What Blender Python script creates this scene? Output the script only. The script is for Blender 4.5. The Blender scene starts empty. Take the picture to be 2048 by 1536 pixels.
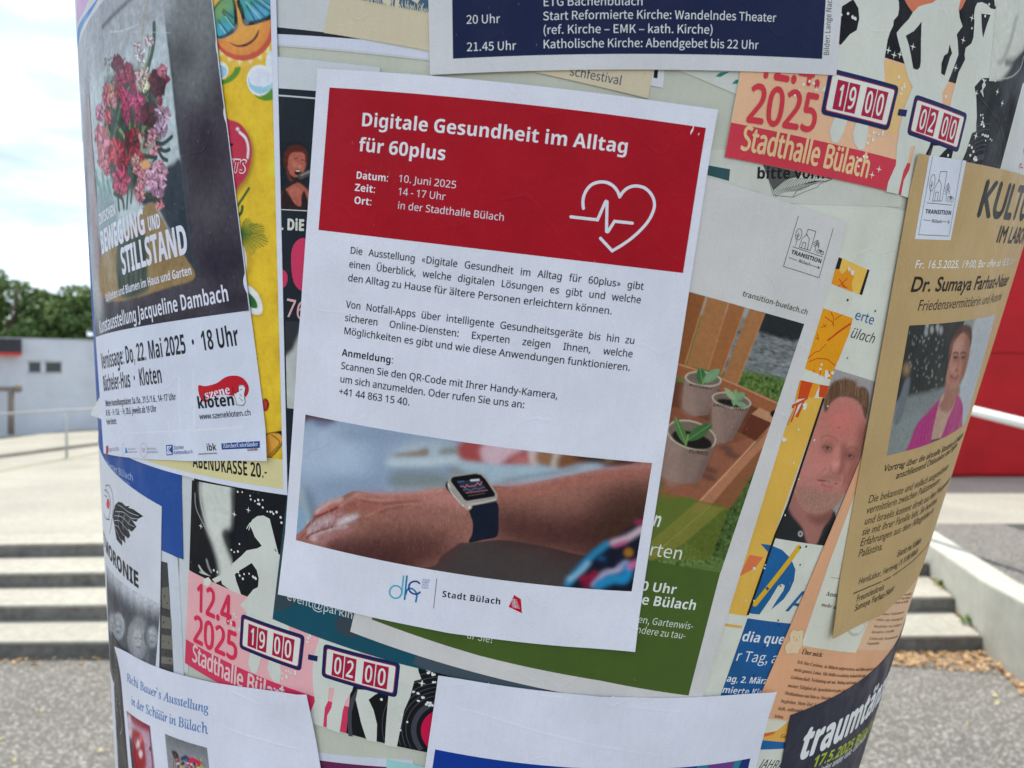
import bpy, bmesh, math, os, random
import numpy as np
from mathutils import Vector, Matrix
from mathutils.geometry import tessellate_polygon

random.seed(7)
RNG = np.random.default_rng(7)
C = bpy.context.scene
COL = C.collection

# ---------------------------------------------------------------- camera
CAM_H = 2.2
PITCH = math.radians(1.04)
FPX = 1538.0                       # focal length in pixels of a 2048 px wide picture
cam_data = bpy.data.cameras.new('camera')
cam_data.sensor_width = 36.0
cam_data.lens = 36.0 * FPX / 2048.0
cam_data.clip_start = 0.05
cam_data.clip_end = 2000.0
cam_data.dof.use_dof = True
cam_data.dof.focus_distance = 0.455
cam_data.dof.aperture_fstop = 10.5
cam = bpy.data.objects.new('camera', cam_data)
COL.objects.link(cam)
cam.location = (0, 0, CAM_H)
cam.rotation_euler = (math.radians(90) - PITCH, 0, 0)
C.camera = cam

# ---------------------------------------------------------------- sky, sun, exposure
SUN_EL, SUN_AZ = 67.0, -20.0      # azimuth from +Y (away from the camera) towards +X
world = bpy.data.worlds.new('World')
C.world = world
world.use_nodes = True
wn = world.node_tree
wn.nodes.clear()
w_out = wn.nodes.new('ShaderNodeOutputWorld')
w_bg = wn.nodes.new('ShaderNodeBackground')
w_bg.inputs['Strength'].default_value = 0.12
sky = wn.nodes.new('ShaderNodeTexSky')
sky.sky_type = 'NISHITA'
sky.sun_disc = False
sky.sun_elevation = math.radians(SUN_EL)
sky.sun_rotation = math.radians(SUN_AZ)
sky.dust_density = 1.5
sky.ozone_density = 1.5
tc = wn.nodes.new('ShaderNodeTexCoord')
mp = wn.nodes.new('ShaderNodeMapping')
mp.inputs['Scale'].default_value = (1.0, 1.0, 3.2)
nz = wn.nodes.new('ShaderNodeTexNoise')
nz.inputs['Scale'].default_value = 3.0
nz.inputs['Detail'].default_value = 7.0
nz.inputs['Roughness'].default_value = 0.52
cr = wn.nodes.new('ShaderNodeValToRGB')
cr.color_ramp.elements[0].position = 0.34
cr.color_ramp.elements[1].position = 0.62
nz2 = wn.nodes.new('ShaderNodeTexNoise')
nz2.inputs['Scale'].default_value = 6.0
nz2.inputs['Detail'].default_value = 6.0
cl = wn.nodes.new('ShaderNodeValToRGB')
cl.color_ramp.elements[0].position = 0.36
cl.color_ramp.elements[0].color = (2.15, 2.75, 3.4, 1)
cl.color_ramp.elements[1].position = 0.60
cl.color_ramp.elements[1].color = (4.5, 4.85, 5.2, 1)
mx = wn.nodes.new('ShaderNodeMix')
mx.data_type = 'RGBA'
ml = wn.nodes.new('ShaderNodeMapRange')
ml.inputs['To Min'].default_value = 0.7
ml.inputs['To Max'].default_value = 0.97
wn.links.new(tc.outputs['Generated'], mp.inputs['Vector'])
wn.links.new(mp.outputs['Vector'], nz.inputs['Vector'])
wn.links.new(mp.outputs['Vector'], nz2.inputs['Vector'])
wn.links.new(nz.outputs['Fac'], cr.inputs['Fac'])
wn.links.new(nz2.outputs['Fac'], cl.inputs['Fac'])
wn.links.new(cr.outputs['Color'], ml.inputs['Value'])
wn.links.new(ml.outputs['Result'], mx.inputs['Factor'])
wn.links.new(sky.outputs['Color'], mx.inputs['A'])
wn.links.new(cl.outputs['Color'], mx.inputs['B'])
wn.links.new(mx.outputs['Result'], w_bg.inputs['Color'])
wn.links.new(w_bg.outputs['Background'], w_out.inputs['Surface'])

sun_data = bpy.data.lights.new('sun', 'SUN')
sun_data.energy = 2.1
sun_data.angle = math.radians(1.5)
sun_data.color = (1.0, 0.95, 0.87)
sun = bpy.data.objects.new('sun', sun_data)
COL.objects.link(sun)
_e, _a = math.radians(SUN_EL), math.radians(SUN_AZ)
sdir = Vector((math.sin(_a) * math.cos(_e), math.cos(_a) * math.cos(_e), math.sin(_e)))
sun.rotation_euler = sdir.to_track_quat('Z', 'Y').to_euler()
sun.location = (-3, 8, 9)

C.view_settings.view_transform = 'Standard'
C.view_settings.look = 'None'
C.view_settings.gamma = 1.0
C.view_settings.use_curve_mapping = False
C.view_settings.exposure = 1.33

# ---------------------------------------------------------------- helpers: objects
def tag(o, label=None, cat=None, group=None, kind=None):
    if label: o['label'] = label
    if cat: o['category'] = cat
    if group: o['group'] = group
    if kind: o['kind'] = kind
    return o

def s2l(c):
    c = np.asarray(c, float) / 255.0
    return np.where(c <= 0.04045, c / 12.92, ((c + 0.055) / 1.055) ** 2.4)

WHITE = s2l((226, 226, 230))
SHEEN = 0.014                      # what the glossy glue reflects of the sky on top of the ink
def alb(c):                        # print colour -> paper albedo, white paper = 0.82
    x = s2l(c); return np.clip(x * x / (x + SHEEN) * 1.01 / WHITE * 0.82, 0.003, 0.9)

MATS = {}
def nodes_of(name, rough=0.5, spec=0.16):
    m = bpy.data.materials.new(name)
    m.use_nodes = True
    nt = m.node_tree
    b = nt.nodes['Principled BSDF']
    b.inputs['Roughness'].default_value = rough
    b.inputs['Specular IOR Level'].default_value = spec
    return m, nt, b

def N(nt, typ, **kw):
    n = nt.nodes.new(typ)
    for k, v in kw.items():
        if k in n.inputs: n.inputs[k].default_value = v
        else: setattr(n, k, v)
    return n

def print_group():
    """paper relief and wear shared by everything that is printed or pasted on the column"""
    g = bpy.data.node_groups.new('pasted_paper', 'ShaderNodeTree')
    g.interface.new_socket('Color', in_out='INPUT', socket_type='NodeSocketColor')
    g.interface.new_socket('Wear', in_out='INPUT', socket_type='NodeSocketFloat')
    g.interface.new_socket('Color', in_out='OUTPUT', socket_type='NodeSocketColor')
    g.interface.new_socket('Roughness', in_out='OUTPUT', socket_type='NodeSocketFloat')
    g.interface.new_socket('Normal', in_out='OUTPUT', socket_type='NodeSocketVector')
    gi = g.nodes.new('NodeGroupInput'); go = g.nodes.new('NodeGroupOutput')
    L = g.links.new
    uv = g.nodes.new('ShaderNodeUVMap'); uv.uv_map = 'UVMap'
    def noise(scale, sx=1, sy=1, detail=3, off=0):
        m = g.nodes.new('ShaderNodeMapping')
        m.inputs['Scale'].default_value = (sx, sy, 1)
        m.inputs['Location'].default_value = (off, off * .7, 0)
        L(uv.outputs['UV'], m.inputs['Vector'])
        n = g.nodes.new('ShaderNodeTexNoise')
        n.inputs['Scale'].default_value = scale
        n.inputs['Detail'].default_value = detail
        L(m.outputs['Vector'], n.inputs['Vector'])
        return n.outputs['Fac']
    def ramp(f, a, b, lo, hi):
        r = g.nodes.new('ShaderNodeMapRange')
        r.inputs['From Min'].default_value = a; r.inputs['From Max'].default_value = b
        r.inputs['To Min'].default_value = lo; r.inputs['To Max'].default_value = hi
        L(f, r.inputs['Value']); return r.outputs['Result']
    def math_(op, a, b):
        n = g.nodes.new('ShaderNodeMath'); n.operation = op
        for i, v in enumerate((a, b)):
            if isinstance(v, (int, float)): n.inputs[i].default_value = v
            else: L(v, n.inputs[i])
        return n.outputs[0]
    blot = ramp(noise(22, 1, 1, 4), .3, .7, .93, 1.04)
    grain = ramp(noise(900, 1, 1, 2), .3, .7, .965, 1.03)
    fibre = ramp(noise(320, 1, .2, 2, 3), .3, .7, .982, 1.015)
    v = math_('MULTIPLY', math_('MULTIPLY', blot, grain), fibre)
    sc = g.nodes.new('ShaderNodeVectorMath'); sc.operation = 'SCALE'
    L(gi.outputs['Color'], sc.inputs[0]); L(v, sc.inputs['Scale'])
    # specks where the ink has come off
    sp = math_('MULTIPLY', ramp(noise(620, 1, .35, 1, 11), .735, .76, 0, .8), ramp(noise(17, 1, 1, 3, 5), .52, .68, 0, 1))
    sp = math_('MULTIPLY', sp, gi.outputs['Wear'])
    mx = g.nodes.new('ShaderNodeMix'); mx.data_type = 'RGBA'
    L(sp, mx.inputs['Factor']); L(sc.outputs[0], mx.inputs['A']); mx.inputs['B'].default_value = (.6, .58, .56, 1)
    # old sheets: yellowish damp stains and grime
    dm = math_('MULTIPLY', math_('MULTIPLY', ramp(noise(38, 1, .8, 6, 31), .48, .72, 0, 1), gi.outputs['Wear']), .5)
    md = g.nodes.new('ShaderNodeMix'); md.data_type = 'RGBA'; md.blend_type = 'MULTIPLY'
    L(dm, md.inputs['Factor']); L(mx.outputs['Result'], md.inputs['A']); md.inputs['B'].default_value = (.80, .76, .66, 1)
    L(md.outputs['Result'], go.inputs['Color'])
    # glue gloss
    L(ramp(noise(45, 1, .6, 3, 7), .35, .65, .34, .62), go.inputs['Roughness'])
    # relief: fine tooth, lumps of glue, creases
    h = math_('ADD', math_('MULTIPLY', noise(650, 1, 1, 2), .07), math_('MULTIPLY', noise(210, 1, .8, 3, 2), .30))
    h = math_('ADD', h, math_('MULTIPLY', noise(24, 1, .45, 2, 9), .7))
    rd = noise(9, 1, .9, 3, 21)
    rd = math_('ABSOLUTE', math_('SUBTRACT', rd, .5), 0)
    h = math_('ADD', h, math_('MULTIPLY', ramp(rd, 0, .006, 1, 0), .10))
    bp = g.nodes.new('ShaderNodeBump')
    bp.inputs['Strength'].default_value = .8
    bp.inputs['Distance'].default_value = .0011
    L(h, bp.inputs['Height']); L(bp.outputs['Normal'], go.inputs['Normal'])
    return g
PG = print_group()

def pmat(col, wear=0.0, name=None):
    key = (tuple(np.round(np.asarray(col, float), 1)), wear)
    if key in MATS: return MATS[key]
    m, nt, b = nodes_of(name or 'printed_paper')
    gr = nt.nodes.new('ShaderNodeGroup'); gr.node_tree = PG
    gr.inputs['Color'].default_value = (*alb(col), 1)
    gr.inputs['Wear'].default_value = wear
    for o, i in (('Color', 'Base Color'), ('Roughness', 'Roughness'), ('Normal', 'Normal')):
        nt.links.new(gr.outputs[o], b.inputs[i])
    MATS[key] = m
    return m

def photo_mat():
    if 'photo' in MATS: return MATS['photo']
    m, nt, b = nodes_of('printed_photo')
    gr = nt.nodes.new('ShaderNodeGroup'); gr.node_tree = PG
    gr.inputs['Wear'].default_value = .35
    at = nt.nodes.new('ShaderNodeAttribute'); at.attribute_name = 'ink'
    nt.links.new(at.outputs['Color'], gr.inputs['Color'])
    for o, i in (('Color', 'Base Color'), ('Roughness', 'Roughness'), ('Normal', 'Normal')):
        nt.links.new(gr.outputs[o], b.inputs[i])
    MATS['photo'] = m
    return m

# ---------------------------------------------------------------- the column: a leaning cone, and its unrolled surface
# "paper" coordinates are metres on the unrolled cone; surf() rolls them back onto it.
_ax = np.array([0.1258, 1.0, 0.0235]); _ax /= np.linalg.norm(_ax)     # axis in camera axes (x right, y up, z back)
_P0 = np.array([0.0122, 0.0, -0.805]); RAD = 0.3969; TAP = 0.1461
_cp, _sp = math.cos(PITCH), math.sin(PITCH)
def cam2world(v):
    v = np.asarray(v, float)
    x, y, z = v[..., 0], v[..., 1], v[..., 2]
    return np.stack([x, -z * _cp + y * _sp, y * _cp + z * _sp], -1)
AX = cam2world(_ax); AXO = cam2world(_P0) + np.array([0, 0, CAM_H])
_e2 = np.cross(_ax, [1, 0, 0.]); _e2 /= np.linalg.norm(_e2)
if _e2[2] < 0: _e2 = -_e2
_e1 = np.cross(_e2, _ax)
if _e1[0] < 0: _e1 = -_e1
E1, E2 = cam2world(_e1), cam2world(_e2)
EYE = np.array([0, 0, CAM_H])
K1 = math.sqrt(1 + TAP * TAP); SA = TAP / K1; S0 = RAD / TAP * K1

def px_dir(p):
    p = np.atleast_2d(np.asarray(p, float))
    return cam2world(np.stack([(p[:, 0] - 1024) / FPX, -(p[:, 1] - 768) / FPX, -np.ones(len(p))], 1))

def U(pts, h=0.0):
    """picture points -> paper coordinates, on the surface h metres above the bare column"""
    d = px_dir(pts); o = EYE - AXO
    oh = o @ AX; dh = d @ AX
    op = o - oh * AX; dp = d - dh[:, None] * AX
    r0 = RAD + h * K1 + TAP * oh
    a = (dp * dp).sum(1) - (TAP * dh) ** 2
    b = dp @ op - TAP * dh * r0
    c = op @ op - r0 * r0
    disc = np.maximum(b * b - a * c, 0)
    t = (-b - np.sqrt(disc)) / a
    X = EYE + d * t[:, None]
    Y = X - AXO
    th = np.arctan2(Y @ E1, Y @ E2)
    hh = Y @ AX + h * SA                        # back along the normal to the bare cone
    s = (RAD / TAP + hh) * K1
    return np.stack([s * np.sin(th * SA), s * np.cos(th * SA) - S0], 1)

def surf(u, h=0.0):
    u = np.atleast_2d(u)
    s = np.hypot(u[:, 0], u[:, 1] + S0); th = np.arctan2(u[:, 0], u[:, 1] + S0) / SA
    hh = s / K1 - RAD / TAP; r = RAD + TAP * hh
    rad = np.sin(th)[:, None] * E1 + np.cos(th)[:, None] * E2
    nrm = (rad - TAP * AX) / K1
    h = np.asarray(h, float)
    return AXO + hh[:, None] * AX + r[:, None] * rad + nrm * (h[:, None] if h.ndim else h)

class P(np.ndarray):                # points already in paper coordinates
    def __new__(cls, a): return np.asarray(a, float).view(cls)
def F(ox, oy, s):                   # a frame for picture points read off an enlargement
    return lambda *pts: [(ox + x / s, oy + y / s) for x, y in pts]

# ---------------------------------------------------------------- flat geometry
def smooth(pts, n=4, closed=True):
    pts = np.asarray(pts, float); m = len(pts); out = []
    rng = range(m) if closed else range(m - 1)
    for i in rng:
        if closed: p0, p1, p2, p3 = pts[i - 1], pts[i], pts[(i + 1) % m], pts[(i + 2) % m]
        else: p0, p1, p2, p3 = pts[max(i - 1, 0)], pts[i], pts[i + 1], pts[min(i + 2, m - 1)]
        for k in range(n):
            t = k / n
            out.append(.5 * ((2 * p1) + (-p0 + p2) * t + (2 * p0 - 5 * p1 + 4 * p2 - p3) * t * t + (-p0 + 3 * p1 - 3 * p2 + p3) * t ** 3))
    if not closed: out.append(pts[-1])
    return np.array(out)

def tess(pts):
    pts = np.asarray(pts, float)
    keep = [i for i in range(len(pts)) if np.linalg.norm(pts[i] - pts[i - 1]) > 1e-7]
    pts = pts[keep]
    t = tessellate_polygon([[Vector((x, y, 0)) for x, y in pts]])
    return pts, [tuple(f) for f in t]

def orient(v, f):
    f = np.asarray(f, int).reshape(-1, 3)
    a, b, c = v[f[:, 0]], v[f[:, 1]], v[f[:, 2]]
    cr = (b[:, 0] - a[:, 0]) * (c[:, 1] - a[:, 1]) - (b[:, 1] - a[:, 1]) * (c[:, 0] - a[:, 0])
    f = f[np.abs(cr) > 1e-13]; cr = cr[np.abs(cr) > 1e-13]
    f[cr < 0] = f[cr < 0][:, ::-1]
    return f

def subdivide(v, f, L=0.006):
    v = [tuple(p) for p in v]; f = [tuple(t) for t in f]
    def ln(a, b):
        return math.hypot(v[a][0] - v[b][0], (v[a][1] - v[b][1]) * .22)
    for _ in range(9):
        mid = {}; out = []; any_ = False
        def m(a, b):
            k = (a, b) if a < b else (b, a)
            if k not in mid:
                mid[k] = len(v); v.append(((v[a][0] + v[b][0]) / 2, (v[a][1] + v[b][1]) / 2))
            return mid[k]
        for a, b, c in f:
            la, lb, lc = ln(a, b), ln(b, c), ln(c, a)
            q = [la > L, lb > L, lc > L]
            s = sum(q)
            if s == 0: out.append((a, b, c)); continue
            any_ = True
            if s == 3:
                x, y, z = m(a, b), m(b, c), m(c, a)
                out += [(a, x, z), (x, b, y), (z, y, c), (x, y, z)]
            elif s == 1:
                while not q[0]: a, b, c = b, c, a; q = q[1:] + q[:1]
                x = m(a, b); out += [(a, x, c), (x, b, c)]
            else:
                while q[2]: a, b, c = b, c, a; q = q[1:] + q[:1]
                x, y = m(a, b), m(b, c)
                out += [(x, b, y), (a, x, y), (a, y, c)]
        f = out
        if not any_: break
    return np.array(v), np.array(f, int)

def link_mesh(name, v3, faces, mat, parent=None, uv=None, origin=None, ink=None, smooth_=False):
    me = bpy.data.meshes.new(name)
    origin = np.zeros(3) if origin is None else np.asarray(origin)
    me.from_pydata((v3 - origin).tolist(), [], faces.tolist() if hasattr(faces, 'tolist') else faces)
    if uv is not None:
        ul = me.uv_layers.new(name='UVMap')
        idx = np.empty(len(me.loops), int); me.loops.foreach_get('vertex_index', idx)
        ul.data.foreach_set('uv', uv[idx].astype(np.float32).ravel())
    if ink is not None:
        at = me.color_attributes.new('ink', 'FLOAT_COLOR', 'POINT')
        at.data.foreach_set('color', np.concatenate([ink, np.ones((len(ink), 1))], 1).astype(np.float32).ravel())
    if smooth_: me.shade_smooth()
    if mat is not None: me.materials.append(mat)
    o = bpy.data.objects.new(name, me)
    COL.objects.link(o)
    if parent is not None: o.parent = parent
    else: o.location = origin
    return o

# ---------------------------------------------------------------- lettering
FD = bpy.utils.system_resource('DATAFILES', path='fonts')
FONTS = {}
def font(k):
    if k not in FONTS:
        fn = {'math': 'NotoSansMath-Regular.woff2', 'cjk': 'Noto Sans CJK Regular.woff2', 'mono': 'DejaVuSansMono.woff2'}.get(k)
        f = None
        if fn:
            try: f = bpy.data.fonts.load(os.path.join(FD, fn))
            except Exception: f = None
        FONTS[k] = f
    return FONTS[k]
STY = {'sans': ('math', 0), 'sansb': ('math', 0x1D5D4), 'sansi': ('math', 0x1D608), 'sansbi': ('math', 0x1D63C), 'serif': ('math', 0x1D434),
       'serifb': ('math', 0x1D400), 'serifbi': ('math', 0x1D468), 'script': ('math', 0x1D4D0), 'cjk': ('cjk', 0), 'mono': ('mono', 0), 'gill': (None, 0)}
DIG = {'sansb': 0x1D7EC, 'sansbi': 0x1D7EC, 'serifb': 0x1D7CE, 'serifbi': 0x1D7CE}
BASE = {'ä': 'a', 'ö': 'o', 'ü': 'u', 'Ä': 'A', 'Ö': 'O', 'Ü': 'U'}
GL = {}
def _mesh(txt, fk, off):
    c = bpy.data.curves.new('glyph', 'FONT')
    f = font(fk) if fk else None
    if f: c.font = f
    c.body = txt; c.size = 1; c.offset = off; c.resolution_u = 4
    o = bpy.data.objects.new('glyph', c)
    me = o.to_mesh(); me.calc_loop_triangles()
    v = np.array([w.co[:2] for w in me.vertices]).reshape(-1, 2)
    t = np.array([x.vertices[:] for x in me.loop_triangles], int).reshape(-1, 3)
    o.to_mesh_clear(); bpy.data.objects.remove(o); bpy.data.curves.remove(c)
    return v, t
def remap(ch, style):
    fk, b = STY[style]
    if fk == 'math' and font('math') is None: fk, b = None, 0
    if b:
        if 'A' <= ch <= 'Z': return chr(b + ord(ch) - 65), fk
        if 'a' <= ch <= 'z':
            if style == 'serif' and ch == 'h': return '\u210e', fk
            return chr(b + 26 + ord(ch) - 97), fk
        if ch.isdigit() and style in DIG: return chr(DIG[style] + ord(ch) - 48), fk
    if fk == 'math' and ord(ch) > 126: return ch, 'cjk' if font('cjk') else None
    return ch, fk
def glyph(ch, style, off):
    key = (ch, style, off)
    if key in GL: return GL[key]
    bc = BASE.get(ch, ch)
    c2, fk = remap(bc, style)
    hv, _ = _mesh('H', fk, 0)
    wH = hv[:, 0].max(); cap = hv[:, 1].max()
    a, _ = _mesh(c2 + 'H', fk, 0)
    adv = a[:, 0].max() - wH
    v, t = _mesh(c2, fk, off) if bc != ' ' else (np.zeros((0, 2)), np.zeros((0, 3), int))
    if bc != ch:                                   # umlaut
        x0, x1, y1 = v[:, 0].min(), v[:, 0].max(), v[:, 1].max()
        r = cap * (.085 if 'b' not in style[4:] and off < .01 else .1)
        sl = .12 if style.endswith('i') or style.startswith('serif') else 0
        for sx in (-1, 1):
            cx, cy = (x0 + x1) / 2 + sx * cap * .17 + sl * cap * .6, y1 + cap * .2
            k = len(v); n = 10
            ring = [(cx + r * math.cos(6.2832 * i / n), cy + r * math.sin(6.2832 * i / n)) for i in range(n)]
            v = np.vstack([v, ring]); t = np.vstack([t, [(k, k + i, k + i + 1) for i in range(1, n - 1)]])
    GL[key] = (v / cap, t, adv / cap)
    return GL[key]
def layout(txt, style, off, word=0.0, track=0.0, narrow=1.0):
    vs, ts, x, k = [], [], 0.0, 0
    for ch in txt:
        v, t, adv = glyph(ch, style, off)
        if len(v):
            vs.append(v * (narrow, 1) + (x, 0)); ts.append(t + k); k += len(v)
        x += adv * narrow + track + (word if ch == ' ' else 0)
    return (np.vstack(vs) if vs else np.zeros((0, 2))), (np.vstack(ts) if ts else np.zeros((0, 3), int)), x
# ---------------------------------------------------------------- painting of printed photographs
def gblur(a, s):
    if s < .3: return a
    r = max(1, int(s * 2.6)); k = np.exp(-.5 * (np.arange(-r, r + 1) / s) ** 2); k /= k.sum()
    for ax in (0, 1):
        p = [(0, 0)] * a.ndim; p[ax] = (r, r)
        b = np.pad(a, p, mode='edge'); out = np.zeros_like(a)
        for i, w in enumerate(k):
            sl = [slice(None)] * a.ndim; sl[ax] = slice(i, i + a.shape[ax])
            out += w * b[tuple(sl)]
        a = out
    return a

class Canvas:
    """a small picture painted in picture coordinates and printed on a rectangle of paper"""
    def __init__(s, sheet, quad, res, col):
        # quad: TL, TR, BL in paper coordinates
        s.sheet = sheet
        tl, tr, bl = [np.asarray(q, float) for q in quad]
        s.o, s.a, s.b = tl, tr - tl, bl - tl
        s.W = max(8, int(np.linalg.norm(s.a) / res)); s.H = max(8, int(np.linalg.norm(s.b) / res))
        s.M = np.linalg.inv(np.stack([s.a, s.b], 1))
        s.img = np.ones((s.H, s.W, 3)) * s2l(col)
        s.px = 1.0
    def ij(s, pts, paper=False):
        u = np.asarray(pts) if paper else s.sheet.conv(pts)
        st = (u - s.o) @ s.M.T
        return st * (s.W - 1, s.H - 1)
    def scale_of(s, pt, paper=False):
        if paper: return .00027 * s.W / np.linalg.norm(s.a)
        q = s.ij([pt, (pt[0] + 10, pt[1]), (pt[0], pt[1] + 10)])
        return (np.linalg.norm(q[1] - q[0]) + np.linalg.norm(q[2] - q[0])) / 20
    def _mask_poly(s, q, ss=3):
        m = np.zeros((s.H, s.W))
        x0, y0 = np.floor(q.min(0)).astype(int) - 1; x1, y1 = np.ceil(q.max(0)).astype(int) + 2
        x0, y0, x1, y1 = max(x0, 0), max(y0, 0), min(x1, s.W), min(y1, s.H)
        if x1 <= x0 or y1 <= y0: return m
        xs = (np.arange((x1 - x0) * ss) + .5) / ss + x0 - .5; ys = (np.arange((y1 - y0) * ss) + .5) / ss + y0 - .5
        X, Y = np.meshgrid(xs, ys); ins = np.zeros(X.shape, bool)
        for i in range(len(q)):
            xa, ya = q[i - 1]; xb, yb = q[i]
            if ya == yb: continue
            c = ((ya > Y) != (yb > Y)) & (X < (xb - xa) * (Y - ya) / (yb - ya) + xa)
            ins ^= c
        m[y0:y1, x0:x1] = ins.reshape(y1 - y0, ss, x1 - x0, ss).mean((1, 3))
        return m
    def blend(s, m, col, a=1.0):
        m = (m * a)[..., None]
        s.img = s.img * (1 - m) + s2l(col) * m
    def poly(s, pts, col, blur=0, a=1.0, sm=True):
        pp = isinstance(pts, P)
        p = smooth(pts, 4) if sm and len(pts) > 3 else np.asarray(pts, float)
        q = s.ij(p, pp); m = s._mask_poly(q)
        if blur: m = gblur(m, blur * s.scale_of(pts[0], pp))
        s.blend(m, col, a)
    def stroke(s, pts, w, col, blur=0, a=1.0, sm=True):
        pp = isinstance(pts, P)
        p = smooth(pts, 4, False) if sm and len(pts) > 2 else np.asarray(pts, float)
        q = s.ij(p, pp); k = s.scale_of(pts[0], pp); w = w * k / 2
        m = np.zeros((s.H, s.W)); Y, X = np.mgrid[0:s.H, 0:s.W]
        for i in range(len(q) - 1):
            a0, b0 = q[i], q[i + 1]
            x0, y0 = np.floor(np.minimum(a0, b0) - w - 2).astype(int); x1, y1 = np.ceil(np.maximum(a0, b0) + w + 3).astype(int)
            x0, y0, x1, y1 = max(x0, 0), max(y0, 0), min(x1, s.W), min(y1, s.H)
            if x1 <= x0 or y1 <= y0: continue
            d = b0 - a0; l2 = max(d @ d, 1e-9)
            xx, yy = X[y0:y1, x0:x1] - a0[0], Y[y0:y1, x0:x1] - a0[1]
            t = np.clip((xx * d[0] + yy * d[1]) / l2, 0, 1)
            ds = np.hypot(xx - t * d[0], yy - t * d[1])
            m[y0:y1, x0:x1] = np.maximum(m[y0:y1, x0:x1], np.clip(w - ds + .5, 0, 1))
        if blur: m = gblur(m, blur * k)
        s.blend(m, col, a)
    def oval(s, c, rx, ry, col, blur=0, a=1.0, rot=0):
        t = np.linspace(0, 2 * math.pi, 24, endpoint=False); r = math.radians(rot)
        x, y = rx * np.cos(t), ry * np.sin(t)
        s.poly(np.stack([c[0] + x * math.cos(r) - y * math.sin(r), c[1] + x * math.sin(r) + y * math.cos(r)], 1).tolist(), col, blur, a, False)
    def noise(s, amp, size, stretch=(1, 1), mask=None, tint=None):
        n = RNG.standard_normal((s.H, s.W))
        n = gblur(n, size) if stretch == (1, 1) else gblur1(gblur1(n, size * stretch[0], 1), size * stretch[1], 0)
        n /= n.std() + 1e-9
        if mask is not None: n = n * mask
        s.img = np.clip(s.img * (1 + amp * n[..., None] * (np.ones(3) if tint is None else np.array(tint))), .002, 1.3)
    def mask(s, pts, blur=0, sm=True):
        m = s._mask_poly(s.ij(smooth(pts, 4) if sm else pts))
        return gblur(m, blur * s.scale_of(pts[0])) if blur else m
    def finish(s, name='photo', dh=.00006, clip=None):
        W, H = s.W, s.H
        S, T = np.meshgrid(np.linspace(0, 1, W), np.linspace(0, 1, H))
        u = s.o + S.reshape(-1, 1) * s.a + T.reshape(-1, 1) * s.b
        i = np.arange(W * H).reshape(H, W)
        f = np.stack([i[:-1, :-1], i[1:, :-1], i[1:, 1:], i[:-1, 1:]], -1).reshape(-1, 4)
        x = s.img.reshape(-1, 3); ink = np.clip(x * x / (x + SHEEN * 1.2) * 1.015 / WHITE * .82, .003, .9)
        sh = s.sheet
        return link_mesh(name, surf(u, sh.h + dh + sh.lift(u)), f, photo_mat(), sh.o, u, sh.org, ink, True)

def gblur1(a, s, ax):
    if s < .3: return a
    r = max(1, int(s * 2.6)); k = np.exp(-.5 * (np.arange(-r, r + 1) / s) ** 2); k /= k.sum()
    p = [(0, 0)] * a.ndim; p[ax] = (r, r); b = np.pad(a, p, mode='wrap'); out = np.zeros_like(a)
    for i, w in enumerate(k):
        sl = [slice(None)] * a.ndim; sl[ax] = slice(i, i + a.shape[ax]); out += w * b[tuple(sl)]
    return out

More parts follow.
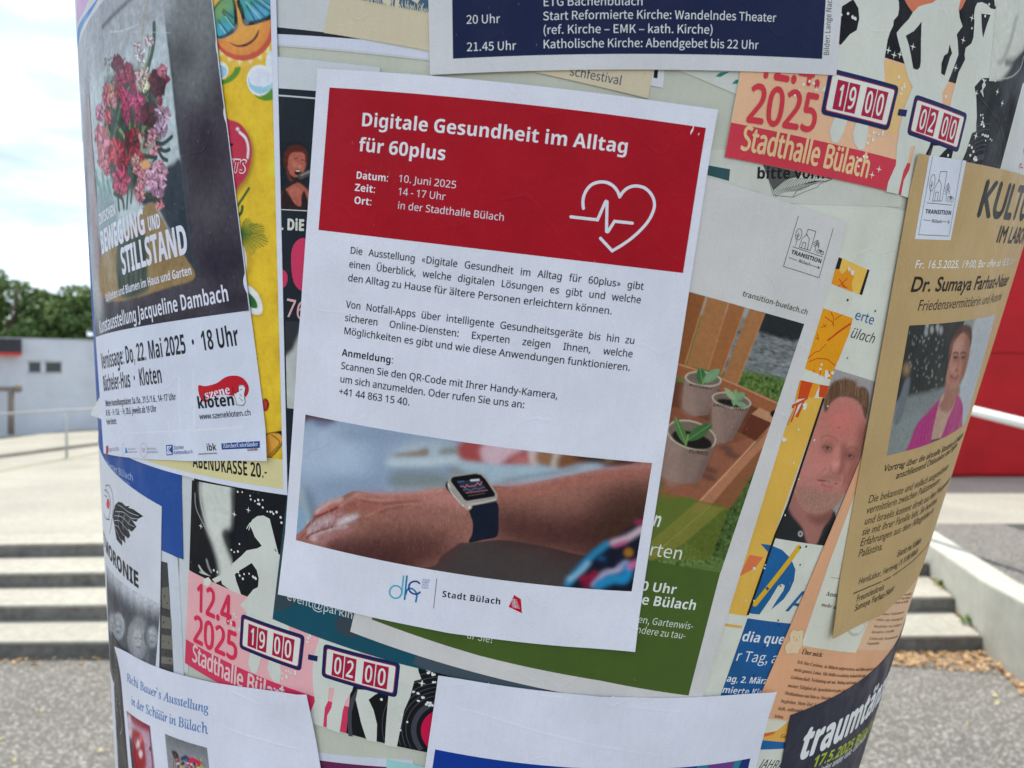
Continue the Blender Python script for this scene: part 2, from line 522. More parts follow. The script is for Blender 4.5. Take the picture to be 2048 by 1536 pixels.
# ---------------------------------------------------------------- a sheet pasted on the column
LV = 0.00032
class Sheet:
    def __init__(s, name, label, cat, shape, level, col, group=None, wear=0.0, conv=None, lift=None, edge=.0003):
        s.h = LV * level; s.k = 0
        s._conv = conv; s._lift = lift
        p = np.asarray(shape if isinstance(shape, P) else s.conv(shape))
        v, f = tess(p); n0 = len(v)
        v2, f2 = subdivide(v, orient(v, f))
        s.poly = v
        s.org = surf(v.mean(0)[None], s.h)[0]
        h = s.h + s.lift(v2)
        top = surf(v2, h)
        # skirt along the border gives the paper its thickness
        cnt = {}
        for a, b, c in f2:
            for e in ((a, b), (b, c), (c, a)): cnt[e] = 1
        bord = [e for e in cnt if (e[1], e[0]) not in cnt]
        ids = sorted({i for e in bord for i in e}); mp_ = {i: len(v2) + n for n, i in enumerate(ids)}
        low = surf(v2[ids], h[ids] - edge)
        quads = [(b, a, mp_[a], mp_[b]) for a, b in bord]
        s.o = link_mesh(name, np.vstack([top, low]), [tuple(map(int, t)) for t in f2] + [tuple(map(int, q)) for q in quads],
                        pmat(col, wear), None, np.vstack([v2, v2[ids]]), s.org)
        tag(s.o, label, cat, group)
    def conv(s, pts):
        if isinstance(pts, P): return np.asarray(pts)
        if s._conv: return s._conv(pts)
        return U(pts, s.h)
    def lift(s, u):
        return s._lift(u) if s._lift else np.zeros(len(u))
    def put(s, name, v, f, col, dh=None, wear=0.0, sub=True, parent=None, bold=0.0):
        s.k += 1
        dh = .00004 if dh is None else dh
        f = orient(v, f)
        if sub: v, f = subdivide(v, f)
        if bold:                        # heavier lettering: the ink spreads sideways
            n = len(v); sh = [(bold, 0), (-bold, 0), (0, bold), (0, -bold)]
            dh = np.concatenate([np.full(n, dh + .000006 * i) for i in range(5)])
            f = np.vstack([f + n * i for i in range(5)])
            v = np.vstack([v] + [v + q for q in sh])
        return link_mesh(name, surf(v, s.h + dh + s.lift(v)), f, pmat(col, wear), parent or s.o, v, s.org)
    def fill(s, name, pts, col, lay=1, wear=0.0, sm=0, parent=None):
        """one or several filled outlines"""
        if not isinstance(pts, P) and isinstance(pts[0][0], (list, tuple, np.ndarray)): groups = pts
        else: groups = [pts]
        for g in groups:
            u = s.conv(g)
            if sm: u = smooth(u, sm)
            v, f = tess(u)
            o = s.put(name, v, np.array(f).reshape(-1, 3), col, .00004 * lay, wear, parent=parent)
        return o
    def line(s, name, lines, w, col, lay=2, sm=0, closed=False, cap=False, parent=None):
        """strokes; w in picture pixels"""
        if not isinstance(lines, P) and isinstance(lines[0][0], (list, tuple, np.ndarray)): groups = lines
        else: groups = [lines]
        V, T, k = [], [], 0
        for g in groups:
            u = s.conv(g)
            wu = w if w < .2 else w * .00027
            if sm: u = smooth(u, sm, closed)
            n = len(u)
            d = np.roll(u, -1, 0) - u
            if not closed: d[-1] = d[-2]
            dp = np.roll(d, 1, 0)
            if not closed: dp[0] = d[0]
            d /= np.linalg.norm(d, axis=1)[:, None] + 1e-12; dp /= np.linalg.norm(dp, axis=1)[:, None] + 1e-12
            t = d + dp; t /= np.linalg.norm(t, axis=1)[:, None] + 1e-12
            nn = np.stack([-t[:, 1], t[:, 0]], 1)
            co = np.clip((nn * np.stack([-d[:, 1], d[:, 0]], 1)).sum(1), .4, 1)
            off = nn * (wu / 2 / co)[:, None]
            v = np.vstack([u + off, u - off]); f = []
            for i in range(n if closed else n - 1):
                j = (i + 1) % n
                f += [(i, n + i, n + j), (i, n + j, j)]
            if cap:
                for i, sg in ((0, -1), (n - 1, 1)):
                    c = u[i]; a0 = math.atan2(d[i][1] * sg, d[i][0] * sg); m = 7; b = len(v)
                    ring = [c + wu / 2 * np.array([math.cos(a0 - math.pi / 2 + math.pi * q / m), math.sin(a0 - math.pi / 2 + math.pi * q / m)]) for q in range(m + 1)]
                    v = np.vstack([v, ring]); f += [(b, b + q, b + q + 1) for q in range(1, m)]
            V.append(v); T.append(np.array(f) + k); k += len(v)
        o = s.put(name, np.vstack(V), np.vstack(T), col, .00004 * lay, parent=parent)
        if len(groups) > 1: o['kind'] = 'stuff'
        return o
    def ridge(s, lines, w=.0016, hgt=.00028, col=None):
        """a raised crease in the paper"""
        for g in lines:
            u = smooth(s.conv(g), 8, False); n = len(u)
            d = np.gradient(u, axis=0); d /= np.linalg.norm(d, axis=1)[:, None]; nn = np.stack([-d[:, 1], d[:, 0]], 1)
            tp = np.minimum(1, np.minimum(np.arange(n), np.arange(n)[::-1]) / (n * .2))[:, None]
            v = np.vstack([u + nn * w / 2 * tp, u, u - nn * w / 2 * tp])
            f = []
            for i in range(n - 1): f += [(i, n + i, n + i + 1), (i, n + i + 1, i + 1), (n + i, 2 * n + i, 2 * n + i + 1), (n + i, 2 * n + i + 1, n + i + 1)]
            f = orient(v, f)
            h = np.concatenate([np.full(n, .000005), .000005 + hgt * tp[:, 0], np.full(n, .000005)])
            link_mesh('crease', surf(v, s.h + h), f, pmat(col or (224, 224, 238)), s.o, v, s.org, None, True)
    def dots(s, name, pts, r, col, lay=3, parent=None, sides=8):
        u = s.conv(pts); V, T, k = [], [], 0
        for i, c in enumerate(u):
            rr = (r if r < .2 else r * .00027) * (.75 + .5 * random.random())
            a = np.linspace(0, 2 * math.pi, sides, endpoint=False)
            V.append(c + rr * np.stack([np.cos(a), np.sin(a)], 1)); T.append(np.array([(k, k + j, k + j + 1) for j in range(1, sides - 1)])); k += sides
        o = s.put(name, np.vstack(V), np.vstack(T), col, .00004 * lay, sub=False, parent=parent); o['kind'] = 'stuff'; return o
    def stars(s, name, pts, r, col, lay=3, parent=None):
        u = s.conv(pts); V, T, k = [], [], 0
        for c in u:
            rr = r * .00027; a = np.arange(8) * math.pi / 4; q = np.where(np.arange(8) % 2, rr * .22, rr)
            V.append(np.vstack([[c], c + q[:, None] * np.stack([np.cos(a), np.sin(a)], 1)])); T.append(np.array([(k, k + 1 + j, k + 1 + (j + 1) % 8) for j in range(8)])); k += 9
        o = s.put(name, np.vstack(V), np.vstack(T), col, .00004 * lay, sub=False, parent=parent); o['kind'] = 'stuff'; return o
    def text(s, name, items, col, style='sans', off=0.0, lay=2, parent=None, wear=0.0):
        """items: (text, baseline start, baseline end, cap height px[, opts]);
        opts: just=True stretches the word spaces at natural width ref; n = letters that end at the given end; up = cap direction"""
        for it in items:
            txt, p0, p1, cap = it[:4]; op = it[4] if len(it) > 4 else {}
            a, b = s.conv([p0])[0], s.conv([p1])[0]
            d = b - a; L = np.linalg.norm(d); d /= L; nrm = np.array([-d[1], d[0]])
            if cap < .2: hc = cap
            else:
                up = s.conv([(p0[0], p0[1] - cap)])[0] - a
                hc = abs(up @ nrm)
            st = op.get('style', style)
            tr = op.get('track', 0.0)
            n = op.get('n', len(txt))
            wn_ = layout(txt[:n], st, 0, 0, tr)[2]
            if op.get('sx'):
                sx = op['sx']; sp = txt[:n].count(' ')
                word = (L / hc - wn_ * sx) / sx / max(sp, 1)
            else:
                sx = L / hc / max(wn_, 1e-6); word = 0
            v, t, _ = layout(txt, st, 0, word, tr)
            if op.get('slant'): v = v + v[:, 1:2] * (op['slant'], 0)
            v = v * (sx * hc, hc)
            s.put(name, a + v[:, :1] * d + v[:, 1:] * nrm, t, col, .00004 * lay, wear, parent=parent, bold=max(off, 0) * hc)
    def rect(s, a, b, c):   # TL, TR, BL (anything conv takes) -> canvas corners
        return s.conv([a])[0], s.conv([b])[0], s.conv([c])[0]

def curl(*corners):
    """corners of a sheet that have come loose: (picture point, radius, height)"""
    C_ = [(U([c], .002)[0], r, a) for c, r, a in corners]
    def f(u):
        h = np.zeros(len(u))
        for c, r, a in C_: h += a * np.clip(1 - np.linalg.norm(u - c, axis=1) / r, 0, 1) ** 2
        return h
    return f
def unit(v): return v / np.linalg.norm(v)
def a4(corner, along, h, which, w=.21, l=.297):
    """A4 outline from one corner and a point further along its left or right edge (or its top/bottom edge)"""
    a, b = U([corner, along], h); e = unit(b - a)
    if which == 'BR_up':   up = e;  lf = np.array([-up[1], up[0]]); return P([a, a + lf * w, a + lf * w + up * l, a + up * l])
    if which == 'BL_up':   up = e;  rt = np.array([up[1], -up[0]]); return P([a, a + rt * w, a + rt * w + up * l, a + up * l])
    if which == 'TL_down': dn = e;  rt = np.array([-dn[1], dn[0]]); return P([a, a + rt * w, a + rt * w + dn * l, a + dn * l])
    if which == 'TR_down': dn = e;  lf = np.array([dn[1], -dn[0]]); return P([a, a + lf * w, a + lf * w + dn * l, a + dn * l])
    if which == 'TL_right': rt = e; dn = np.array([rt[1], -rt[0]]); return P([a, a + rt * w, a + rt * w + dn * l, a + dn * l])
    if which == 'BL_right': rt = e; up = np.array([-rt[1], rt[0]]); return P([a, a + rt * w, a + rt * w + up * l, a + up * l])

A1 = F(140, 0, 3.072); A2 = F(140, 450, 3.072); A3 = F(140, 900, 2.416); A4_ = F(540, 0, 3.072); A5 = F(1000, 0, 3.072)
A6 = F(1400, 0, 3.0725); A7 = F(1380, 420, 3.657)
B1 = F(1640, 420, 3.657); B2 = F(1640, 800, 3.657); B3 = F(1380, 1120, 3.692); B4 = F(1260, 560, 2.742); B5 = F(540, 780, 2.56)
B6 = F(360, 1150, 3.4133); B7 = F(860, 1200, 2.926)
C1 = F(660, 480, 4.517); C2 = F(960, 500, 4.517); C3 = F(1120, 340, 8.533); C4 = F(760, 1130, 6.827); C5 = F(150, 0, 5.486)
C6 = F(170, 260, 5.121); C7 = F(400, 0, 5.12)
D1 = F(580, 800, 4.8); D2 = F(930, 880, 4.8); D3 = F(1700, 0, 5.12); D4 = F(1550, 720, 3.84); D5 = F(360, 930, 4.955)
D6 = F(195, 930, 3.657); D7 = F(220, 1280, 4.876); E3 = F(1740, 560, 3.071); E6 = F(1840, 100, 3.84); E7 = F(1640, 1100, 3.523)
def T1(fr, x, y): return fr((x, y))[0]
# ---------------------------------------------------------------- the place behind the column
def hitz(p, z):
    d = px_dir([p])[0]; return EYE + d * ((z - CAM_H) / d[2])
def hity(p, y):
    d = px_dir([p])[0]; return EYE + d * (y / d[1])

def ground_mat(name, col, col2, scale, bump=.004, speck=None, rough=.9):
    m, nt, b = nodes_of(name, rough, .3)
    tcn = N(nt, 'ShaderNodeTexCoord')
    n1 = N(nt, 'ShaderNodeTexNoise'); n1.inputs['Scale'].default_value = scale; n1.inputs['Detail'].default_value = 5; n1.inputs['Roughness'].default_value = .7
    n2 = N(nt, 'ShaderNodeTexNoise'); n2.inputs['Scale'].default_value = .9; n2.inputs['Detail'].default_value = 4
    nt.links.new(tcn.outputs['Object'], n1.inputs['Vector']); nt.links.new(tcn.outputs['Object'], n2.inputs['Vector'])
    r = N(nt, 'ShaderNodeValToRGB'); r.color_ramp.elements[0].position = .35; r.color_ramp.elements[1].position = .65
    r.color_ramp.elements[0].color = (*col, 1); r.color_ramp.elements[1].color = (*col2, 1)
    nt.links.new(n1.outputs['Fac'], r.inputs['Fac'])
    mr = N(nt, 'ShaderNodeMapRange'); mr.inputs['From Min'].default_value = .3; mr.inputs['From Max'].default_value = .7
    mr.inputs['To Min'].default_value = .86; mr.inputs['To Max'].default_value = 1.08
    nt.links.new(n2.outputs['Fac'], mr.inputs['Value'])
    vm = N(nt, 'ShaderNodeVectorMath'); vm.operation = 'SCALE'
    nt.links.new(r.outputs['Color'], vm.inputs[0]); nt.links.new(mr.outputs['Result'], vm.inputs['Scale'])
    out = vm.outputs[0]
    if speck:
        vo = N(nt, 'ShaderNodeTexVoronoi'); vo.inputs['Scale'].default_value = speck[0]
        nt.links.new(tcn.outputs['Object'], vo.inputs['Vector'])
        cr_ = N(nt, 'ShaderNodeSeparateColor'); nt.links.new(vo.outputs['Color'], cr_.inputs['Color'])
        m2 = N(nt, 'ShaderNodeMapRange'); m2.inputs['From Min'].default_value = speck[1]; m2.inputs['From Max'].default_value = speck[1] + .08
        nt.links.new(cr_.outputs[0], m2.inputs['Value'])
        mxn = N(nt, 'ShaderNodeMix'); mxn.data_type = 'RGBA'
        nt.links.new(m2.outputs['Result'], mxn.inputs['Factor']); nt.links.new(out, mxn.inputs['A']); mxn.inputs['B'].default_value = (*speck[2], 1)
        out = mxn.outputs['Result']
    nt.links.new(out, b.inputs['Base Color'])
    bp = N(nt, 'ShaderNodeBump'); bp.inputs['Strength'].default_value = .6; bp.inputs['Distance'].default_value = bump
    nt.links.new(n1.outputs['Fac'], bp.inputs['Height']); nt.links.new(bp.outputs['Normal'], b.inputs['Normal'])
    return m

M_ASPH = ground_mat('asphalt', (.085, .079, .069), (.185, .175, .155), 55, .01, (80, .78, (.32, .30, .27)))
M_PLAZA = ground_mat('pale_concrete_paving', (.30, .283, .235), (.37, .35, .295), 14, .002)
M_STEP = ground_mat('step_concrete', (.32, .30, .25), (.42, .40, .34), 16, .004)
M_RISER = ground_mat('shade_toned_riser_concrete', (.10, .095, .085), (.19, .18, .165), 9, .004)  # the step concrete again, with the shade of the risers put into its colour
M_WALLC = ground_mat('cast_concrete', (.43, .42, .35), (.52, .51, .44), 5, .003)
M_RENDER = ground_mat('painted_render', (.52, .56, .62), (.57, .61, .67), 1.2, .001)
M_DARKFASC = ground_mat('dark_fascia', (.035, .037, .045), (.05, .052, .06), 3, .001)
M_STRIPE = ground_mat('red_fascia_stripe', (.55, .05, .04), (.6, .07, .05), 3, .001)
M_RED = ground_mat('red_painted_panel', (.42, .0015, .006), (.48, .002, .009), 2.0, .0008, rough=.45)
M_BASEDK = ground_mat('dark_plinth', (.12, .12, .13), (.17, .17, .18), 8, .002)
M_OLIVE = ground_mat('drain_metal', (.24, .23, .15), (.32, .31, .2), 20, .001)
M_STEEL = ground_mat('galvanised_steel', (.38, .39, .40), (.46, .47, .48), 20, .0005, rough=.45)
M_WHITEM = ground_mat('white_painted_tube', (.74, .74, .72), (.8, .8, .78), 20, .0005, rough=.4)
M_BROWNM = ground_mat('brown_painted_metal', (.20, .17, .14), (.26, .22, .18), 12, .0005)
M_GLASS = ground_mat('dark_window_glass', (.05, .06, .065), (.07, .085, .09), 2, .0001, rough=.12)
M_BARK = ground_mat('bark', (.08, .06, .045), (.14, .11, .08), 12, .01)

def box(name, pts, z0, z1, mat, parent=None, bevel=0):
    """prism over a plan outline"""
    bm = bmesh.new()
    lo = [bm.verts.new((x, y, z0)) for x, y in pts]; hi = [bm.verts.new((x, y, z1)) for x, y in pts]
    n = len(pts); bm.faces.new(lo[::-1]); bm.faces.new(hi)
    for i in range(n): bm.faces.new((lo[i], lo[(i + 1) % n], hi[(i + 1) % n], hi[i]))
    bmesh.ops.recalc_face_normals(bm, faces=bm.faces)
    if bevel: bmesh.ops.bevel(bm, geom=list(bm.edges), offset=bevel, segments=2, affect='EDGES')
    c = np.array(pts).mean(0)
    org = Vector((c[0], c[1], z0)) if parent is None else Vector(parent.location)
    bmesh.ops.translate(bm, verts=bm.verts, vec=-org)
    me = bpy.data.meshes.new(name); bm.to_mesh(me); bm.free()
    me.materials.append(mat)
    o = bpy.data.objects.new(name, me); COL.objects.link(o)
    if parent: o.parent = parent
    else: o.location = org
    return o

def tube(name, a, b, r, mat, parent=None, n=12, r2=None):
    a, b = Vector(a), Vector(b); d = b - a
    bm = bmesh.new()
    bmesh.ops.create_cone(bm, cap_ends=True, segments=n, radius1=r, radius2=r if r2 is None else r2, depth=d.length)
    bmesh.ops.transform(bm, verts=bm.verts, matrix=Matrix.Translation((a + b) / 2) @ d.to_track_quat('Z', 'Y').to_matrix().to_4x4())
    org = a if parent is None else Vector(parent.location)
    bmesh.ops.translate(bm, verts=bm.verts, vec=-org)
    me = bpy.data.meshes.new(name); bm.to_mesh(me); bm.free(); me.shade_smooth()
    me.materials.append(mat)
    o = bpy.data.objects.new(name, me); COL.objects.link(o)
    if parent: o.parent = parent
    else: o.location = org
    return o

def empty(name, loc, label, cat, group=None):
    o = bpy.data.objects.new(name, None); COL.objects.link(o); o.location = loc
    o.empty_display_size = .1
    return tag(o, label, cat, group)

def sheet_z(name, pts, z, mat):
    v = np.array([(x, y, z) for x, y in pts]); return tag(link_mesh(name, v, np.array([list(range(len(pts)))]), mat), kind='structure')

RZ = 0.13; PZ = 4 * RZ
# ground: a fine grid near the steps is not needed, the relief is in the material
tag(sheet_z('ground', [(-700, -700), (700, -700), (700, 900), (-700, 900)], 0.0, M_ASPH))
# steps: front lines of the four risers
lefts = [hitz((0, y), z)[:2] for y, z in ((1317, 0), (1242, RZ), (1175, 2 * RZ), (1115, 3 * RZ))]
rights = [hitz(p, z)[:2] for p, z in (((1964, 1303), 0), ((1908, 1223), RZ), ((1857, 1151), 2 * RZ), ((1812, 1090), 3 * RZ))]
dirs = [(r - l) / np.linalg.norm(r - l) for l, r in zip(lefts, rights)]
stair = empty('concrete_steps', (*lefts[0], 0), 'four long grey concrete steps with dark risers leading up to the pale plaza', 'steps')
EXT = 3.0
fl = [l - d * EXT for l, d in zip(lefts, dirs)]
for i in range(4):
    back_l, back_r = (fl[i + 1], rights[i + 1]) if i < 3 else (fl[3] + (0, .5), rights[3] + (0, .5))
    q = [fl[i], rights[i] + (.02, 0), back_r + (.02, .03), back_l + (0, .03)]
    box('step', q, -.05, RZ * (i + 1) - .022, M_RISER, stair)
    # tread slabs laid on top, jointed every two metres
    L = np.linalg.norm(rights[i] - fl[i]); n = 5
    for k in range(n):
        a, b = k / n, (k + 1) / n - .0012
        fa, fb = fl[i] + (rights[i] - fl[i]) * a, fl[i] + (rights[i] - fl[i]) * b
        ba, bb = back_l + (back_r - back_l) * a, back_l + (back_r - back_l) * b
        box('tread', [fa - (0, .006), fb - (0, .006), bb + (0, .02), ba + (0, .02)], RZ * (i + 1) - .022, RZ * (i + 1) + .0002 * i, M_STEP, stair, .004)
# raised plaza
far = 400
pl = [fl[3] + (0, .45), rights[3] + (0, .45), np.array((60, rights[3][1] + .6)), np.array((60, far)), np.array((-120, far)), np.array((-120, fl[3][1] + .45))]
tag(box('plaza', pl, 0.02, PZ + .001, M_PLAZA), kind='structure')
k0, k1 = hitz((0, 917), PZ)[:2], hitz((198, 891), PZ)[:2]
kd = k1 - k0
kerb_l, kerb_r = k0 - kd * 4, k0 + kd * 6
tag(box('raised_pavement', [kerb_l, kerb_r, kerb_r + (0, 30), kerb_l + (0, 30)], PZ - .1, PZ + .075, M_PLAZA, bevel=.008), kind='structure')
o0, o1 = hitz((0, 944), PZ)[:2], hitz((198, 907), PZ)[:2]; od = o1 - o0
on = np.array([-od[1], od[0]]); on = on / np.linalg.norm(on)
tag(box('drain_channel', [o0 - od * 2, o0 + od * 5, o0 + od * 5 + on * .16, o0 - od * 2 + on * .16], PZ - .05, PZ + .006, M_OLIVE), kind='structure')

# cheek wall on the right of the steps
wi = [np.array((3.40, 4.6)), np.array((3.70, 6.05)), np.array((3.93, 7.3)), np.array((4.16, 8.05))]
wi = [hitz((2048 + 60, 1405), 0)[:2], hitz((1966, 1304), 0)[:2], rights[1] + (.01, 0), rights[2] + (.01, 0), rights[3] + (.01, .0), rights[3] + (.1, .42)]
wo = [p + (.27, .02) for p in wi]
wall = box('cheek_wall', wi + wo[::-1], -.02, PZ + .03, M_WALLC, bevel=.008)
tag(wall, 'low pale concrete side wall running beside the right end of the steps', 'wall')
g = [wo[0] + (.005, 0), wo[2] + (.005, 0), wo[4] + (.005, 0), wo[5] + (.005, 0), np.array((5.35, wo[5][1])), hitz((2048, 1088), PZ)[:2] + (.3, -.25), np.array((9, 4.0)), np.array((6, 3.4))]
tag(box('upper_asphalt', g, 0.01, PZ + .006, M_ASPH), kind='structure')

# steel handrail across the left of the plaza
pb = hitz((120, 917), PZ); dep = pb[1]
ra, rb = hity((-120, 834), dep - .45), hity((420, 806), dep + .9)
rl = empty('handrail', (pb[0], pb[1], PZ), 'thin grey steel handrail standing on the plaza left of the column', 'handrail')
tube('rail', ra, rb, .022, M_STEEL, rl)
for f_ in (.0, .445, 1.0):
    t = Vector(ra).lerp(Vector(rb), f_)
    tube('post', (t.x, t.y, PZ), (t.x, t.y, t.z), .022, M_STEEL, rl)
# brown barrier by the hall
br = empty('metal_barrier', hitz((22, 869), PZ + .075), 'brown metal barrier with one post in front of the white hall', 'barrier')
q0 = hitz((22, 869), PZ + .075)
top = hity((22, 778), q0[1])
tube('post', q0, top, .07, M_BROWNM, br)
tube('crossbar', hity((-60, 777), q0[1]), hity((36, 778), q0[1]), .06, M_BROWNM, br)
tube('end_cap', hity((33, 777), q0[1]), hity((40, 777), q0[1]), .10, M_BROWNM, br)

# low white hall
hz = PZ + .075
b0, b1 = hitz((0, 867), hz), hitz((198, 857), hz)
bd = (b1 - b0)[:2]; bl_, br_ = b0[:2] - bd * 3, b0[:2] + bd * 6
bn = unit(np.array([-bd[1], bd[0]]))
t0 = hity((0, 679), b0[1])[2]
hall = empty('white_hall', (*b0[:2], hz), 'low white flat-roofed hall with a dark fascia and small twin window, left of the column', 'building')
box('wall', [bl_, br_, br_ + bn * 9, bl_ + bn * 9], hz - .3, t0, M_RENDER, hall)
box('roof', [bl_ + bn * .02 - (.05, 0), br_ + bn * .02, br_ + bn * 9, bl_ + bn * 9], t0, t0 + .06, M_STEEL, hall)
fe = hity((45, 700), b0[1] + .45)
fx = (fe[0] - b0[0]) / bd[0]
fz = hity((0, 705), b0[1])[2]; fz2 = hity((0, 711), b0[1])[2]
box('fascia', [bl_ - bn * .25, b0[:2] + bd * fx - bn * .25, b0[:2] + bd * fx - bn * .003, bl_ - bn * .003], fz, t0 + .02, M_DARKFASC, hall)
box('stripe', [bl_ - bn * .26, b0[:2] + bd * fx - bn * .26, b0[:2] + bd * fx - bn * .003, bl_ - bn * .003], fz2, fz - .002, M_STRIPE, hall)
wz0, wz1 = hity((97, 744), b0[1] + .9)[2], hity((97, 725), b0[1] + .9)[2]
for xa, xb in ((77, 93), (97, 119)):
    fa, fb = [(hity((x, 730), b0[1] + .9)[0] - b0[0]) / bd[0] for x in (xa, xb)]
    w = box('window', [b0[:2] + bd * fa - bn * .03, b0[:2] + bd * fb - bn * .03, b0[:2] + bd * fb - bn * .004, b0[:2] + bd * fa - bn * .004], wz0 - .03, wz0, M_STEEL, hall)
    g1, g2 = fa + (fb - fa) * .08, fb - (fb - fa) * .08
    pn = box('pane', [b0[:2] + bd * g1 - bn * .02, b0[:2] + bd * g2 - bn * .02, b0[:2] + bd * g2 - bn * .003, b0[:2] + bd * g1 - bn * .003], wz0 + .002, wz1, M_GLASS, hall)
    for zc in (wz1,):
        box('lintel', [b0[:2] + bd * fa - bn * .03, b0[:2] + bd * fb - bn * .03, b0[:2] + bd * fb - bn * .004, b0[:2] + bd * fa - bn * .004], zc + .002, zc + .05, M_STEEL, hall)

# red clad building on the right
r0 = hitz((1880, 955), PZ); ry = r0[1]
red = empty('red_building', (r0[0], ry, PZ), 'building clad in bright red panels behind the right side of the column', 'building')
sl = np.array([1.0, -.02])
z1, z2 = PZ + .06, hity((1900, 462), ry)[2]
x0 = hity((1560, 900), ry)[0]
pw = (hity((2300, 900), ry)[0] - x0) / 2
for i in range(4):
    a = np.array([x0 + pw * i, ry]) ; b_ = a + sl * (pw - .012)
    for j in range(2):
        za = z1 + (z2 - z1) * j / 2; zb = z1 + (z2 - z1) * (j + 1) / 2 - .012
        box('cladding_panel', [a, b_, b_ + (0, .06), a + (0, .06)], za, zb, M_RED, red)
box('wall', [np.array([x0, ry + .065]), np.array([x0 + pw * 4, ry - .0]) + (0, .05), np.array([x0 + pw * 4, ry + 7]), np.array([x0, ry + 7])], PZ, z2, M_RED, red)
# white tubular rail in front of it
wa, wb = Vector(hity((1700, 760), 8.6)), Vector(hity((2048, 847), 6.2))
wr = empty('white_handrail', (wb.x, wb.y, PZ), 'thick white tubular handrail crossing in front of the red building', 'handrail')
dv = wb - wa
tube('rail', wa, wb + dv * .6, .043, M_WHITEM, wr)
for t_ in (.02, 1.25):
    q = wa + dv * t_; tube('post', (q.x, q.y, PZ), (q.x, q.y, q.z), .03, M_WHITEM, wr)

# trees beyond the hall
def leaf_mat(name, c1, c2):
    m, nt, b = nodes_of(name, .6, .3)
    oi = N(nt, 'ShaderNodeTexCoord'); n = N(nt, 'ShaderNodeTexNoise'); n.inputs['Scale'].default_value = 1.1
    nt.links.new(oi.outputs['Object'], n.inputs['Vector'])
    r = N(nt, 'ShaderNodeValToRGB'); r.color_ramp.elements[0].position = .35; r.color_ramp.elements[1].position = .65
    r.color_ramp.elements[0].color = (*c1, 1); r.color_ramp.elements[1].color = (*c2, 1)
    nt.links.new(n.outputs['Fac'], r.inputs['Fac']); nt.links.new(r.outputs['Color'], b.inputs['Base Color'])
    b.inputs['Subsurface Weight'].default_value = 0
    return m
M_LEAF = leaf_mat('foliage', (.07, .13, .04), (.16, .23, .07))
def tree(x, y, z0, h, r, label, seed):
    rg = np.random.default_rng(seed)
    t = empty('broadleaf_tree', (x, y, z0), label, 'tree', 'trees behind the white hall')
    tube('trunk', (x, y, z0), (x + rg.normal() * .2, y, z0 + h * .62), .22, M_BARK, t, 10, .1)
    for k in range(4):
        a = rg.uniform(0, 6.28)
        tube('limb', (x, y, z0 + h * (.3 + .08 * k)), (x + math.cos(a) * r * .6, y + math.sin(a) * r * .6, z0 + h * (.55 + .09 * k)), .08, M_BARK, t, 7, .03)
    cen = []
    for k in range(58):
        d = rg.normal(size=3); d /= np.linalg.norm(d); d *= rg.uniform(.25, 1) ** .5
        cen.append((x + d[0] * r * 1.0, y + d[1] * r * .85, z0 + h * .52 + d[2] * h * .42))
    V = []
    for c in cen:
        n = 260; rr = rg.uniform(.45, .85) * r * .36
        d = rg.normal(size=(n, 3)); d /= np.linalg.norm(d, axis=1)[:, None]; d *= (rg.uniform(.35, 1, (n, 1))) ** .6
        p = np.array(c) + d * rr * (1, 1, .8)
        u_ = rg.normal(size=(n, 3)); u_ /= np.linalg.norm(u_, axis=1)[:, None]
        w_ = np.cross(u_, rg.normal(size=(n, 3))); w_ /= np.linalg.norm(w_, axis=1)[:, None]
        s_ = rg.uniform(.07, .15, (n, 1))
        V.append(np.stack([p - u_ * s_, p + w_ * s_ * .55, p + u_ * s_, p - w_ * s_ * .55], 1).reshape(-1, 3))
    V = np.vstack(V); org = np.array([x, y, z0])
    f = np.arange(len(V)).reshape(-1, 4)
    o = link_mesh('crown', V - org, f, M_LEAF, t)
    return t
for i, (px_, tp, dist, lab) in enumerate([(-95, 500, 33, 'broadleaf tree beyond the hall, partly cut by the left picture edge'),
        (28, 532, 31, 'rounded dark green tree above the dark fascia of the hall'),
        (102, 566, 36, 'lower broadleaf tree between the rounded tree and the tall one behind the hall'),
        (165, 556, 32, 'bushy green tree above the hall roof beside the column edge'),
        (275, 540, 33, 'broadleaf tree behind the hall, mostly hidden by the column')]):
    tp_ = hity((px_, tp), dist); base = hity((px_, 900), dist)
    h = tp_[2] - .6
    tree(tp_[0], dist, .6, h * 1.0, 2.3 if i != 2 else 1.9, lab, 40 + i)

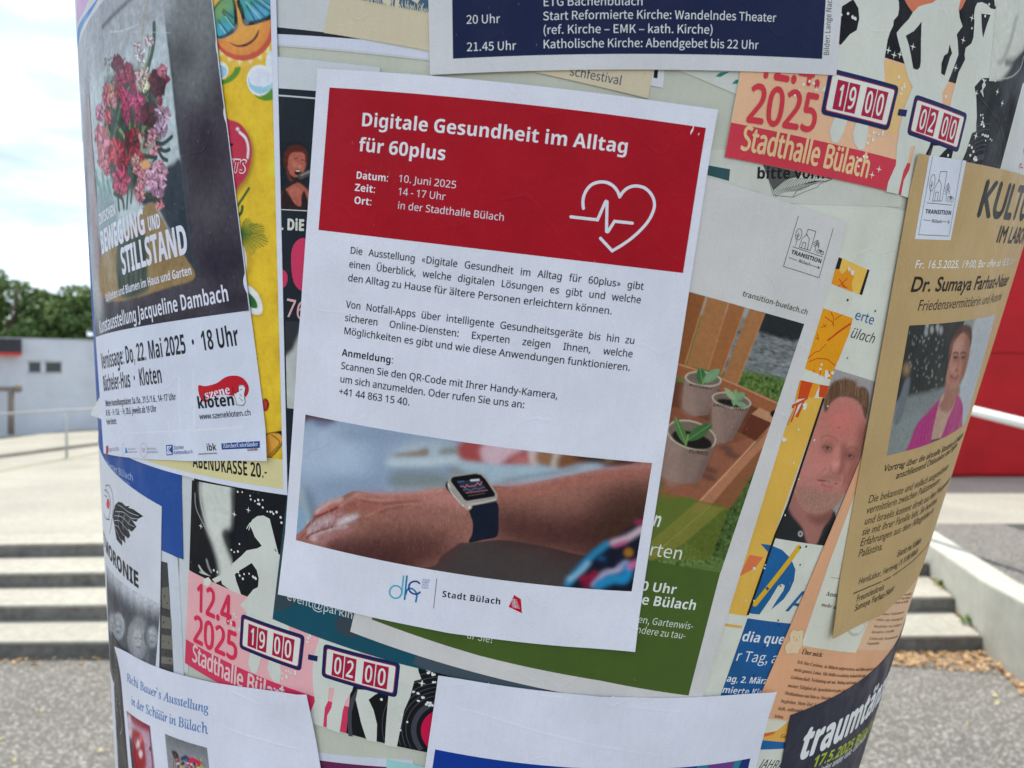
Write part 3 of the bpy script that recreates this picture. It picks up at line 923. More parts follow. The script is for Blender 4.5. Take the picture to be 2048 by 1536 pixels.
# leaf litter, weeds
def litter(name, regions, n, cols, sz, seed, kind='stuff', label=None):
    rg = np.random.default_rng(seed); out = []
    V, Fc = [], []
    for (poly, z, cnt) in regions:
        pts = [hitz(p, z)[:2] for p in poly]
        a, b, c, d = pts
        for _ in range(cnt):
            s_, t_ = rg.uniform(), rg.uniform() ** 1.3
            q = (a * (1 - s_) + b * s_) * (1 - t_) + (d * (1 - s_) + c * s_) * t_
            L = sz * rg.uniform(.6, 1.4); an = rg.uniform(0, 6.28); e = np.array([math.cos(an), math.sin(an)]); f = np.array([-e[1], e[0]])
            tz = rg.uniform(.002, .02); k = len(V)
            V += [(*(q - e * L), z + tz), (*(q + f * L * .45), z + tz + rg.uniform(0, .012)), (*(q + e * L), z + tz + .004), (*(q - f * L * .45), z + tz)]
            Fc.append((k, k + 1, k + 2, k + 3))
    m, nt, b = nodes_of(name + '_colour', .8, .2)
    oi = N(nt, 'ShaderNodeTexCoord'); nn = N(nt, 'ShaderNodeTexVoronoi'); nn.inputs['Scale'].default_value = 22
    nt.links.new(oi.outputs['Object'], nn.inputs['Vector'])
    sc_ = N(nt, 'ShaderNodeSeparateColor'); nt.links.new(nn.outputs['Color'], sc_.inputs['Color'])
    r = N(nt, 'ShaderNodeValToRGB'); r.color_ramp.elements[0].color = (*cols[0], 1); r.color_ramp.elements[1].color = (*cols[1], 1)
    nt.links.new(sc_.outputs[0], r.inputs['Fac']); nt.links.new(r.outputs['Color'], b.inputs['Base Color'])
    o = link_mesh(name, np.array(V), np.array(Fc), m)
    return tag(o, label, None, kind=kind)
litter('fallen_leaves', [([(1745, 1306), (1968, 1306), (2030, 1352), (1760, 1330)], 0, 620), ([(1862, 1152), (1878, 1150), (1900, 1176), (1878, 1180)], RZ * 2, 60),
                         ([(1910, 1224), (1925, 1224), (1975, 1262), (1950, 1262)], RZ, 60), ([(1560, 1312), (1745, 1306), (1760, 1328), (1560, 1325)], 0, 160),
                         ([(0, 1318), (205, 1318), (205, 1330), (0, 1330)], 0, 30), ([(1990, 1330), (2048, 1375), (2048, 1395), (2010, 1350)], 0, 60)],
       0, ((.24, .12, .05), (.62, .42, .22)), .022, 5)
litter('scattered_leaves', [([(0, 1330), (220, 1330), (230, 1536), (0, 1536)], 0, 7), ([(1800, 1350), (2048, 1400), (2048, 1536), (1740, 1536)], 0, 3)],
       0, ((.5, .42, .12), (.68, .6, .25)), .02, 9)
def weed(p, z, s, label, seed):
    rg = np.random.default_rng(seed); c = hitz(p, z); V, Fc = [], []
    for k in range(26):
        a = rg.uniform(0, 6.28); l = s * rg.uniform(.5, 1); e = np.array([math.cos(a), math.sin(a), rg.uniform(.5, 1.6)]); e /= np.linalg.norm(e)
        w = np.array([-math.sin(a), math.cos(a), 0]) * l * .16; i = len(V)
        b = c + np.array([rg.normal() * s * .2, rg.normal() * s * .2, 0])
        V += [b, b + e * l * .55 + w, b + e * l, b + e * l * .55 - w]; Fc.append((i, i + 1, i + 2, i + 3))
    o = link_mesh('weed', np.array(V), np.array(Fc), M_WEED, None, origin=c)
    return tag(o, label, 'plant', 'weeds growing at the foot of the side wall')
M_WEED = leaf_mat('weed_green', (.10, .2, .03), (.18, .30, .06))
weed((1946, 1250), RZ, .12, 'small bright green weed in the corner of the second step, lower of the two', 3)
weed((1884, 1172), RZ * 2, .09, 'tiny dark green weed by the side wall on the third step', 4)

# ---------------------------------------------------------------- the advertising column
M_COL, _nt, _b = nodes_of('pasted_column_surface', .6, .35)
_g = _nt.nodes.new('ShaderNodeGroup'); _g.node_tree = PG; _g.inputs['Color'].default_value = (*alb((196, 197, 184)), 1); _g.inputs['Wear'].default_value = .3
for _o, _i in (('Color', 'Base Color'), ('Roughness', 'Roughness'), ('Normal', 'Normal')): _nt.links.new(_g.outputs[_o], _b.inputs[_i])
M_CONC = ground_mat('column_concrete', (.30, .30, .28), (.40, .40, .37), 12, .003)
def column():
    base_z = 0.0
    foot = AXO + AX * ((0.0 - AXO[2]) / AX[2])
    root = empty('advertising_column', foot, 'leaning grey advertising column that widens upwards, pasted all round with posters', 'advertising column')
    org = np.array(foot)
    lo_h, hi_h = -.75, .95
    nth, nh = 360, 24
    def ring(hh, r): 
        th = np.linspace(-math.pi, math.pi, nth, endpoint=False)
        return AXO + hh * AX + r * (np.sin(th)[:, None] * E1 + np.cos(th)[:, None] * E2), th
    V, UVs, Fc = [], [], []
    hs = np.linspace(lo_h, hi_h, nh)
    for hh in hs:
        v, th = ring(hh, RAD + TAP * hh)
        s = (RAD / TAP + hh) * K1
        V.append(v); UVs.append(np.stack([s * np.sin(th * SA), s * np.cos(th * SA) - S0], 1))
    i = np.arange(nh * nth).reshape(nh, nth); j = np.roll(i, -1, 1)
    Fc = np.stack([i[:-1], j[:-1], j[1:], i[1:]], -1).reshape(-1, 4)
    link_mesh('shaft', np.vstack(V), Fc, M_COL, root, np.vstack(UVs), org, None, True)
    # plain cap and foot outside the picture
    def solid(name, prof):
        V = []
        for hh, r in prof: V.append(ring(hh, max(r, .001))[0])
        n = len(prof); i = np.arange(n * nth).reshape(n, nth); j = np.roll(i, -1, 1)
        F_ = np.stack([i[:-1], j[:-1], j[1:], i[1:]], -1).reshape(-1, 4)
        link_mesh(name, np.vstack(V), F_, M_CONC, root, None, org)
    rt, rb = RAD + TAP * hi_h, RAD + TAP * lo_h
    solid('cap', [(hi_h - .001, rt), (hi_h - .001, rt + .04), (hi_h + .08, rt + .05), (hi_h + .16, rt * .6), (hi_h + .2, 0)])
    hz0 = (-.12 - AXO[2]) / AX[2]
    solid('foot', [(hz0, rb * .95), (lo_h - .05, rb * .95), (lo_h + .001, rb + .012), (lo_h + .001, rb)])
    return root
column()
# ---------------------------------------------------------------- the posters, lowest first
INK = (34, 37, 44)
PAPER = (224, 224, 238)
def lineset(fr, starts, ends): return [(fr(a)[0], fr(b)[0]) for a, b in zip(starts, ends)]

# --- bare remnants of older sheets under everything
def remnant(pts, col, label, lv=1):
    return Sheet('old_sheet', label, 'poster', pts, lv, col, wear=.4)
s = remnant([(553, -30), (700, -30), (862, 40), (862, 122), (553, 92)], (206, 208, 212), 'grey-white old sheet with a slanting black band, above the singer poster')
s.fill('band', A4_((30, 166), (330, 198), (560, 242), (30, 208)), (40, 44, 52))
s.fill('lower_margin', A4_((30, 209), (560, 243), (975, 330), (975, 360), (30, 270)), (214, 216, 234))
s = remnant(A5((900, 380), (1012, 380), (1003, 540), (900, 520)), (216, 218, 226), 'small corner of a white sheet with a black mark, just below the navy church poster')
s.fill('mark', A5((950, 400), (975, 400), (967, 481), (943, 478)), (30, 30, 34))
s = remnant([(1337, 100), (1486, 100), (1473, 189), (1400, 158), (1337, 132)], (207, 210, 205), 'pale sheet with two short teal stripes, left of the orange dance flyer')
s.fill('stripe', [A6((95, 470), (125, 445), (182, 441), (126, 473)), A6((195, 514), (222, 490), (242, 488), (228, 516))], (45, 130, 120))
s = remnant([(1395, 300), (1830, 300), (1800, 414), (1388, 402)], (205, 206, 198), 'off-white sheet with a hatched drawing and the word bitte below the orange dance flyer')
s.fill('teal_bar', A6((50, 1016), (185, 1040), (178, 1112), (45, 1076)), (56, 88, 94))
s.fill('cloth_drawing', A6((388, 1012), (480, 1030), (620, 1062), (590, 1090), (520, 1105), (450, 1170), (425, 1110), (410, 1070)), (92, 92, 90), 1)
hl = []
for i in range(26):
    t = i / 25; hl.append([A6((450 + 250 * t, 1172 - 60 * t))[0], A6((470 + 290 * t, 1210 - 95 * t - 10 * math.sin(t * 9)))[0]])
for i in range(14):
    t = i / 13; hl.append([A6((520 + 190 * t, 1105 - 20 * t))[0], A6((450 + 250 * t, 1170 - 55 * t))[0]])
hl.append(A6((388, 1012), (425, 1110), (450, 1200), (570, 1212), (640, 1180), (720, 1150), (740, 1128), (812, 1102)))
hl.append(A6((450, 1170), (520, 1108), (600, 1072), (680, 1078), (812, 1100)))
hl.append(A6((570, 1212), (600, 1165), (700, 1130), (812, 1102)))
s.line('hatching', hl, .9, (60, 60, 60), 2)
s.text('lettering', [('bitte vorne', A6((345, 1098))[0], A6((555, 1097))[0], 22, {'n': 5})], (40, 40, 42), 'sansb', .015)
s = remnant([(365, 930), (392, 935), (384, 1150), (376, 1345), (352, 1345), (360, 1100)], (206, 208, 212), 'narrow grey-white strip of old paper left of the pink dance flyer')
s = remnant(D6((455, 600), (585, 680), (602, 950), (632, 1560), (455, 1560)), (206, 209, 220), 'white sheet with a dark picture strip, right of the winged band poster', 2)
s.fill('picture_strip', D6((455, 700), (512, 715), (530, 980), (560, 1560), (455, 1560)), (72, 72, 72))
s.fill('picture_detail', [D6((470, 900), (520, 890), (535, 1060), (470, 1040)), D6((468, 1100), (540, 1120), (545, 1200), (468, 1190)), D6((468, 1240), (545, 1250), (550, 1350), (468, 1340)), D6((468, 1400), (552, 1410), (556, 1460), (468, 1450))], (118, 114, 108), 2)
s.dots('picture_speck', D6((490, 960), (510, 1010), (485, 1150), (520, 1300), (500, 1380), (530, 1430), (480, 1290), (505, 1060)), 3, (40, 40, 42))
s = Sheet('old_sheet', 'dark scribbled sheet at the left edge of the column under the white exhibition flyer', 'poster',
          [(223, 1262), (246, 1300), (300, 1400), (310, 1600), (240, 1600), (230, 1420)], 5, (66, 66, 68), wear=1)
s.line('scribble', [D7((40, 320), (50, 380), (42, 450)), D7((62, 560), (60, 640), (75, 700)), D7((95, 660), (110, 760), (118, 860), (100, 920)), D7((62, 880), (58, 960)), D7((70, 960), (80, 1080), (90, 1160)), D7((50, 760), (70, 820))], 2.2, (205, 205, 208), 2, sm=3)
s.dots('flake', D7((60, 240), (45, 290), (66, 500), (90, 620), (70, 740), (55, 1100)), 3, (200, 200, 205))

# --- poster of the singer
s = Sheet('concert_poster', 'black concert poster with a singing man between the yellow poster and the white-red notice', 'poster',
          [(540, 112), (760, 135), (760, 990), (562, 986)], 3.1, (208, 211, 218), wear=.3)
s.fill('black_field', [(548, 176), (750, 192), (750, 989), (570, 985)], (38, 44, 53), 1, .5)
s.fill('rule', A4_((20, 579), (400, 610), (400, 620), (20, 589)), (200, 204, 208), 2)
cv = Canvas(s, (U([A4_((40, 870))[0]], s.h)[0], U([A4_((330, 880))[0]], s.h)[0], U([A4_((55, 1295))[0]], s.h)[0]), .00045, (36, 42, 50))
cv.poly(A4_((75, 1180), (150, 1120), (215, 1150), (245, 1200), (250, 1310), (70, 1310)), (176, 98, 84), 1)
cv.oval(A4_((165, 1000))[0], 19, 29, (184, 104, 88), 1, rot=8)
cv.poly(A4_((85, 1010), (88, 940), (120, 900), (180, 890), (225, 925), (232, 980), (215, 1000), (212, 945), (150, 935), (115, 960), (110, 1020), (98, 1040)), (92, 44, 36), .8)
cv.poly(A4_((100, 1050), (112, 1040), (130, 1095), (165, 1115), (160, 1130), (120, 1110)), (105, 58, 50), 1.2)
cv.oval(A4_((172, 1058))[0], 7, 6, (60, 22, 24), .6); cv.oval(A4_((172, 1050))[0], 5, 1.6, (220, 200, 190), .4)
cv.stroke(A4_((148, 975), (168, 972)), 1.6, (80, 40, 36), .3); cv.stroke(A4_((190, 982), (208, 984)), 1.6, (80, 40, 36), .3)
cv.oval(A4_((182, 1022))[0], 3.5, 5, (205, 125, 105), 1.2); cv.oval(A4_((150, 1010))[0], 5, 6, (200, 118, 98), 2)
cv.poly(A4_((80, 1165), (110, 1180), (150, 1250), (190, 1265), (195, 1200), (215, 1180), (235, 1310), (70, 1310)), (52, 36, 34), .8)
cv.oval(A4_((150, 1175))[0], 12, 9, (190, 110, 95), 3)
cv.stroke(A4_((75, 1165), (140, 1125), (200, 1085)), 5, (48, 40, 38), .5); cv.stroke(A4_((185, 1085), (245, 1060)), 10, (86, 80, 78), .5)
cv.stroke(A4_((190, 1078), (243, 1055)), 3, (150, 140, 132), .5)
cv.noise(.07, 1.2); cv.finish()
s.fill('rule', A4_((60, 1284), (330, 1298), (330, 1304), (60, 1290)), (205, 205, 210), 3)
s.text('lettering', [('. DiE', A4_((68, 1410))[0], A4_((212, 1418))[0], 22)], (212, 214, 204), 'sansb', .03)
s.fill('pink_shape', [A2((1360, 250), (1364, 150), (1400, 92), (1450, 84), (1520, 150), (1530, 300), (1480, 400), (1420, 405), (1375, 350)), A2((1290, 280), (1325, 285), (1338, 325), (1325, 375), (1290, 382))], (206, 62, 100), 2, sm=3)
s.text('number', [('76', A2((1322, 560))[0], A2((1450, 585))[0], 36)], (222, 172, 178), 'serif', .01, 3)
cv = Canvas(s, (U([A2((1322, 590))[0]], s.h)[0], U([A2((1560, 600))[0]], s.h)[0], U([A2((1334, 1125))[0]], s.h)[0]), .0006, (60, 62, 66))
cv.poly(A2((1322, 820), (1370, 760), (1440, 620), (1560, 600), (1560, 1100), (1334, 1125)), (196, 198, 196), 3)
cv.poly(A2((1322, 800), (1370, 730), (1400, 640), (1420, 590), (1300, 590)), (58, 60, 66), 4)
cv.noise(.04, 2); cv.finish()

# --- beige festival sheet
s = Sheet('festival_poster', 'beige kraft festival sheet with a blue grass picture, tucked under the navy church poster', 'poster',
          [(664, -30), (647.5, 65.5), (1296, 197), (1312, 110), (1330, -30)], 2, (212, 198, 172), wear=.2)
s.fill('picture', [(716, -30), (862, -30), (858, 26), (780, 12), (722, 0)], (74, 104, 128), 1)
gr = []
for i in range(60):
    x = 724 + 134 * i / 59; y = 2 + 22 * i / 59
    gr.append([(x, y + 3), (x + random.uniform(-7, 7), y - random.uniform(4, 17))])
s.line('grass', gr, 1.1, (214, 202, 178), 2)
s.fill('silhouette', [A4_((690, 0), (730, -60), (740, 30), (725, 45)), A4_((775, -40), (800, -40), (790, 50), (765, 40)), A4_((870, 0), (905, 25), (945, -40), (860, -60))], (214, 202, 178), 2)
s.text('lettering', [('schfestival', A5((425, 462))[0], A5((745, 523))[0], 18)], (62, 74, 100), 'cjk')

# --- church poster with the man
s = Sheet('parish_poster', 'torn off-white poster with a smiling man and orange strips, left of the tan sheet', 'poster',
          [(1560, 372), (1852, 432), (1830, 900), (1690, 1420), (1372, 1430), (1500, 900)], .5, (216, 217, 207), wear=.7)
s.fill('yellow_field', A7((1105, 350), (1302, 436), (1245, 620), (1035, 540)), (238, 190, 92), 1, .8)
s.fill('orange_shape', A7((1062, 430), (1090, 440), (1112, 470), (1150, 435), (1185, 450), (1198, 490), (1180, 540), (1190, 600), (1035, 540)), (232, 150, 40), 2, .8)
s.fill('black_edge', [A7((1088, 346), (1112, 354), (1092, 434), (1062, 430)), A7((1298, 433), (1312, 440), (1258, 622), (1238, 615))], (32, 38, 40), 3, 1)
s.line('red_mark', [A7((1090, 505), (1130, 560)), A7((1150, 500), (1085, 560)), A7((1110, 555), (1150, 570))], 2, (196, 66, 34), 3)
s.fill('orange_field', A7((975, 718), (1192, 792), (1165, 900), (1085, 1100), (1060, 1150), (1052, 1252), (940, 1200), (840, 1162)), (233, 158, 30), 1, .9)
s.line('red_line', [A7((985, 780), (1040, 820), (1052, 850)), A7((1030, 745), (1050, 790), (1048, 850)), A7((1005, 955), (1080, 890), (1175, 825)), A7((1060, 800), (1115, 765)),
                    A7((862, 1085), (915, 1040), (950, 1030), (995, 980)), A7((870, 1110), (930, 1085), (1000, 1090), (1065, 1140)), A7((930, 905), (940, 945), (920, 935)), A7((960, 860), (1000, 840)), A7((975, 830), (990, 860)),
                    A7((905, 1165), (910, 1190)), A7((955, 1165), (950, 1215)), A7((1020, 1180), (1012, 1235))], 1.7, (198, 72, 34), 2)
s.line('red_stroke', [A7((1005, 955), (1090, 890), (1175, 830))], 4, (206, 74, 34), 3)
s.fill('red_block', [D4((198, 155), (290, 175), (250, 292), (172, 302)), D4((345, 188), (416, 200), (385, 292), (335, 282)), D4((130, 345), (255, 285), (250, 300), (128, 375)), D4((210, 325), (230, 315), (176, 442), (155, 436)), D4((165, 345), (178, 345), (128, 478), (118, 475))], (204, 78, 32), 2, .8)
s.fill('orange_block', [D4((290, 175), (345, 188), (300, 290), (252, 288)), D4((150, 350), (160, 345), (105, 505), (88, 500)), D4((190, 155), (200, 157), (172, 302), (150, 330))], (230, 150, 40), 3, .8)
s.fill('yellow_strip', [D4((245, 292))[0], D4((372, 292))[0], (1552, 1060), (1494, 1232), (1430, 1222), (1545, 880), D4((100, 500))[0]], (226, 180, 84), 1, .8)
s.fill('salmon_shape', [B3((365, 120))[0], B3((400, 40))[0], B3((440, -40))[0], B3((540, -20))[0], B3((480, 60))[0]], (222, 120, 78), 2)
s.line('black_line', [D4((374, 292))[0], D4((208, 790))[0], D4((105, 1105))[0], (1552, 1066), (1495, 1230)], 6, (34, 38, 38), 4)
s.fill('yellow_bar', B3((258, 468), (386, 486), (380, 504), (250, 488)), (222, 170, 84), 1)
s.fill('blue_disc', B3((520, -120), (590, -112), (680, -75), (745, -10), (778, 70), (768, 150), (735, 225), (690, 290), (600, 365), (645, 290), (690, 225), (700, 188), (678, 175), (650, 190), (590, 290), (512, 402), (428, 392), (480, 240), (535, 80), (575, -60)), (34, 100, 158), 2, 1)
s.line('pen', [B3((482, 322), (620, 150), (740, -5), (800, -90))], 14, (216, 172, 44), 3, cap=True)
s.fill('pen_clip', B3((556, 205), (572, 195), (585, 215), (568, 226)), (60, 90, 110), 4)
s.text('letter', [('A', B3((705, 375))[0], B3((845, 400))[0], 46)], (36, 98, 150), 'sans', .01)
s.fill('blue_panel', B3((425, 430), (900, 482), (740, 1010), (225, 1000)), (34, 92, 148), 1, 1)
s.text('panel_lettering', [('dia quer', B3((375, 597))[0], B3((690, 622))[0], 20, {'n': 7, 'style': 'sansb'}), ('r Tag, all', B3((330, 742))[0], B3((640, 762))[0], 21, {'n': 8, 'style': 'cjk'}),
                     ('ag, 2. März', B3((265, 897))[0], B3((565, 915))[0], 13, {'style': 'sansb'}), ('mierte Kirche', B3((232, 978))[0], B3((500, 998))[0], 13, {'n': 9, 'style': 'sansb'})], (220, 224, 228), 'cjk')
s.text('blue_lettering', [('erte', A7((1198, 795))[0], A7((1338, 840))[0], 20)], (34, 98, 152), 'cjk', .01)
s.text('black_lettering', [('ülach', A7((1168, 930))[0], A7((1345, 978))[0], 21)], (42, 44, 48), 'sansi')
s.dots('scuff', [A7((1150, 1082))[0], (1695, 600), B3((650, 445))[0], B3((548, 640))[0], B3((470, 855))[0], B3((812, 35))[0], B3((668, 190))[0], B3((655, 480))[0], (1600, 1095), (1612, 1093), (1750, 622)], 2.3, (38, 38, 38), 5)
def fleck(c, r, seed):
    rg = np.random.default_rng(seed); n = 11
    return [(c[0] + r * rg.uniform(.35, 1.1) * math.cos(6.283 * k / n), c[1] + r * rg.uniform(.5, 1.3) * math.sin(6.283 * k / n)) for k in range(n)]
for i_, (c_, r_) in enumerate([(D4((232, 345))[0], 6), (D4((222, 372))[0], 4), (D4((395, 92))[0], 5), (D4((412, 118))[0], 3.5), (D4((345, 70))[0], 3), (D4((68, 612))[0], 6), (D4((140, 788))[0], 2.5), (D4((178, 532))[0], 2.5), (A7((1185, 460))[0], 6), (A7((1160, 430))[0], 4), (A7((1000, 1210))[0], 6), (A7((960, 1130))[0], 3), (B3((412, 300))[0], 2.5), (B3((470, 60))[0], 4), (A7((1040, 1190))[0], 4)]):
    s.fill('torn_fleck', fleck(c_, r_, i_), (222, 220, 208), 5)
for i_, (c_, r_) in enumerate([((1655, 812), 2), ((1628, 880), 2.4), ((1597, 958), 2), ((1570, 1030), 2.2), ((1530, 1130), 2), (B3((470, 300))[0], 2.4), (B3((548, 60))[0], 2.4)]):
    s.fill('torn_fleck', fleck(c_, r_, 50 + i_), (214, 212, 204), 6)
def man(s):
    a, b = U([(1669.5, 738), D4((725, 152))[0]], s.h); e = unit(b - a); c = U([(1549, 1076)], s.h)[0]
    cv = Canvas(s, (a, a + e * .075, c), .00045, (164, 158, 160))
    K = lambda *p: D4(*p)
    cv.poly(K((105, 1120), (200, 1180), (300, 1210), (420, 1130), (460, 1250), (420, 1450), (-20, 1450), (0, 1340)), (44, 48, 50), 1)
    cv.poly(K((105, 1110), (160, 1000), (420, 1130), (430, 1200), (370, 1290), (320, 1410), (245, 1400), (210, 1290), (130, 1190)), (166, 112, 104), 2)
    cv.poly(K((330, 1410), (400, 1290), (450, 1160), (470, 1250), (440, 1440)), (36, 40, 42), 1)
    # face
    S = (194, 128, 118)
    cv.poly(K((372, 360), (430, 300), (520, 275), (620, 300), (690, 380), (700, 470), (684, 600), (650, 740), (612, 850), (570, 960), (510, 1060), (440, 1140), (340, 1185), (240, 1165), (165, 1070), (148, 960), (190, 830), (235, 700), (290, 520)), S, 1.5)
    cv.poly(K((400, 400), (480, 330), (570, 330), (640, 400), (650, 520), (600, 600), (500, 620), (400, 580)), (202, 118, 110), 12, .8)
    cv.oval(K((500, 470))[0], 18, 14, (216, 124, 118), 8, .8)
    cv.oval(K((330, 800))[0], 15, 12, (208, 116, 110), 7, .7); cv.oval(K((600, 860))[0], 8, 12, (180, 100, 92), 5, .6)
    # receding hair
    cv.poly(K((385, 400), (372, 340), (395, 260), (425, 195), (480, 155), (560, 145), (612, 165), (632, 205), (680, 205), (716, 240), (722, 330), (700, 450), (680, 420), (662, 350), (610, 300), (540, 282), (480, 290), (430, 330), (405, 380)), (104, 76, 58), 1.6)
    rh = np.random.default_rng(8)
    for i in range(90):
        u_ = rh.uniform(0, 1); x0_ = 385 + 320 * u_; y0_ = 300 - 40 * math.sin(u_ * 3.0) + (60 if u_ > .8 or u_ < .1 else 0)
        cv.stroke(K((x0_, y0_ + 8), (x0_ + rh.uniform(-8, 16), y0_ - rh.uniform(30, 80)), (x0_ + rh.uniform(-14, 30), y0_ - rh.uniform(90, 135))), rh.uniform(.5, 1.1), [(146, 112, 84), (82, 58, 44), (120, 88, 66), (168, 134, 106)][i % 4], .4, .55)
    # planes of the face
    cv.poly(K((640, 520), (690, 480), (684, 620), (650, 750), (612, 860), (570, 960), (520, 1030), (540, 900), (580, 800), (620, 700)), (146, 88, 78), 7, .85)
    cv.poly(K((240, 740), (330, 760), (420, 850), (380, 880), (250, 880), (190, 900)), (200, 134, 124), 7, .8)
    cv.poly(K((360, 630), (450, 620), (470, 690), (400, 720), (350, 700)), (162, 104, 92), 4, .7); cv.poly(K((530, 690), (630, 690), (628, 760), (560, 780)), (148, 92, 82), 4, .75)
    cv.stroke(K((348, 598), (395, 578), (455, 598), (480, 622)), 2.6, (150, 106, 78), 1.0, .75); cv.stroke(K((545, 690), (590, 668), (634, 686)), 2.6, (140, 94, 70), 1.0, .75)
    for (x_, y_), r_ in (((402, 675), 9), ((572, 737), 8.5)):
        q = K((x_, y_))[0]
        cv.oval(q, r_ + 2, 4.6, (136, 84, 76), 1.8, .85, 14)
        cv.oval(q, r_ - 1, 2.3, (158, 130, 122), .9, .85, 14); cv.oval(q, 3.0, 2.7, (54, 60, 64), .6)
        cv.stroke([(q[0] - r_, q[1] - .8), (q[0], q[1] - 3), (q[0] + r_, q[1] + 1.5)], 1.2, (86, 52, 46), .5, .9)
        cv.stroke([(q[0] - r_ + 1, q[1] + 5.5), (q[0] + 1, q[1] + 8), (q[0] + r_, q[1] + 7)], 2.2, (146, 92, 86), 1.6, .7)
    # nose
    cv.poly(K((500, 640), (545, 660), (548, 760), (530, 850), (500, 880), (470, 860), (496, 780)), (142, 82, 74), 5, .8)
    cv.poly(K((455, 660), (490, 660), (490, 780), (486, 840), (440, 850), (425, 815), (448, 760)), (206, 136, 124), 4.5, .85)
    cv.oval(K((468, 800))[0], 7, 6, (218, 150, 138), 3, .8)
    cv.stroke(K((425, 822), (428, 850), (450, 868), (480, 876), (505, 862), (512, 840)), 2.4, (126, 70, 64), 1.6, .6)
    cv.stroke(K((390, 830), (345, 870), (315, 915)), 1.8, (140, 84, 78), 1.3, .6); cv.stroke(K((530, 860), (535, 920), (520, 965)), 1.8, (122, 72, 66), 1.2, .6)
    # moustache, mouth, beard
    cv.poly(K((345, 905), (410, 876), (500, 895), (500, 935), (430, 920), (350, 925)), (150, 108, 92), 2.5, .65)
    cv.stroke(K((328, 922), (360, 926), (400, 935), (440, 950), (476, 950)), 2.0, (104, 50, 48), .7, .95)
    cv.stroke(K((385, 936), (420, 944), (458, 952)), 1.3, (196, 172, 162), .5, .8)
    cv.stroke(K((360, 955), (405, 975), (450, 978)), 4.6, (182, 102, 98), 1.3, .85)
    cv.stroke(K((375, 1000), (420, 1008), (450, 1000)), 2, (134, 88, 78), 1.5, .5)
    cv.poly(K((168, 960), (230, 985), (320, 985), (360, 1005), (450, 1005), (500, 1010), (520, 1050), (440, 1140), (340, 1185), (240, 1165), (175, 1080)), (160, 124, 108), 5, .75)
    m = cv.mask(K((168, 960), (300, 985), (460, 1000), (515, 1040), (440, 1140), (340, 1190), (230, 1160), (165, 1070)), 3)
    cv.noise(.07, .6, (1, 1), m)
    cv.poly(K((250, 1175), (340, 1195), (440, 1145), (430, 1220), (350, 1270), (280, 1240)), (120, 74, 66), 4, .7)
    cv.oval(K((195, 1335))[0], 5, 6, (176, 176, 176), .5); cv.oval(K((195, 1335))[0], 2.5, 3, (80, 80, 82), .4)
    cv.oval(K((490, 520))[0], 1.3, 1.1, (100, 44, 42), .3)
    cv.noise(.03, .9); cv.finish()
man(s)

# --- strip at the bottom right, under the peach flyer
s = Sheet('parish_poster', 'yellow and blue poster corner at the bottom, left of the black slanted-lettering flyer', 'poster',
          [(1495, 1425), (1620, 1430), (1620, 1620), (1480, 1620)], 2, (214, 214, 204), wear=.5)
s.fill('yellow_field', B3((520, 1180), (740, 1195), (710, 1345), (512, 1325)), (228, 172, 84), 1, .5)
s.fill('white_wedge', B3((540, 1180), (720, 1195), (640, 1262), (530, 1282)), (220, 216, 196), 2)
s.fill('orange_wedge', B3((530, 1283), (640, 1263), (610, 1290), (525, 1310)), (216, 110, 52), 2)
s.fill('blue_band', B3((508, 1326), (714, 1346), (700, 1392), (500, 1400)), (36, 100, 160), 1, .5)
s.text('lettering', [('Ge', B3((662, 1312))[0], B3((708, 1316))[0], 8, {'style': 'sansi'}), ('JAHRA', B3((505, 1535))[0], B3((672, 1548))[0], 19, {'style': 'sansi'})], (50, 52, 60), 'sansi')

# --- dance flyers: one design pasted twice
_A = [(1796, 177), (1779, 260), (1642, 225), (1831, 190), (1931, 225), (1914, 305), (1816, 273), (1463, 245), (1449, 314), (1676, 160), (1776.6, 185.5), (1764, 241.5), (1664, 215), (1842.6, 210), (1918, 235), (1906.4, 287), (1832, 261)]
_B = [(609.6, 1271.6), (601.7, 1341.9), (479.5, 1295), (648.6, 1287.7), (800.3, 1325.8), (793, 1394.6), (643.6, 1352.1), (373.2, 1278.9), (371.1, 1325.8), (497.7, 1247.3), (590, 1278.9), (585.6, 1322.9), (495.4, 1290.6), (667, 1306.2), (778.4, 1334), (773.1, 1377.9), (663.2, 1349.2)]
LVA, LVB = 3, 2
_ua, _ub = U(_A, LV * LVA), U(_B, LV * LVB)
_ca, _cb = _ua.mean(0), _ub.mean(0)
_u, _s, _vt = np.linalg.svd((_ua - _ca).T @ (_ub - _cb)); _R = _u @ np.diag([1, np.sign(np.linalg.det(_u @ _vt))]) @ _vt   # a-row @ R -> b-row
a2b = lambda p: (p - _ca) @ _R + _cb
b2a = lambda p: (p - _cb) @ _R.T + _ca
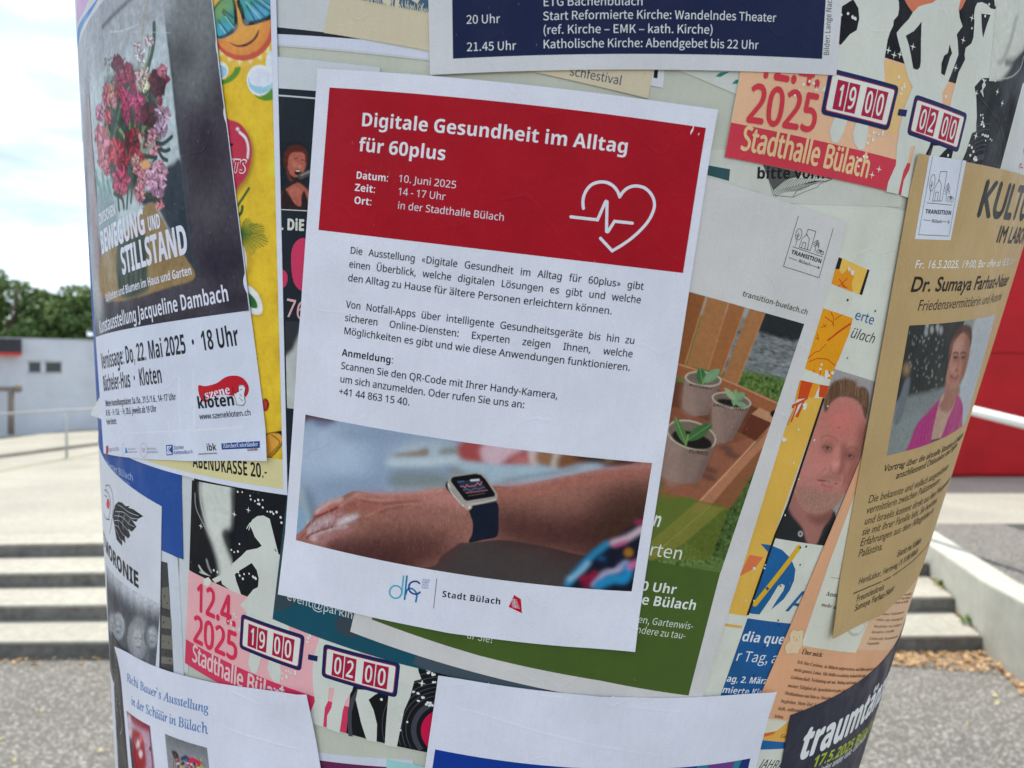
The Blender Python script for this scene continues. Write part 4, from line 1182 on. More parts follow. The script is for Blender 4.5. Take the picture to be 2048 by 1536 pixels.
def dance_flyer(copy):
    T = (lambda p: P(p)) if copy == 'B' else (lambda p: P(b2a(np.asarray(p))))
    fa = lambda fr, *p: T(a2b(U(fr(*p), LV * LVA)))          # measured on the upper copy
    fb = lambda fr, *p: T(U(fr(*p), LV * LVB))               # measured on the lower copy
    pk, pkd, strip, txtc = ((236, 176, 182), (214, 66, 104), (214, 62, 98), (232, 196, 198)) if copy == 'B' else ((233, 186, 152), (212, 64, 78), (208, 66, 82), (232, 196, 150))
    lt = (212, 214, 206)
    bl, br_ = a2b(U([(1449, 314)], LV * LVA))[0], a2b(U([(1800, 388)], LV * LVA))[0]
    e = unit(br_ - bl); up = np.array([-e[1], e[0]])
    W_, H_ = .212, .297
    R = lambda x, y: bl + e * x + up * y
    lab = ('pink and black dance flyer with two flip clocks, below the yellow poster', 'orange and black dance flyer with two flip clocks, right of the navy poster')
    s = Sheet('dance_flyer', lab[0] if copy == 'B' else lab[1], 'poster', T([R(0, 0), R(W_, 0), R(W_, H_), R(0, H_)]), LVB if copy == 'B' else LVA, lt, 'dance flyers with flip clocks', .2)
    # local helpers: mix of both measurement sources in lower-copy coordinates
    L1_ = U(D5((97, 1045)), LV * LVB)[0]; L2_ = U(D5((670, 1308)), LV * LVB)[0]
    yb = ((L1_ - bl) @ up + (L2_ - bl) @ up) / 2
    st = ((U([(373.2, 1278.9)], LV * LVB)[0] - bl) @ up)
    xr = (U(B6((1150, 930)), LV * LVB)[0] - bl) @ e - .012
    s.fill('black_field', T([R(.0015, yb), R(W_ - .0015, yb), R(W_ - .0015, H_), R(.0015, H_)]), (28, 31, 38), 1, .25)
    s.fill('coloured_field', T([R(.0, st), R(xr + .012, st), R(xr + .012, yb), R(.0, yb)]), pk, 1, .2)
    s.fill('coloured_strip', T([R(0, 0), R(xr + .012, 0), R(xr + .012, st), R(0, st)]), strip, 2, .2)
    if copy == 'A':
        s.fill('orange_glow', [fa(A6, (1135, 370), (1262, 405), (1300, 540), (1225, 700), (1205, 830), (1130, 800), (1128, 560), (1140, 440))], (230, 190, 128), 2, .2)
    # peach gap between the two right-hand dancers
    x2 = (a2b(U(A6((1570, 520)), LV * LVA))[0] - bl) @ e
    s.fill('record_field', T([R(xr + .012, 0), R(W_ - .0015, 0), R(W_ - .0015, yb), R(xr + .012, yb)]), (26, 29, 35), 1, .25)
    ga = fa(D3, (990, 830), (1090, 860), (1060, 960), (1020, 1120), (920, 1120), (940, 950))
    s.fill('gap_field', ga, (228, 178, 140) if copy == 'A' else (232, 176, 176), 3)
    # record: rings
    cx = U(B6((1812, 1075)), LV * LVB)[0]
    rr = np.linalg.norm(U(B6((1645, 1060)), LV * LVB)[0] - cx)
    def circ(r, a0=0, a1=360, n=40):
        a = np.radians(np.linspace(a0, a1, n * 3)); p = cx + r * np.stack([np.cos(a), np.sin(a)], 1)
        ok = ((p - bl) @ up > .0008) & ((p - bl) @ e < W_ - .0016) & ((p - bl) @ up < yb)
        return T(p[ok])
    s.line('groove', [circ(rr * q, 95, 265, 30) for q in (1.62, 1.8, 1.98, 2.16, 2.4, 2.62)], .0004, (84, 84, 94), 2)
    s.line('groove', [circ(rr * 1.3, 95, 265, 30)], rr * .22, (72, 72, 84), 2)
    s.fill('record_label', [circ(rr, 88, 272, 24)], (206, 28, 78), 3)
    s.line('record_rim', [fb(B6, (1225, 780), (1180, 850), (1160, 930), (1158, 1010), (1165, 1100))], .0026, (74, 74, 84), 3)
    # salmon disc behind the middle dancer
    s.fill('salmon_disc', [fa(D3, (560, 0), (585, 50), (640, 128), (720, 160), (800, 150), (860, 100), (1000, 60), (1120, 110), (1150, 75), (1185, 0), (1180, -160), (1040, -280), (800, -300), (620, -200), (555, -80))], (214, 122, 92), 2)
    # dancers
    d = [fb(D5, (690, 590), (720, 540), (770, 505), (830, 500), (890, 532), (940, 590), (1000, 660), (1015, 700)), ]
    first = list(fb(D5, (560, 1640), (640, 1560), (660, 1470), (640, 1430), (600, 1388), (650, 1330), (690, 1280), (725, 1235), (775, 1208), (782, 1120), (762, 1040), (712, 970), (600, 1040), (545, 1082), (500, 1060), (520, 978), (610, 900), (662, 846), (700, 838), (770, 825), (812, 800), (788, 768), (742, 710), (715, 640), (690, 590), (720, 540), (770, 505), (830, 500), (890, 532)))
    first += list(fa(D3, (380, -150), (470, -60), (498, 20), (500, 95), (488, 160), (446, 208), (440, 262), (408, 330), (382, 410), (366, 520), (348, 612), (346, 700), (356, 830), (330, 900)))
    s.fill('dancer', [P(np.array(first))], lt, 4)
    s.fill('dancer', [fa(D3, (880, 0), (840, 30), (760, 48), (700, 68), (640, 130), (600, 195), (520, 280), (476, 335), (480, 370), (500, 450), (530, 560), (565, 680), (590, 790), (638, 892), (600, 990), (560, 1090), (530, 1200), (500, 1330), (512, 1450), (560, 1500), (720, 1500), (900, 1180), (945, 1060), (944, 950), (1000, 845), (1060, 690), (1108, 560), (1100, 420), (1090, 352), (1150, 270), (1120, 180), (1110, 90), (1130, 0), (1100, -120), (960, -160), (890, -100)),
                      fb(B6, (960, 440), (925, 540), (905, 640), (908, 760), (922, 862), (885, 950), (882, 1006), (978, 1036), (990, 905), (1012, 860), (1020, 760), (1035, 700), (1030, 500)),
                      fb(B6, (1060, 700), (1200, 700), (1175, 790), (1130, 865), (1112, 925), (1090, 1078), (1002, 1046), (1005, 960), (1035, 905), (1050, 800))], lt, 4)
    s.fill('dancer', [fa(D3, (1300, 30), (1278, 80), (1266, 160), (1272, 220), (1262, 380), (1240, 446), (1182, 490), (1170, 560), (1176, 610), (1110, 740), (1076, 868), (1045, 980), (1010, 1140), (1100, 1500), (1170, 1536), (1232, 1366), (1282, 1350), (1296, 1200), (1290, 1000), (1272, 890), (1350, 800), (1440, 798), (1500, 640), (1620, 420), (1660, 200), (1600, 0), (1550, 0), (1600, 130), (1570, 90), (1548, 0), (1470, -60), (1480, 60), (1500, 72), (1482, 96), (1440, 88), (1400, 44), (1350, 22)),
                      fb(B6, (1440, 600), (1620, 636), (1648, 708), (1600, 722), (1572, 830), (1530, 925), (1505, 1050), (1480, 1176), (1398, 1160), (1408, 1000), (1422, 840)),
                      fb(B6, (1215, 780), (1380, 790), (1330, 818), (1288, 850), (1322, 920), (1346, 1020), (1342, 1142), (1275, 1126), (1238, 1012), (1200, 850)),
                      fb(B6, (500, 500), (478, 540), (465, 600), (488, 662), (522, 672), (545, 610), (560, 540)), fb(B6, (610, 560), (598, 640), (615, 690), (650, 735), (682, 735), (692, 660), (684, 600))], lt, 4)
    s.fill('arm_gap', [fa(D3, (568, 366), (650, 320), (700, 262), (730, 222), (724, 420), (722, 640), (712, 690), (688, 716), (645, 702), (620, 560), (600, 460)), fa(D3, (1018, 452), (1042, 545), (1020, 590), (1000, 660), (965, 775), (930, 752), (934, 650), (960, 572), (1000, 542)), fa(D3, (1342, 140), (1436, 152), (1400, 250), (1358, 388), (1345, 260))], (26, 29, 34), 5)
    s.line('hair_wisp', [fa(D3, (1120 + 6 * k, 110 + 18 * k), (1150, 130 + 18 * k), (1178 - 4 * k, 120 + 20 * k)) for k in range(6)], .0005, (26, 29, 34), 5, sm=2)
    s.line('hair_wisp', [fb(D5, (945, 720), (970, 770), (1000, 790)), fb(D5, (955, 760), (975, 800), (985, 825)), fb(D5, (940, 830), (950, 845), (955, 858)), fb(D5, (975, 640), (1005, 640), (1015, 600)), fb(D5, (960, 600), (990, 620), (1005, 590))], .0006, (26, 29, 34), 5, sm=2)
    s.line('hair_wisp', [fa(E6, (470 + 9 * k, 215 + 4 * k), (500 - 6 * k, 270), (460 + 6 * k, 320 + 10 * k)) for k in range(5)] + [fb(D5, (700, 570), (680, 600), (662, 632)), fb(D5, (700, 590), (690, 620), (684, 645))], .0006, lt, 5, sm=2)
    # blurred figures
    if copy == 'B':
        o = R(.002, .1 + .0);
        cv = Canvas(s, (T(U(D5((120, 150)), LV * LVB))[0], T(U(D5((560, 230)), LV * LVB))[0], T(U(D5((92, 1040)), LV * LVB))[0]), .0006, (27, 30, 36))
        cv.sheet = s; 
        cv.poly(fb(D5, (215, 150), (500, 210), (512, 300), (508, 600), (430, 660), (450, 800), (525, 1000), (540, 1200), (400, 1200), (385, 1000), (330, 800), (270, 640), (225, 420)), (210, 212, 204), 0)
        cv.img = gblur(cv.img, 2.6)
        cv.stroke(fb(D5, (200, 160), (205, 360), (250, 540), (330, 740)), 4, (205, 207, 200), .4, .7)
        cv.stroke(fb(D5, (150, 280), (160, 420), (220, 560), (300, 700)), 2.2, (190, 192, 188), .5, .8)
        cv.stroke(fb(D5, (520, 230), (530, 500), (520, 640)), 10, (60, 62, 66), 3, .6)
        cv.poly(fb(D5, (415, 680), (470, 640), (500, 800), (470, 800)), (60, 62, 66), 3, .7)
        cv.stroke(fb(D5, (190, 1000), (230, 1060), (300, 1110)), 5, (205, 206, 200), .4); cv.stroke(fb(D5, (200, 1060), (260, 1090)), 4, (200, 200, 196), .4)
        cv.stroke(fb(D5, (265, 940), (285, 1010), (310, 1060)), 6, (150, 150, 150), 1)
        cv.noise(.03, 1.5); cv.finish('blurred_dancer', .00012)
        s.fill('torn_paper', [fb(D5, (235, 1130), (285, 1110), (315, 1150), (300, 1190), (265, 1205), (240, 1180))], (224, 222, 210), 6)
        s.fill('arm', [fb(D5, (320, 1130), (400, 1090), (440, 1130), (350, 1170)), fb(D5, (440, 1010), (540, 1060), (560, 1150), (610, 1290), (500, 1240), (420, 1180), (400, 1100))], lt, 4)
    else:
        a, b, c = fa(D3, (1500, -40))[0], fa(D3, (1790, 0))[0], fa(D3, (1420, 830))[0]
        cv = Canvas(s, (a, a + unit(b - a) * .055, c), .0006, (27, 30, 36))
        ap = lambda *p: fa(D3, *p)
        cv.poly(ap((1480, -60), (1800, -60), (1800, 420), (1690, 600), (1560, 800), (1420, 840), (1400, 800)), (206, 208, 200), 0)
        cv.img = gblur(cv.img, 2.0)
        cv.stroke(ap((1700, 180), (1640, 420), (1560, 620), (1520, 640)), 12, (120, 122, 118), 3, .5)
        cv.stroke(ap((1780, 560), (1700, 620), (1600, 640)), 16, (50, 52, 56), 3, .7)
        cv.stroke(ap((1790, 480), (1680, 600), (1620, 600)), 5, (190, 190, 184), 2, .7)
        cv.stroke(ap((1775, 580), (1740, 700), (1660, 780), (1560, 806), (1440, 800)), 1.8, (200, 202, 196), .4)
        cv.noise(.03, 1.5); cv.finish('blurred_dancer', .00022)
    # sparkles
    s.dots('sparkle', P(np.vstack([
          fb(D5, (575, 265), (620, 268), (698, 304), (704, 340), (745, 356), (778, 345), (822, 346), (772, 384), (788, 386), (823, 420), (868, 460), (898, 463), (915, 463), (928, 482), (960, 466), (1000, 518), (1008, 570), (592, 782), (512, 840), (540, 862), (577, 856), (580, 1062), (594, 1094), (638, 1080), (688, 1076), (726, 1104), (748, 1118), (626, 1126), (338, 1042), (374, 1060)),
          fb(B6, (1700, 665), (1722, 668), (1738, 678), (1743, 730), (1600, 795), (1632, 810), (1665, 835), (1632, 858), (1684, 880), (1710, 872), (1700, 890), (1724, 888), (1376, 848), (1514, 952), (1552, 1002), (1500, 1020), (1506, 1058), (700, 668), (745, 655), (788, 660), (730, 690), (698, 705), (870, 455), (874, 425), (370, 265), (385, 285), (352, 330)),
          fa(D3, (497, 788), (552, 860), (552, 888), (532, 918), (522, 960), (975, 988), (240, 1358), (328, 1380), (230, 1440), (176, 1466), (28, 185), (55, 198), (1244, 290), (1380, 165), (1483, 832), (1420, 45), (1334, 1180), (1355, 1175), (1358, 1208), (1340, 1275), (1362, 1295), (1348, 1380), (1378, 1388), (1394, 1394), (1410, 1396), (1384, 1440), (1432, 1425), (1448, 1438), (1216, 1490), (1240, 1505)),
          fa(A6, (965, 968), (982, 985), (1005, 962), (1025, 966), (972, 1022), (610, 552), (635, 520), (582, 588), (672, 500)),
          fa(E6, (374, 735), (392, 748), (405, 780), (380, 808), (408, 838), (424, 842), (418, 822))])), .00072, (228, 228, 222), 6)
    s.stars('sparkle_star', P(np.vstack([fb(D5, (680, 445), (540, 487), (210, 605)), fb(B6, (1655, 738), (760, 668)), fa(D3, (390, 515), (508, 558), (448, 565), (640, 478), (1155, 412), (1244, 185), (1078, 695), (1290, 955), (1555, 1058), (1505, 940), (1352, 1250), (1282, 1392), (288, 1378)), fa(A6, (1055, 1075), (1098, 1040), (712, 553))])), 8, (228, 228, 222), 6)
    # clocks
    def rrect(c, r=.0016):
        c = np.asarray(c); out = []
        for i in range(4):
            p, q, n = c[i], c[i - 1], c[(i + 1) % 4]
            a, b = p + unit(q - p) * r, p + unit(n - p) * r
            for t in (0, .33, .67, 1): out.append((1 - t) ** 2 * a + 2 * t * (1 - t) * p + t * t * b)
        return P(np.array(out))
    def inset(c, d):
        c = np.asarray(c); out = []
        for i in range(4):
            u1, u2 = unit(c[i - 1] - c[i]), unit(c[(i + 1) % 4] - c[i]); out.append(c[i] + (u1 + u2) * d)
        return np.array(out)
    for txt, cor, boxes in (('1900', fb(B6, (420, 262), (854, 412), (827, 657), (406, 497)), fb(B6, (470, 330), (785, 440), (770, 592), (462, 482))),
                            ('0200', fb(B6, (982, 466), (1506, 600), (1480, 838), (966, 692)), fb(B6, (1048, 531), (1428, 628), (1412, 780), (1035, 682)))):
        s.fill('clock_frame', [rrect(cor, .0028)], (26, 44, 92), 5)
        s.fill('clock_rim', [rrect(inset(cor, .0021), .0014)], (176, 34, 74), 6)
        s.fill('clock_face', [rrect(inset(cor, .0026), .0013)], (226, 226, 220), 7)
        bx = np.asarray(boxes); w = bx[1] - bx[0]; wb = bx[2] - bx[3]
        spans = [(0, .205), (.225, .43), (.56, .765), (.785, 1.0)]
        f_ = []
        for a, b in spans: f_.append(P([bx[0] + w * a, bx[0] + w * b, bx[3] + wb * b, bx[3] + wb * a]))
        s.fill('digit_tile', f_, (176, 32, 72), 8)
        its = []
        for ch, (a, b) in zip(txt, spans):
            h_ = bx[0] - bx[3]; m = (b - a) * (.22 if ch != '1' else .36)
            its.append((ch, P([bx[3] + wb * (a + m) + h_ * .14])[0], P([bx[3] + wb * (b - m) + h_ * .14])[0], float(np.linalg.norm(h_) * .72)))
        text_paper(s, 'digit', its, (226, 226, 220), 'sans', .022, 9)
    s.fill('dash', [fb(B6, (877, 540), (942, 552), (938, 590), (874, 575))], (26, 44, 92), 5)
    # date and place
    def pf(fr, p): return T(U(fr(p), LV * LVB))[0]
    def qf(fr, p): return T(a2b(U(fr(p), LV * LVA)))[0]
    hh = float(np.linalg.norm(U(B6((100, 455)), LV * LVB)[0] - U(B6((105, 275)), LV * LVB)[0]))
    text_paper(s, 'date', [('12.4.', pf(B6, (118, 240)), pf(B6, (376, 352)), hh * 1.02), ('2025', pf(B6, (96, 452)), pf(B6, (386, 585)), hh)], (220, 52, 88) if copy == 'B' else pkd, 'sans', .03, 5)
    text_paper(s, 'place', [('Stadthalle Bülach', qf(A6, (250, 918)), qf(A6, (1022, 1092)), hh * .64)], txtc, 'sans', .03, 5)
    return s
def text_paper(s, name, items, col, style, off, lay):
    for txt, a, b, hc in items:
        a, b = np.asarray(a, float), np.asarray(b, float)
        d = b - a; L = np.linalg.norm(d); d = d / L; nrm = np.array([-d[1], d[0]])
        v, tt, w = layout(txt, style, 0)
        x0 = v[:, 0].min(); sx = L / (v[:, 0].max() - x0)
        s.put(name, a + (v[:, :1] - x0) * sx * d + v[:, 1:] * hc * nrm, tt, col, .00004 * lay, bold=off * hc)
dance_flyer('B')
dance_flyer('A')
s = Sheet('old_sheet', 'thin brown paper edge showing right of the orange dance flyer', 'poster',
          P([U([(1990, 345)], .0003)[0], U([(2052, 60)], .0003)[0] + (.0, 0), U([(2052, 60)], .0003)[0] + (.02, .004), U([(1990, 345)], .0003)[0] + (.022, .006)]) , 1, (178, 152, 108))
s = Sheet('old_sheet', 'grey-white sheet with small red marks above the tan sheet at the right edge', 'poster',
          P(np.vstack([U([(1994, 350), (2052, 90), (2100, 80)], .0006) , U([(2075, 380)], .0006)])), 2, (204, 205, 206), wear=.2)
s.line('red_mark', [E6((760, 918), (765, 880), (780, 875), (772, 900), (790, 905)), E6((795, 760), (800, 800))], 3, (200, 60, 80), 2)

# --- teal event sheet
s = Sheet('event_flyer', 'dark teal sheet with a half-hidden address under the lower left corner of the white-red notice', 'poster',
          [D5((1060, 300))[0], (545, 1238), B6((1500, 606))[0], (1062, 1378), (1200, 1420), (1200, 1000), (700, 960)], 3, (30, 84, 102), wear=.25)
s.fill('slate_field', [D5((1065, 320), (1015, 700), (930, 1450), (1010, 1440), (1150, 1370), (1160, 1280), (1160, 400))], (62, 78, 86), 1)
s.fill('slate_circle', [B6((1190, 200), (1110, 260), (1065, 310), (1070, 370), (1120, 412), (1180, 425), (1240, 405), (1290, 340))], (64, 74, 84), 1, sm=3)
s.fill('slate_field', [B6((1620, 500), (1590, 606), (1700, 650), (2100, 760), (2600, 900), (2600, 720), (2100, 600))], (72, 86, 96), 2)
s.text('lettering', [('event@parkin', B6((728, 168))[0], B6((1180, 300))[0], 18)], (196, 208, 212), 'gill')

# --- garden poster
gb = U([(1696, 446), (1448, 1255)], LV * 4); gdn = unit(gb[1] - gb[0]); glf = np.array([gdn[1], -gdn[0]])
gc = U([(701, 1260), (1072, 1378)], LV * 4)
gl_ = float((gc.mean(0) - gb[0]) @ gdn); gw_ = float((gc[0] - gb[0]) @ glf)
print('garden sheet', round(gl_, 3), round(gw_, 3))
s = Sheet('garden_poster', 'pale garden poster with seedlings in pots and a green panel, right of the white-red notice', 'poster',
          P([gb[0], gb[0] + glf * gw_, gb[0] + glf * gw_ + gdn * gl_, gb[0] + gdn * gl_]), 4, (212, 208, 208), wear=.3)
s.fill('green_panel', [(744, 1239), (960, 1311.5), (1200, 1361), (1377, 1391), (1441, 1143), (1290, 1114), (1100, 1070), (760, 1000)], (78, 100, 48), 1, .15)
tr = U([(1608.3, 648)], s.h)[0]; t0_ = U([(1380, 583.7)], s.h)[0]; ex = unit(t0_ - tr); br2 = U([(1441, 1145)], s.h)[0]
ey = unit(br2 - tr)
cvq = (tr + ex * .09, tr, tr + ex * .09 + (br2 - tr))
def garden(s):
    cv = Canvas(s, cvq, .00048, (96, 118, 66))
    K = lambda *p: B4(*p)
    cv.poly(K((330, 60), (960, 240), (930, 330), (700, 270), (330, 170)), (150, 160, 165), 3)
    cv.poly(K((500, 200), (720, 240), (940, 320), (850, 560), (720, 530), (580, 500), (420, 480)), (122, 126, 128), 3)
    cv.poly(K((700, 270), (745, 150), (960, 240), (920, 330), (850, 325), (760, 300)), (46, 52, 54), 2)
    m = cv.mask(K((500, 220), (700, 270), (930, 330), (855, 560), (700, 520), (430, 500)), 2)
    cv.noise(.20, 1.0, (2.2, .8), m)
    cv.poly(K((560, 500), (640, 500), (850, 550), (820, 670), (700, 640), (590, 590)), (94, 118, 62), 3)
    cv.poly(K((640, 1000), (720, 900), (760, 780), (760, 950), (600, 1440), (520, 1536), (300, 1400), (560, 1200)), (76, 98, 54), 2)
    m = cv.mask(K((300, 1300), (640, 1050), (790, 760), (700, 1200), (560, 1536), (120, 1536)), 4) + cv.mask(K((560, 500), (850, 550), (820, 670), (590, 590)), 2)
    cv.noise(.22, 1.1, (1, 1), np.clip(m, 0, 1))
    W1, W2 = (168, 116, 76), (146, 92, 56)
    for q, c in ((((240, 40), (415, 90), (300, 470), (200, 450)), W2), (((425, 92), (540, 122), (430, 490), (310, 470)), W1), (((545, 125), (632, 150), (500, 520), (430, 495)), (160, 104, 66)), (((655, 158), (740, 180), (585, 575), (510, 535)), W1)):
        cv.poly(K(*q), c, .6, 1, False)
        cv.stroke(K(q[1], q[2]), 2.4, (190, 132, 92), .5)
    cv.poly(K((200, 480), (260, 455), (500, 530), (580, 570), (820, 680), (800, 760), (690, 700), (480, 600), (230, 520)), (158, 98, 68), .8)
    cv.stroke(K((260, 460), (500, 540), (815, 680)), 3, (200, 140, 108), .6)
    cv.poly(K((200, 560), (480, 600), (690, 700), (800, 750), (770, 830), (690, 880), (600, 840), (220, 700)), (110, 66, 48), 1)
    cv.poly(K((200, 720), (420, 770), (640, 860), (700, 880), (560, 1000), (380, 1150), (180, 1160)), (138, 84, 62), 1)
    cv.poly(K((150, 1170), (470, 880), (530, 900), (700, 880), (400, 1200), (330, 1190)), (150, 96, 74), .8)
    for c_ in ((560, 960), (520, 920), (440, 1040), (430, 1080)): cv.oval(K(c_)[0], 18, 6, (96, 66, 60), 3, .8, 20)
    cv.poly(K((770, 790), (750, 900), (440, 1240), (370, 1220), (700, 890)), (178, 122, 92), .8)
    cv.stroke(K((765, 800), (380, 1215)), 3, (205, 152, 118), .6)
    cv.poly(K((750, 900), (560, 1240), (480, 1240), (440, 1240)), (140, 92, 64), .8)
    cv.poly(K((665, 735), (710, 700), (800, 740), (780, 790), (720, 760)), (190, 138, 106), .5, 1, False)
    cv.poly(K((665, 735), (780, 785), (690, 885), (610, 840)), (104, 56, 42), .5, 1, False)
    cv.poly(K((770, 725), (800, 712), (795, 752), (775, 748)), (30, 30, 32), .8)
    def pot(rim, bot, ry, soil=False):
        (xa, ya), (xb, yb) = rim; (xc, yc), (xd, yd) = bot
        cx, cy, rx = (xa + xb) / 2, (ya + yb) / 2, math.hypot(xb - xa, yb - ya) / 2
        rot = math.degrees(math.atan2(yb - ya, xb - xa))
        cv.poly(K((xa, ya), (xb, yb), ((xb + xd) / 2, (yb + yd) / 2), (xd, yd), ((xc + xd) / 2, (yc + yd) / 2 + 26), (xc, yc), ((xa + xc) / 2, (ya + yc) / 2)), (142, 118, 110), .7, 1, False)
        cv.poly(K((xa, ya + 20), (xa + rx * .5, ya + 60), ((xc + xd) / 2, (yc + yd) / 2 + 20), (xc, yc)), (160, 132, 120), 5, .7)
        cv.poly(K((xb - rx * .3, yb + 30), (xb, yb), (xd, yd), (xd - 30, yd + 10)), (112, 84, 76), 5, .7)
        cv.oval(K((cx, cy))[0], rx / 2.742, ry / 2.742, (196, 180, 162), .5, 1, rot)
        cv.oval(K((cx, cy))[0], (rx - 9) / 2.742, (ry - 8) / 2.742, (120, 106, 94), .8, 1, rot)
        if soil: cv.oval(K((cx + 3, cy + ry * .35))[0], (rx - 26) / 2.742, (ry - 20) / 2.742 * .75, (38, 34, 32), 1.2, 1, rot)
    pot(((300, 530), (503, 555)), ((285, 705), (425, 740)), 42)
    pot(((448, 640), (665, 680)), ((452, 860), (560, 880)), 44, True)
    pot(((202, 810), (472, 890)), ((165, 1075), (380, 1110)), 78, True)
    GD, GL2 = (70, 110, 66), (122, 158, 120)
    def leaf(a, b, w, c):
        (xa, ya), (xb, yb) = a, b; dx, dy = xb - xa, yb - ya; L = math.hypot(dx, dy); nx, ny = -dy / L * w, dx / L * w
        cv.poly(K((xa, ya), (xa + dx * .35 + nx, ya + dy * .35 + ny), (xa + dx * .75 + nx * .8, ya + dy * .75 + ny * .8), (xb, yb), (xa + dx * .75 - nx * .8, ya + dy * .75 - ny * .8), (xa + dx * .35 - nx, ya + dy * .35 - ny)), c, .6)
        cv.stroke(K(a, b), 1, (150, 180, 140), .5, .7, False)
    leaf((400, 575), (382, 480), 26, GD); leaf((405, 560), (490, 490), 26, GL2); cv.stroke(K((400, 575), (405, 540)), 3, (120, 150, 90), .5)
    leaf((570, 690), (580, 600), 18, GL2); leaf((575, 660), (520, 592), 16, (150, 170, 130)); leaf((580, 655), (628, 620), 20, GL2); leaf((575, 670), (645, 695), 14, GL2)
    leaf((305, 900), (248, 752), 22, (86, 122, 70)); leaf((312, 880), (452, 785), 30, GD); cv.stroke(K((305, 905), (318, 850)), 4, (120, 150, 90), .5)
    cv.noise(.03, 1.2)
    cv.poly(K((120, 1150), (545, 1242), (440, 1536), (40, 1536)) , (104, 112, 44), .3, .62, False)
    cv.poly(K((360, 1220), (520, 1250), (300, 1440), (130, 1536), (60, 1536), (70, 1470)), (142, 136, 66), .8, .55, False)
    cv.stroke(K((440, 1240), (90, 1536)), 2, (160, 150, 90), .6, .6, False)
    cv.finish()
garden(s)
# handwriting on the pots
s.text('pot_writing', [('BUTTERNUT', B4((322, 580))[0], B4((450, 605))[0], 5), ('KURBIS', B4((320, 945))[0], B4((425, 962))[0], 7), ('ERNUT  WALT', B4((452, 690))[0], B4((640, 722))[0], 5.5)], (50, 38, 34), 'sansi', .01, 3)
s.text('heading', [('n', B4((118, 1346))[0], B4((162, 1356))[0], 30, {'style': 'sansb'}), ('rten', B4((98, 1508))[0], B4((284, 1534))[0], 26)], (222, 226, 218), 'cjk', 0, 3)
s.text('date', [('0 Uhr', (1280, 1180), (1351, 1188), 19), ('e Bülach', (1281, 1208), (1391, 1220), 20)], (226, 228, 222), 'sansb', 0, 3)
s.text('body_text', [('en, Gartenwis-', B7((1212, 130))[0], B7((1537, 172))[0], 14), ('ndere zu tau-', B7((1202, 190))[0], B7((1492, 228))[0], 14), ('ür Sie!', B7((212, 222))[0], B7((366, 252))[0], 15)], (214, 218, 206), 'cjk', 0, 3)
s.text('web_address', [('transition-buelach.ch', A7((380, 627))[0], A7((857, 766))[0], 11)], (74, 88, 52), 'cjk', .02, 2)
def transition_logo(s, tr, col=(44, 46, 52), w=1.0):
    def q(*p): return tr(A7(*p))
    def el(cx, cy, rx, ry, rot):
        r = math.radians(rot); return q(*[(cx + rx * math.cos(t) * math.cos(r) - ry * math.sin(t) * math.sin(r), cy + rx * math.cos(t) * math.sin(r) + ry * math.sin(t) * math.cos(r)) for t in np.linspace(0, 6.283, 21)])
    s.line('logo_frame', [q((793, 42), (683, 412), (943, 495), (1048, 133))], w, col, 3)
    s.line('logo_drawing', [el(795, 178, 22, 42, 12), q((793, 165), (772, 262)), q((790, 195), (803, 178)), q((789, 200), (780, 182)),
        q((797, 272), (820, 205), (855, 180), (873, 212), (858, 290)), q((848, 184), (864, 140), (920, 156), (880, 296), (797, 272)), q((815, 276), (826, 235), (848, 241), (838, 283)),
        q((750, 268), (968, 343)), q((911, 308), (930, 222)), q((900, 240), (933, 220), (947, 252)), q((900, 256), (931, 236), (945, 268)), q((903, 270), (930, 250), (943, 280)),
        el(938, 303, 12, 13, 0), el(966, 314, 11, 13, 0), q((938, 303), (950, 290), (962, 296), (966, 314)), q((950, 290), (955, 308), (962, 296)), q((722, 347), (785, 370)), q((886, 403), (945, 424)), q((934, 410), (946, 424), (932, 430))], w, col, 3)
    s.text('logo_name', [('TRANSITION', *q((737, 318), (958, 390)), 8.4, {'style': 'sansb'}), ('Bülach', *q((792, 380), (880, 410)), 6)], col, 'sans', .01, 3)
transition_logo(s, lambda p: p)

# --- peach flyer
pb0 = U([(1706, 954), (1527, 1375)], LV * 2); pe = unit(pb0[0] - pb0[1]); pr = np.array([pe[1], -pe[0]]); pbl = pb0[1] - pe * .019
s = Sheet('peach_flyer', 'peach flyer with a cream panel and small print, partly under the tan sheet', 'poster',
          P([pbl, pbl + pr * .21, pbl + pr * .21 + pe * .2, pbl + pe * .2]), 3, (224, 168, 130), wear=.2)
ub = U([B3((820, 628))[0], B3((1225, 683))[0], B3((1330, 420))[0], B3((1430, 688))[0]], s.h)
s.fill('pale_field', P([ub[0] + pe * .004 + pr * .0, ub[0] + pr * .2, ub[0] + pr * .2 + pe * .1, ub[0] + pe * .1]), (222, 184, 150), 1)
s.fill('cream_panel', [B3((820, 630))[0], B3((1225, 684))[0], B3((1345, 380))[0], B3((1420, 100))[0], (1740, 1000), (1716, 970), B3((1035, 0))[0]], (218, 216, 202), 2)
s.fill('bear_drawing', [B3((768, 508), (790, 522), (835, 512), (838, 545), (832, 580), (830, 640), (806, 660), (798, 692), (756, 690), (712, 694), (698, 660), (704, 625), (738, 590), (730, 560), (745, 530))], (226, 200, 166), 3, sm=3)
s.line('bear_outline', [B3((768, 508), (790, 522), (835, 512), (838, 545), (832, 580), (830, 640), (806, 660), (798, 692), (756, 690), (712, 694), (698, 660), (704, 625), (738, 590), (730, 560), (745, 530), (768, 508)), B3((735, 670), (745, 655)), B3((770, 590), (785, 600), (800, 590))], .6, (150, 112, 84), 4)
s.dots('bear_face', B3((765, 570), (805, 568), (786, 582)), 1.2, (80, 50, 40), 4)
